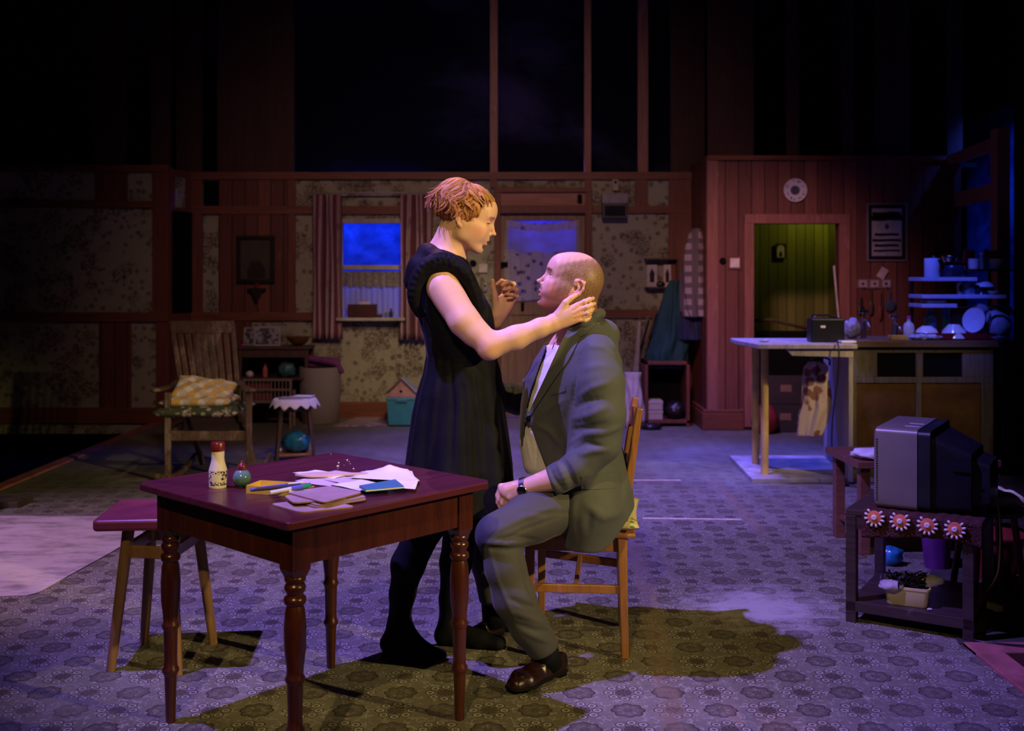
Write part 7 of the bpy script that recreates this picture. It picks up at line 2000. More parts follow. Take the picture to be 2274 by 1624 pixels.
# hook rail with hanging tools
r_ = thing('hook_rail', 'white key rack rail on the boards right of the green doorway', 'hook rail', (XX(1941, YR), YR - .001, ZZ(632, YR)))
w_ = (XX(1979, YR) - XX(1903, YR)) / 2; MB().box((-w_, -.012, -.035), (w_, 0, .048)).obj('board', plain('faded_board', (.20, .12, .13), .5), r_, bevel=.002)
for i in range(3):
    x_ = -w_ * .68 + i * w_ * .68; MB().box((x_ - .035, -.016, -.022), (x_ + .035, -.011, .038)).obj('panel', plain('rack_white', (.38, .34, .38), .5), r_); MB().ell((x_, -.017, .006), (.014, .002, .014), 12, 8).obj('emblem', M['redcap'], r_); MB().tube([(x_, -.012, -.024), (x_, -.035, -.030), (x_, -.038, -.018)], .004, 6).obj('hook', steel, r_)
o = MB().box((-.035, -.004, -.05), (.035, 0, .05)).obj('note', M['pinkpaper']); o.location = (XX(1958, YR), YR - .019, ZZ(607, YR)); o.rotation_euler = (0, R(32), 0); tag(o, 'tilted white note tucked behind the key rack', 'note')
for px, py0, py1, wd, mat, lab in ((1910, 660, 700, .035, M['blackwood'], 'dark slim tool hanging under the left of the key rack'), (1932, 640, 700, .022, M['darkwood'], 'dark wooden spoon hanging under the middle of the key rack'), (1952, 648, 712, .020, M['redwood'], 'brown handled utensil hanging under the key rack'), (1974, 645, 692, .05, plain('slate_cloth', (.05, .07, .11), .8), 'slate blue oven glove hanging at the right of the key rack')):
    z0, z1 = ZZ(py1, YR), ZZ(py0, YR); x_ = XX(px, YR); rt = thing('hanging_utensil', lab, 'utensil', (x_, YR - .03, z0)); hh = z1 - z0
    MB().ell((0, 0, hh * .28), (wd, .012, hh * .28), 16, 10).obj('head', mat, rt, smooth=True); MB().tube([(0, 0, hh * .4), (0, .0, hh)], .008, 8).obj('handle', mat, rt)
# inside the green room
yg = 10.98; r_ = thing('arched_picture', 'small arch topped framed picture inside the green room', 'picture', (XX(1733, yg), yg - .001, ZZ(572, yg))); hh = ZZ(543, yg) - ZZ(572, yg)
MB().box((-.058, -.012, -.01), (.058, 0, hh + .01)).obj('frame', M['blackwood'], r_, bevel=.002); a_ = [(-.038, 0), (.038, 0)] + [(.038 * math.cos(t_), hh - .045 + .038 * math.sin(t_)) for t_ in [PI * i / 10 for i in range(11)]]
MB().prism(a_, -.015, -.011, 'XZ').obj('print', plain('cream_print', (.42, .36, .36), .6), r_); MB().prism([(-.018, .01), (.018, .01), (.012, .05), (0, .07), (-.012, .05)], -.017, -.015, 'XZ').obj('figure', M['blackwood'], r_)
yg = 10.3
r_ = thing('bed', 'dark unmade bed end seen low through the green doorway', 'bed', (XX(1735, yg), yg, 0)); zt3 = ZZ(717, yg)
MB().box((-.28, 0, .1), (.42, .5, zt3 - .10)).obj('mattress', M['black'], r_, bevel=.05, seg=4); MB().tube([(-.27, .02, zt3 + .02), (-.1, .02, zt3 + .03), (.1, .02, zt3 - .02), (.3, .02, zt3 - .07)], .016, 8).obj('bed_rail', M['darkwood'], r_, smooth=True)
for x_ in (-.26, .38): MB().tube([(x_, .02, 0), (x_, .02, zt3 - .04)], .018, 8).obj('bed_post', M['darkwood'], r_)
stick((1852, 590), (1884, 955), 9.38, 9.30, .010, plain('white_rod', (.55, .46, .46), .5), 'thin white rod leaning in the right of the green doorway', 'white_rod', 'rod')
# dark clutter under the worktop in the doorway
M['dim'] = plain('dark_clutter', (.03, .022, .02), .8)
yd_ = 9.2
lump('red_bag', (XX(1700, yd_), yd_, 0.0), (.12, .10, .14), plain('dark_red_bag', (.16, .012, .010), .7), 'dark red bag on the floor behind the yellow poles', 'bag', 6, .2, 2, .15)
for px, py, lab in ((1746, 856, 'dark box with a tan label behind the hanging apron, upper one'), (1745, 900, 'dark box behind the hanging apron, lower one')):
    z0 = 0 if py > 880 else .25; rt = thing('storage_crate', lab, 'crate', (XX(px, 9.25), 9.25, z0), .0); MB().box((-.16, 0, 0), (.16, .1, .245)).obj('crate', M['dim'], rt, bevel=.004); MB().box((-.05, -.003, .11), (.045, 0, .17)).obj('label_patch', plain('tan_patch', (.20, .12, .07), .7), rt)
# ================================================================== kitchen side
YC = 7.3; CZ = .925
M['ply'] = wood('stained_ply', (.12, .070, .030), (.22, .135, .06), .55, .8, 'X', (.28, .22, .15), scuff_amt=.55)
M['cabframe'] = wood('grimy_cream_frame', (.10, .080, .055), (.24, .20, .15), .55, 1, 'Z', (.30, .26, .20), scuff_amt=.55)
M['cabdoor'] = plain('brown_stained_door', (.15, .075, .022), .5, var=.45, scale=4)
cu = thing('kitchen_cabinet', 'grimy brown kitchen cabinet with two open drawer holes behind the television', 'cabinet', (2.36, YC, 0))
X1c = XX(2206, YC) - 2.36
def cc(px): return XX(px, YC) - 2.36
def cz(py): return ZZ(py, YC)
MB().box((0, .02, 0), (X1c, .60, CZ - .03)).obj('carcass', M['black'], cu)
fm = MB()
for a_, b_, c_, d_ in ((1893, 1948, 784, 838), (2035, 2050, 784, 838), (2138, 2206, 784, 838), (1893, 2206, 775, 784), (1893, 2206, 838, 851), (1893, 1903, 851, 1035), (2035, 2047, 851, 1035), (2180, 2206, 851, 1035), (1893, 2206, 1035, 1053)):
    fm.box((cc(a_), 0, cz(d_)), (cc(b_), .022, cz(c_)))
fm.obj('face_frame', M['cabframe'], cu, bevel=.003)
for a_, b_ in ((1903, 2035), (2047, 2180)):
    MB().box((cc(a_) + .003, .010, cz(1035)), (cc(b_) - .003, .024, cz(852))).obj('door', M['cabdoor'], cu, bevel=.003)
o = MB().box((2.34, YC - .03, CZ - .045), (3.36, YC + .62, CZ)).obj('worktop', M['ply'], bevel=.004); tag(o, 'long stained wooden kitchen worktop crowded with dishes', 'worktop')
cu2 = thing('cooker', 'black cooker standing at the right end of the kitchen worktop', 'cooker', (3.37, YC - .05, 0))
MB().box((0, 0, 0), (.40, .6, .93)).obj('body', plain('black_enamel', (.012, .012, .014), .3), cu2, bevel=.008)
MB().box((.03, -.012, .25), (.37, 0, .72)).obj('oven_door', plain('dark_glass', (.012, .010, .014), .15), cu2, bevel=.006)
MB().tube([(.05, -.035, .74), (.35, -.035, .74)], .008, 8).obj('rail_handle', steel, cu2)
for i in range(4): MB().lathe([(0, 0), (.018, 0), (.016, .02), (0, .02)], (.06 + i * .09, -.001, .84), 14, Matrix.Rotation(R(90), 3, 'X')).obj('knob', steel, cu2)
# pale side panel and folding table on two poles
M['palepanel'] = wood('grimy_pale_panel', (.24, .20, .18), (.42, .37, .34), .6, .7, 'Z', (.15, .11, .06), scuff_amt=.58)
a_, b_ = Vector((2.22, 6.95, 0)), Vector((2.33, 7.88, 0)); n_ = Vector((1, -.12, 0)).normalized() * .03
q = [a_, a_ + n_, b_ + n_, b_]
tag(MB().hexa([v + Vector((0, 0, .001)) for v in q], [v + Vector((0, 0, CZ - .03)) for v in q]).obj('end_board', M['palepanel'], bevel=.004), 'tall pale grimy panel closing the end of the kitchen counter', 'panel')
ft_ = thing('folding_table', 'pale folding worktop on two yellow poles in front of the green doorway', 'table', (1.57, 6.86, 0))
MB().prism([(0.03, 0), (.68, 0), (.68, .72), (-.0, .72), (-.02, .5)], CZ - .028, CZ + .002).obj('tabletop', M['palepanel'], ft_, bevel=.004)
MB().prism([(.22, CZ - .028), (.66, CZ - .028), (.66, CZ - .085), (.26, CZ - .075)], .02, .045, 'XZ').obj('bracket', M['palepanel'], ft_, bevel=.003)
M['yellowpole'] = plain('chipped_yellow_paint', (.58, .40, .12), .45, var=.25, scale=9)
for x_, y_ in ((1.741, 7.53), (1.712, 7.14)):
    MB().tube([(x_ - 1.57, y_ - 6.86, .03), (x_ - 1.57, y_ - 6.86, CZ - .03)], .026, 18).obj('pole', M['yellowpole'], ft_, auto=50)
q = [(1.59, 6.98), (2.40, 6.98), (2.40, 7.90), (1.63, 7.90)]
tag(MB().prism(q, 0, .03).obj('platform', plain('pale_lino_platform', (.34, .31, .30), .5, var=.4, scale=6), bevel=.004), 'low pale platform under the two yellow poles', 'platform')
# hanging apron, hanger
def K(px, py, Y=7.45): return AT(px, py, Y)
ya_ = 7.12
_, V, F = coat('apron', '', [(ZZ(py, ya_), (XX(a, ya_) + XX(b, ya_)) / 2, ya_, (XX(b, ya_) - XX(a, ya_)) / 2, .035) for py, a, b in ((803, 1798, 1826), (815, 1788, 1838), (860, 1784, 1841), (905, 1778, 1846), (925, 1772, 1840), (968, 1768, 1820))], None, .012, 5, step=.007)
t = NT('stained_pink_floral'); P = t.pos((1, 1, 1)); f1 = t.m_('SUBTRACT', 1.0, t.step(t.m_('ADD', t.vor(P, 11), t.m_('MULTIPLY', t.noise(P, 30), .4)), .5, .62))
M['apron'] = t.done(t.mix(f1, (.50, .38, .34), (.22, .10, .075)), .85, 0, .15)
tag(np_obj('apron', V, F, M['apron']), 'pink and brown patterned apron hanging under the folding worktop', 'apron')
tag(MB().tube([K(1800, 797, ya_), K(1820, 790, ya_), K(1842, 798, ya_), K(1842, 812, ya_)], .008, 8).obj('coat_hanger', plain('green_hanger', (.02, .12, .05), .4), smooth=True), 'green coat hanger hooked under the folding worktop', 'hanger')
# radio
p = K(1839, 763, 7.05); r_ = thing('radio', 'black portable radio with an aerial on the folding worktop', 'radio', (p.x, 7.05, CZ + .003)); w_ = .113; h_ = ZZ(708, 7.05) - CZ
MB().box((-w_, 0, 0), (w_, .12, h_)).obj('case', plain('matt_black_plastic', (.010, .010, .012), .35), r_, bevel=.012, seg=3)
MB().box((-.050, -.003, h_ * .60), (-.018, 0, h_ * .70)).obj('maker_plate', M['ceramic'], r_); MB().tube([(-.09, .06, h_), (-.09, .06, h_ + .02), (.02, .06, h_ + .02), (.08, .06, h_ + .004)], .008, 8).obj('carry_handle', M['blackwood'], r_)
MB().tube([(-.085, .03, h_), (-.072, .03, h_ + .012)], .008, 8).obj('tuning_knob', steel, r_)
cb_ = [Vector((p.x + .005, 7.04, CZ + .03)), Vector((p.x + .0, 6.83, CZ + .0)), Vector((p.x - .005, 6.83, .70)), Vector((p.x - .03, 6.85, .45)), Vector((p.x - .02, 6.88, .2)), Vector((p.x + .05, 6.85, .035)), Vector((p.x + .12, 6.80, .012)), Vector((p.x + .20, 6.70, .008))]
def spl(P, n=8):
    o_ = []
    for i in range(len(P) - 1):
        p0, p1, p2, p3 = P[max(i - 1, 0)], P[i], P[i + 1], P[min(i + 2, len(P) - 1)]
        for j in range(n): u = j / n; o_.append(.5 * (2 * p1 + (p2 - p0) * u + (2 * p0 - 5 * p1 + 4 * p2 - p3) * u * u + (3 * p1 - p0 - 3 * p2 + p3) * u ** 3))
    return o_ + [P[-1]]
tag(MB().tube(spl(cb_), .005, 8).obj('power_cable', M['blackwood'], smooth=True), 'black cable hanging from the radio down to the floor', 'cable')
lump('plug_heap', (2.18, 6.90, 0.0), (.06, .04, .016), M['blackwood'], 'black plugs lying at the foot of the pale side panel', 'plugs', 3, .4, 4, .2)
lump('keys', (XX(1697, 7.1), 7.1, CZ + .003), (.035, .02, .010), plain('blue_grey_cloth', (.30, .32, .45), .6), 'small crumpled pale thing near the left end of the folding worktop', 'cloth', 3, .4, 4, .1)
o = MB().box((-.05, -.04, 0), (.05, .04, .015)).obj('soap_dish', M['white'], bevel=.004); o.location = (XX(1878, 7.0) + .01, 7.0, CZ + .003) ; tag(o, 'small white dish between the black radio and the cabinet', 'dish')
# glass net bag, taps, bottle, sponge, cloth
zt_ = CZ + .001
yy = 7.45
lump('net_bag', (XX(1902, yy), yy + .1, zt_), (.062, .05, .075), plain('pale_net', (.36, .34, .40), .5, var=.5, scale=40), 'pale crumpled net bag on the worktop right of the black radio', 'net bag', 6, .3, 3, .1)
def tap(px, px1, pyt, label):
    r_ = thing('tap', label, 'tap', (XX(px, yy), yy + .12, zt_), 0, 'pair of kitchen taps'); h_ = ZZ(pyt, yy) - CZ
    MB().tube([(0, 0, 0), (0, 0, h_ * .7)], [.022, .014], 14).obj('pillar', steel, r_, auto=50); MB().tube(spl([Vector((0, 0, h_ * .55)), Vector((0, -.05, h_ * .62)), Vector((0, -.11, h_ * .50)), Vector((0, -.12, h_ * .32))], 5), .010, 10).obj('spout', steel, r_, smooth=True)
    MB().box((-.035, -.008, h_ * .86), (.035, .008, h_)).box((-.010, -.010, h_ * .7), (.010, .010, h_ * .9)).obj('tap_handle', steel, r_, bevel=.004)
tap(1930, 0, 689, 'tall steel kitchen tap beside the pale net bag')
tap(1999, 0, 702, 'shorter steel kitchen tap behind the washing up bottle')
bottle('washing_up_bottle', XX(2018, yy), yy, zt_, .165, .037, plain('pale_bottle', (.56, .54, .44), .35), 'white washing up bottle with a pink cap on the worktop', 'bottle', plain('pink_cap', (.45, .05, .18), .4), .35)
o = MB().box((-.058, -.04, 0), (.058, .04, .033)).obj('sponge', plain('yellow_sponge', (.50, .32, .06), .9), bevel=.006); o.location = (XX(1984, yy), yy - .08, zt_); tag(o, 'yellow sponge block lying on the worktop edge', 'sponge')
lump('dish_cloth', (XX(2045, yy), yy - .09, zt_), (.125, .05, .024), plain('blue_white_cloth', (.42, .42, .55), .8, var=.5, scale=30), 'crumpled pale dish cloth on the worktop before the red tray', 'cloth', 11, .5, 3.5, .1)
# red tray with crockery
tr_ = thing('red_tray', 'dark red tray holding washed crockery on the worktop', 'tray', (XX(2130, yy), yy + .03, zt_))
w_ = (XX(2196, yy) - XX(2062, yy)) / 2; MB().box((-w_, -.14, 0), (w_, .14, .006)).box((-w_, -.14, 0), (w_, -.132, .048)).box((-w_, .132, 0), (w_, .14, .048)).box((-w_, -.14, 0), (-w_ + .008, .14, .048)).box((w_ - .008, -.14, 0), (w_, .14, .048)).obj('tray_body', plain('dark_red_plastic', (.16, .010, .012), .4), tr_)
def bowl(px, py, rpx, hpx, Y, label, mat=None, up=True, name='bowl', cat='bowl', group=None, zoff=None):
    r = rpx * Y / FPX; h = hpx * Y / FPX; z = ZZ(py, Y) if zoff is None else zoff
    rt = thing(name, label, cat, (XX(px, Y), Y, z), 0, group)
    pr = [(0, 0), (r * .42, 0), (r * .45, h * .06), (r * .82, h * .45), (r, h * .97), (r * .97, h), (r * .78, h * .5), (r * .4, h * .12), (0, h * .1)]
    if not up: pr = [(a, h - b) for a, b in pr][::-1]
    MB().lathe(pr, (0, 0, 0), 28).obj('bowl_body', mat or M['whitechina'], rt, auto=60)
    return rt
M['whitechina'] = plain('white_china', (.66, .64, .66), .12, var=.04, spec=.7)
bowl(2118, 738, 29, 31, 7.42, 'large upturned white bowl on the red tray', up=False, zoff=zt_ + .008)
bowl(2058, 736, 24, 15, 7.40, 'smaller upturned white bowl at the left of the red tray', up=False, zoff=zt_ + .049)
def disc(px, py, rx, ry, Y, tilt, yaw, label, mat=None, name='plate', cat='plate', group=None):
    r = rx * Y / FPX; c = AT(px, py, Y); rt = thing(name, label, cat, c, 0, group)
    ax_ = Matrix.Rotation(yaw, 3, 'Z') @ Matrix.Rotation(tilt, 3, 'X')
    MB().lathe([(0, 0), (r * .6, 0), (r * .7, .006), (r, .018), (r, .021), (r * .68, .010), (0, .006)], (0, 0, 0), 32, ax_).obj('plate_body', mat or M['whitechina'], rt, auto=50)
    return rt
disc(2166, 712, 28, 0, 7.42, R(80), R(-58), 'white plate standing on edge in the red tray, front one')
disc(2178, 705, 30, 0, 7.50, R(84), R(-60), 'greyish plate standing on edge behind the front white plate', plain('grey_china', (.34, .33, .38), .2))
# soda siphon, box, card
bottle('soda_bottle', XX(2072, 7.55), 7.60, zt_, .245, .046, plain('blue_glass', (.05, .09, .22), .08, spec=.7), 'tall blue glass soda bottle at the back of the worktop', 'bottle', plain('brass_nozzle', (.30, .16, .10), .35), .32)
o = MB().box((-.02, -.03, 0), (.02, .03, .22)).obj('teal_packet', M['teal'], bevel=.002); o.location = (XX(2099, 7.6), 7.62, zt_); tag(o, 'slim teal packet behind the large upturned bowl', 'packet')
r_ = thing('biscuit_tin', 'square white edged tin with a red band and grey picture standing on the worktop', 'tin', (XX(2137, 7.62), 7.64, zt_ + .03)); w_ = 31 * 7.62 / FPX; h_ = .195
MB().box((-w_, 0, 0), (w_, .05, h_)).obj('tin_body', M['whitechina'], r_, bevel=.004); MB().box((-w_ + .022, -.003, h_ * .52), (w_ - .004, 0, h_ - .008)).obj('red_band', plain('red_print_band', (.25, .012, .02), .4), r_); MB().prism([(-w_ + .022, .004), (w_ - .004, .004), (w_ - .004, h_ * .60), (w_ * .6, h_ * .68), (.0, h_ * .73), (-w_ * .5, h_ * .68), (-w_ + .022, h_ * .60)], -.005, -.003, 'XZ').obj('picture_panel', plain('grey_lilac_print', (.34, .29, .34), .5), r_)
lump('kettle', (XX(2218, 7.45), 7.48, zt_), (.10, .08, .105), plain('white_black_kettle', (.40, .40, .46), .25), 'rounded white kettle at the right end of the worktop', 'kettle', 2, .12, 1.5, .1)
o = MB().tube(spl([K(2192, 735, 7.38), K(2186, 700, 7.38), K(2204, 682, 7.38), K(2240, 684, 7.38), K(2250, 700, 7.38)], 6), .012, 8).obj('bent_wire', M['blackwood'], smooth=True); tag(o, 'curved dark wire arching over the white kettle', 'wire')
lump('foil', (XX(2215, 7.36), 7.34, zt_), (.05, .03, .016), plain('foil', (.6, .6, .65), .15, .8), 'crumpled shiny foil in front of the white kettle', 'foil', 12, .5, 4, .1)
# dish racks, three shelves
yr2 = 7.62
rk = thing('dish_rack', 'white wire dish shelves on posts rising from the worktop', 'dish rack', (XX(2100, yr2), yr2 - .14, CZ))
rkx0, rkx1 = XX(2031, yr2) - XX(2100, yr2), XX(2215, yr2) - XX(2100, yr2)
M['rackwhite'] = plain('rack_white_enamel', (.55, .54, .60), .35, var=.1)
ZS = [ZZ(616, yr2), ZZ(654, yr2), ZZ(674, yr2)]
for z_, xe in ((ZS[0], XX(2152, yr2) - XX(2100, yr2)), (ZS[1], XX(2215, yr2) - XX(2100, yr2)), (ZS[2], XX(2108, yr2) - XX(2100, yr2))): MB().box((rkx0, 0, z_ - CZ - .028), (xe, .26, z_ - CZ)).obj('shelf', M['rackwhite'], rk, bevel=.004)
for x_, y_, hh_ in ((rkx0 + .02, .24, ZS[0]), (XX(2148, yr2) - XX(2100, yr2), .24, ZS[0]), (XX(2212, yr2) - XX(2100, yr2), .24, ZZ(598, yr2))): MB().box((x_ - .01, y_, 0), (x_ + .01, y_ + .02, hh_ - CZ)).obj('post', M['blackwood'], rk)
MB().box((XX(2150, yr2) - XX(2100, yr2), 0, ZZ(598, yr2) - CZ - .015), (XX(2238, yr2) - XX(2100, yr2), .26, ZZ(598, yr2) - CZ)).obj('shelf', M['blackwood'], rk)
def cyl(px0, px1, pyt, z, Y, mat, name, label, cat, taper=1.0, handle=False, lid=None):
    r = (px1 - px0) / 2 * Y / FPX; h = ZZ(pyt, Y) - z; rt = thing(name, label, cat, (XX((px0 + px1) / 2, Y), Y, z + .001))
    MB().lathe([(0, 0), (r * taper * .95, 0), (r * taper, .004), (r, h * .97), (r * .97, h), (r * .90, h), (r * .88, h * .1), (0, h * .08)], (0, 0, 0), 26).obj('body', mat, rt, auto=50)
    if handle: MB().tube(spl([Vector((r * .95, 0, h * .8)), Vector((r * 1.45, 0, h * .75)), Vector((r * 1.45, 0, h * .3)), Vector((r * .95, 0, h * .25))], 5), .006, 8).obj('handle', mat, rt, smooth=True)
    if lid: MB().lathe([(0, h), (r * 1.02, h), (r * .9, h + .012), (0, h + .02)], (0, 0, 0), 22).obj('lid', lid, rt, auto=50)
    return rt
yq = 7.56; darkpan = plain('dark_pan_enamel', (.018, .020, .045), .25)
cyl(2053, 2086, 574, ZS[0], yq, M['whitechina'], 'enamel_jug', 'tall white enamel jug at the left of the top rack shelf', 'jug')
r_ = cyl(2088, 2142, 590, ZS[0], yq + .02, darkpan, 'saucepan', 'dark saucepan with its handle to the left on the top rack shelf', 'saucepan')
MB().tube([(-.085, -.04, .08), (-.13, -.06, .12), (-.17, -.06, .15)], [.012, .010, .012], 8).obj('handle', M['blackwood'], r_, smooth=True)
bowl(2109, 590, 18, 22, yq + .02, 'steel bowl nested in the dark saucepan', steel, True, 'steel_bowl')
z4 = ZZ(598, yr2)
o = MB().box((-.037, -.01, 0), (.037, .02, .10), rot=.1).obj('red_packet', plain('red_packet', (.28, .012, .02), .5)); o.location = (XX(2163, yq), yq + .1, z4 + .04); o.rotation_euler = (0, R(8), 0); tag(o, 'bright red packet at the very top left of the high shelf', 'packet')
cyl(2151, 2173, 575, z4, yq, M['whitechina'], 'mug', 'white mug on the high shelf under the red packet', 'mug', handle=False)
bottle('spice_jar', XX(2180, yq), yq, z4, .12, .017, plain('pale_jar', (.34, .36, .36), .2), 'slim pale jar on the high shelf right of the white mug', 'jar', M['white'], .7)
bottle('oil_bottle', XX(2193, yq), yq + .03, z4, .145, .018, plain('grey_green_glass', (.12, .17, .18), .1), 'tall grey green bottle on the high shelf', 'bottle', None, .5)
o = MB().box((-.045, -.03, 0), (.045, .03, .06)).obj('brown_carton', plain('brown_carton', (.16, .065, .04), .6)); o.location = (XX(2210, yq), yq + .04, z4 + .075); tag(o, 'brown carton on top of the white tub on the high shelf', 'carton')
cyl(2197, 2228, 575, z4, yq + .01, M['whitechina'], 'tub', 'white tub at the right of the high shelf', 'tub', .85)
z5 = ZS[1]
cyl(2125, 2138, 632, z5, yq, steel, 'flask', 'small steel flask on the middle rack shelf', 'flask', lid=steel)
cyl(2139, 2165, 630, z5, yq, plain('blue_steel', (.22, .30, .42), .25, .6), 'steel_jug', 'steel jug beside the small flask on the middle rack shelf', 'jug', 1.1, True)
bowl(2186, 657, 21, 12, yq, 'wide upturned white bowl on the middle rack shelf', None, False, zoff=z5 + .055)
bowl(2180, 657, 16, 14, yq + .01, 'dark bowl under the upturned white bowl on the middle shelf', darkpan, False, zoff=z5)
bowl(2206, 655, 12, 8, yq - .06, 'small white bowl at the right of the middle rack shelf', None, True, zoff=z5 + .001)
cyl(2152, 2178, 603, z5 + .10, yq, darkpan, 'black_pot', 'black pot with a rim below the high shelf', 'pot'); bpy.data.objects['black_pot'].location.z = z5 + .002
cyl(2182, 2208, 603, z5 + .09, yq + .07, plain('blue_mug', (.10, .15, .32), .25), 'blue_canister', 'blue canister below the high shelf', 'canister'); bpy.data.objects['blue_canister'].location.z = z5 + .002
z6 = ZS[2]
cyl(2045, 2100, 668, z6, yq, plain('grey_dish', (.22, .20, .24), .3), 'casserole_dish', 'low grey dish on the lowest rack shelf', 'dish', .9)
# ================================================================== television corner
F0 = Vector((1.32, 4.17, 0)); EX = Vector((.85, -.53, 0)).normalized(); EY = Vector((.53, .85, 0)).normalized(); az = math.atan2(EX.y, EX.x)
def TW(x, y, z=0): return F0 + EX * x + EY * y + Vector((0, 0, z))
tvs = thing('television_stand', 'dark low wooden stand with a bottom shelf carrying the television', 'stand', F0, az); SW, SD, SHT = .47, .52, .446
M['standwood'] = wood('scuffed_black_brown', (.022, .012, .012), (.055, .032, .030), .35, 1, 'X', (.20, .15, .14), spec=.5, scuff_amt=.62)
MB().box((0, 0, SHT - .022), (SW, SD, SHT)).obj('tabletop', M['standwood'], tvs, bevel=.003)
for x_ in (0, SW - .040):
    for y_ in (0, SD - .040): MB().box((x_, y_, 0), (x_ + .040, y_ + .040, SHT - .022)).obj('leg', M['standwood'], tvs, bevel=.003)
for lo, hi in (((.04, .005, SHT - .075), (SW - .04, .025, SHT - .022)), ((.04, SD - .025, SHT - .075), (SW - .04, SD - .005, SHT - .022)), ((.005, .04, SHT - .075), (.025, SD - .04, SHT - .022)), ((SW - .025, .04, SHT - .075), (SW - .005, SD - .04, SHT - .022))): MB().box(lo, hi).obj('rail', M['standwood'], tvs)
MB().box((.01, .01, .062), (SW - .01, SD - .01, .082)).box((.0, .0, .045), (SW, .02, .085)).obj('shelf', M['standwood'], tvs, bevel=.002)
tv = thing('television', 'old silver and black box television standing sideways on the dark stand', 'television', TW(.095, .045, SHT + .010), az)
TWD, TH = .43, .315
M['silver'] = plain('silver_plastic', (.22, .19, .165), .32, .35, var=.06); M['tvblack'] = plain('ribbed_black_plastic', (.010, .010, .014), .38, spec=.5)
def yz(x, y0, y1, z0, z1, r=.02): return [(x, a, b) for a, b in rrect(y0, z0, y1, z1, r, 3)]
def ringloft(rows_, name, mat, parent, bev=0):
    mb = MB(); n = len(rows_[0]); vs = [v for r0 in rows_ for v in r0]; fs = []
    for i in range(len(rows_) - 1):
        for k in range(n): fs.append((i * n + k, i * n + (k + 1) % n, (i + 1) * n + (k + 1) % n, (i + 1) * n + k))
    fs += [tuple(range(n)), tuple((len(rows_) - 1) * n + k for k in range(n))]; mb.add(vs, fs); return mb.obj(name, mat, parent, auto=32)
ringloft([yz(0, .02, TWD - .02, .012, TH - .012), yz(.010, 0, TWD, 0, TH), yz(.165, 0, TWD, 0, TH)], 'front_case', M['silver'], tv)
ringloft([yz(.165, .004, TWD - .004, .003, TH - .003), yz(.212, .004, TWD - .004, .003, TH - .003)], 'rear_frame', M['tvblack'], tv)
ringloft([yz(.212, .02, TWD - .02, .003, TH - .022), yz(.35, .06, TWD - .06, .003, TH - .085)], 'rear_body', M['tvblack'], tv)
ringloft([yz(.35, .09, TWD - .09, .02, TH - .105), yz(.41, .10, TWD - .10, .03, TH - .125)], 'rear_neck', M['tvblack'], tv)
ringloft([yz(-.003, .05, TWD - .05, .04, TH - .04), yz(.001, .045, TWD - .045, .035, TH - .035)], 'screen', plain('dark_screen', (.02, .02, .035), .08, spec=.8), tv)
for i in range(26): MB().box((.012, -.002, .03 + i * .0095), (.018, .002, .034 + i * .0095)).obj('speaker_slot', M['tvblack'], tv)
for y_ in (.10, .19): MB().box((.10, y_, TH - .0005), (.155, y_ + .006, TH + .0015)).obj('top_strip', M['white'], tv)
MB().tube([(.25, -.004, .24), (.33, .03, .21)], .003, 6).obj('rear_cable', M['blackwood'], tv)
# crochet blanket hanging over the stand front
M['crobrown'] = None
t = NT('brown_crochet'); P = t.co('Object'); n_ = t.vor(P, 130); t.bump(n_, .8, .004); M['crobrown'] = t.done(t.mix(n_, (.030, .010, .010), (.085, .032, .030)), .95, 0, .1)
bl_ = thing('crochet_blanket', 'brown crochet blanket with four orange and white flowers under the television', 'blanket', F0, az)
def blk(u, v):
    x = .068 + (SW - .05 + .012) * u; s_ = v * .20
    if s_ < .10: y, z = .088 - s_ + 0, SHT + .004
    else: y, z = -.014 - .004 * math.sin(u * 25), SHT + .004 - (s_ - .10) * (1 + .10 * math.sin(u * PI * 1.5 + .5) - .25 * math.sin(u * PI))
    if .085 < s_ < .115: z -= 0 if s_ < .10 else .002
    return (x, y, z + .0015 * math.sin(u * 60))
MB().grid(blk, 90, 22).obj('blanket_body', M['crobrown'], bl_, smooth=True, solid=.008)
M['crorange'] = plain('orange_wool', (.62, .16, .07), .9, var=.2, scale=60); M['crowhite'] = plain('white_wool', (.66, .56, .54), .9, var=.1, scale=60)
for i, u in enumerate((.115, .335, .565, .79)):
    cx2 = .068 + (SW - .038) * u; zc = SHT - .014 - .003 * i; rt = MB(); wt = MB()
    ax_ = Matrix.Rotation(R(90), 3, 'X'); yy_ = -.026
    rt.lathe([(0, 0), (.026, 0), (.026, .006), (.018, .009), (0, .009)], (cx2, yy_, zc), 20, ax_)
    wt.lathe([(0, .004), (.012, .004), (.011, .013), (.004, .015), (0, .012)], (cx2, yy_, zc), 16, ax_)
    for k in range(12):
        a = 2 * PI * k / 12 + .2
        if math.sin(a) > .78: continue
        p0 = Vector((cx2 + .024 * math.cos(a), yy_ - .004, zc + .024 * math.sin(a))); p1 = Vector((cx2 + .039 * math.cos(a), yy_ - .003, zc + .039 * math.sin(a))); wt.tube([p0, p0.lerp(p1, .6), p1], [.0035, .0055, .0035], 8)
    f_ = rt.obj('flower', M['crorange'], bl_, auto=50); wt.obj('petals', M['crowhite'], f_, smooth=True)
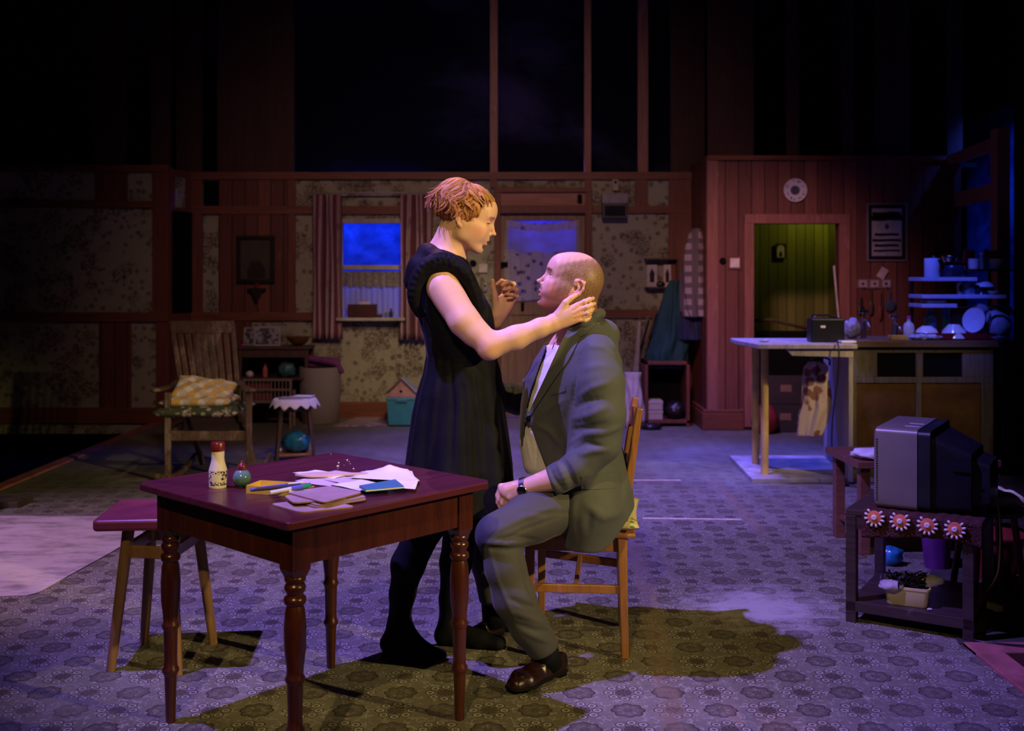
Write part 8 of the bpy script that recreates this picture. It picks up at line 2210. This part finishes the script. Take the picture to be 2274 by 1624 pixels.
# tub with cables on the bottom shelf
p = TW(.215, .10, .083); r_ = thing('plastic_tub', 'cream yellow plastic tub on the bottom shelf of the television stand', 'tub', p, az + .12)
M['creamtub'] = plain('cream_tub_plastic', (.62, .54, .26), .4, var=.08); tw_, td_, th_ = .082, .055, .075
rows_ = [[(x * k_, y * k_, z) for x, y in rrect(-tw_, -td_, tw_, td_, .018, 4)] for k_, z in ((.86, 0), (.90, .004), (1.0, th_ - .012), (1.05, th_ - .010), (1.05, th_), (.98, th_), (.95, th_ - .01), (.86, .006))]
ringloft(rows_, 'tub_body', M['creamtub'], r_)
o = lump('grey_cloth', TW(.165, .055, .083 + .052), (.052, .045, .022), plain('grey_rag', (.36, .31, .34), .9), 'folded grey rag hanging over the left of the cream tub', 'rag', 4, .25, 2.5, .1)
o = lump('white_cloth', TW(.29, .13, .083 + .07), (.055, .04, .022), plain('white_rag', (.5, .46, .55), .9), 'white rag lying over the right of the cream tub', 'rag', 5, .3, 2.5, .1)
rng = random.Random(3); mb = MB()
for k in range(16):
    P_ = []
    c0 = TW(.225, .10, .083 + .085)
    for i in range(9): P_.append(c0 + Vector((rng.uniform(-.065, .065), rng.uniform(-.05, .04), rng.uniform(-.03, .035))))
    mb.tube(spl(P_, 5), .0032, 6)
for k in range(5):
    P_ = [TW(.17, .09, .16), TW(.13 + .01 * k, .07, .19 + .01 * (k % 3)), TW(.12 + .02 * k, .05, .17 + .01 * k)]; mb.tube(spl([Vector(q) for q in P_], 5), .003, 6)
tag(mb.obj('cable_bundle', M['tvblack'], smooth=True), 'tangle of black cables piled in the cream tub', 'cables')
o = MB().prism([(0, 0), (.02, .004), (.024, .016), (.012, .022), (.004, .014)], 0, .002).obj('paper_scrap', M['ceramic']); o.location = TW(.30, .035, .0855); tag(o, 'tiny pale paper scrap at the front edge of the bottom shelf', 'scrap')
# brown side table with white cloth behind
p = FL(1905, 1245); r_ = thing('wooden_bench', 'low reddish wooden table left behind the television', 'table', (1.78, 5.15, 0), .05); zq = .465
M['redbench'] = wood('reddish_bench', (.11, .040, .028), (.20, .08, .055), .45, 1, 'X')
MB().box((-.10, -.02, zq - .035), (.62, .44, zq)).obj('tabletop', M['redbench'], r_, bevel=.004)
for x_ in (-.07, .53):
    for y_ in (.02, .36): MB().box((x_, y_, 0), (x_ + .05, y_ + .05, zq - .035)).obj('leg', M['redbench'], r_, bevel=.003)
MB().box((-.05, .03, .10), (.57, .40, .12)).obj('shelf', M['redbench'], r_)
lump('white_cloth', (1.80, 5.22, zq + .001), (.12, .10, .028), plain('white_linen', (.66, .62, .62), .9), 'crumpled white cloth on the reddish table left of the television', 'cloth', 15, .35, 3, .2)
o = MB().box((-.06, -.06, 0), (.06, .06, .02)).obj('black_remote', M['tvblack'], bevel=.003); o.location = (1.93, 5.25, zq + .04); tag(o, 'flat black thing on the white cloth beside the screen', 'gadget')
# things under and behind: basket, roll in purple bin, stool with cushion, red tub
def bucket(cx, cy, r0, r1, h, mat, name, label, cat, z=0):
    rt = thing(name, label, cat, (cx, cy, z)); MB().lathe([(0, 0), (r0, 0), (r1, h - .01), (r1 + .008, h - .008), (r1 + .008, h), (r1 - .006, h), (r0 - .006, .01), (0, .01)], (0, 0, 0), 28).obj('bucket_body', mat, rt, auto=50); return rt
yb_ = 4.95
bucket(XX(2080, yb_), yb_, .055, .072, .20, plain('purple_plastic', (.10, .02, .12), .3), 'waste_bin', 'purple waste bin behind the television stand', 'bin')
tag(MB().tube([(XX(2076, yb_), yb_, .03), (XX(2074, yb_), yb_ + .01, .42)], .043, 20).obj('paper_roll', plain('grey_roll', (.30, .26, .30), .7), auto=50), 'thick grey paper roll standing in the purple bin', 'paper roll')
r_ = thing('green_basket', 'green mesh basket behind the television stand', 'basket', (XX(2030, 5.3), 5.32, .125)); mb = MB()
for i in range(9): mb.tube([(-.10 + .025 * i, 0, 0), (-.11 + .0275 * i, 0, .15)], .006, 6)
for z_ in (0, .05, .10, .15): mb.tube([(-.11, 0, z_), (.11, 0, z_)], .006, 6)
mb.obj('mesh', plain('green_mesh', (.03, .22, .12), .5), r_); MB().box((-.10, .01, 0), (.10, .15, .14)).obj('contents', plain('pale_green_contents', (.10, .16, .12), .8, var=.5), r_)
o = lump('blue_bag', (XX(1978, 5.0), 5.0, 0), (.06, .05, .05), M['bluebag'], 'small blue bag on the floor behind the television stand', 'bag', 9, .3, 3, .2)
ysn = 4.42; r_ = thing('round_stool', 'dark stool with splayed legs right of the television stand', 'stool', (XX(2195, ysn), ysn, 0)); zz_ = .40
MB().lathe([(0, zz_ - .02), (.14, zz_ - .02), (.145, zz_), (0, zz_)], (0, 0, 0), 28).obj('seat', M['darkwood'], r_, auto=40)
for k in range(4): a = PI / 4 + k * PI / 2; MB().tube([(.155 * math.cos(a), .155 * math.sin(a), 0), (.10 * math.cos(a), .10 * math.sin(a), zz_ - .02)], .014, 10).obj('leg', M['redwood'], r_)
pillow(XX(2208, ysn), ysn, zz_ + .001, zz_ + .075, .085, .10, .1, plain('cream_cloth', (.52, .48, .28), .9), 'small_cushion', 'small cream yellow cushion on the stool right of the television', 'cushion', seed=12)
bucket(XX(2215, 4.75), 4.80, .10, .135, .20, plain('red_tub_plastic', (.18, .020, .015), .35), 'red_tub', 'red plastic tub on the floor right of the television stand', 'tub')
p = FL(2207, 1362); pg = thing('plug_adaptor', 'pale plug adaptor on its cable at the foot of the stool', 'plug', (p.x, p.y, .012), .3); MB().box((-.012, -.03, 0), (.022, .03, .022)).obj('block', M['creamtub'], pg, bevel=.003)
tag(MB().tube(spl([TW(.36, .30, .60), TW(.50, .32, .50), TW(.53, .20, .25), Vector((p.x - .01, p.y + .05, .06)), Vector((p.x, p.y + .02, .022))], 8), .0035, 6).obj('power_cable', M['creamtub'], smooth=True), 'thin cable running from the television down to the pale plug', 'cable')
tag(MB().tube(spl([Vector((p.x + .01, p.y - .03, .012)), Vector((p.x + .03, p.y - .15, .008)), Vector((1.72, 3.96, .008)), Vector((1.84, 3.845, .02)), Vector((2.1, 3.80, .02))], 8), .004, 6).obj('power_cable', M['tvblack'], smooth=True), 'black cable running forward from the pale plug across the red edge', 'cable')
tag(MB().prism([(1.66, 3.905), (3.9, 3.905), (3.9, 5.9), (2.6, 6.2), (2.15, 5.3), (1.80, 4.6)], 0, .004).obj('floor_shade', plain('black_brown_shade', (.030, .027, .020), .95, var=.5, scale=8)), 'dark sheet painted as the unlit floor to the right of the television stand', 'shade sheet')  # dark sheet added for the unlit floor, the shade is in its colour
p = FL(2262, 1318); o = MB().box((-.05, -.18, 0), (.22, .12, .03), rot=-.5).obj('wood_plank', M['pine'], bevel=.004); o.location = (p.x + .06, p.y + .05, .005); tag(o, 'short plank of wood on the darkened floor at the right edge', 'plank')
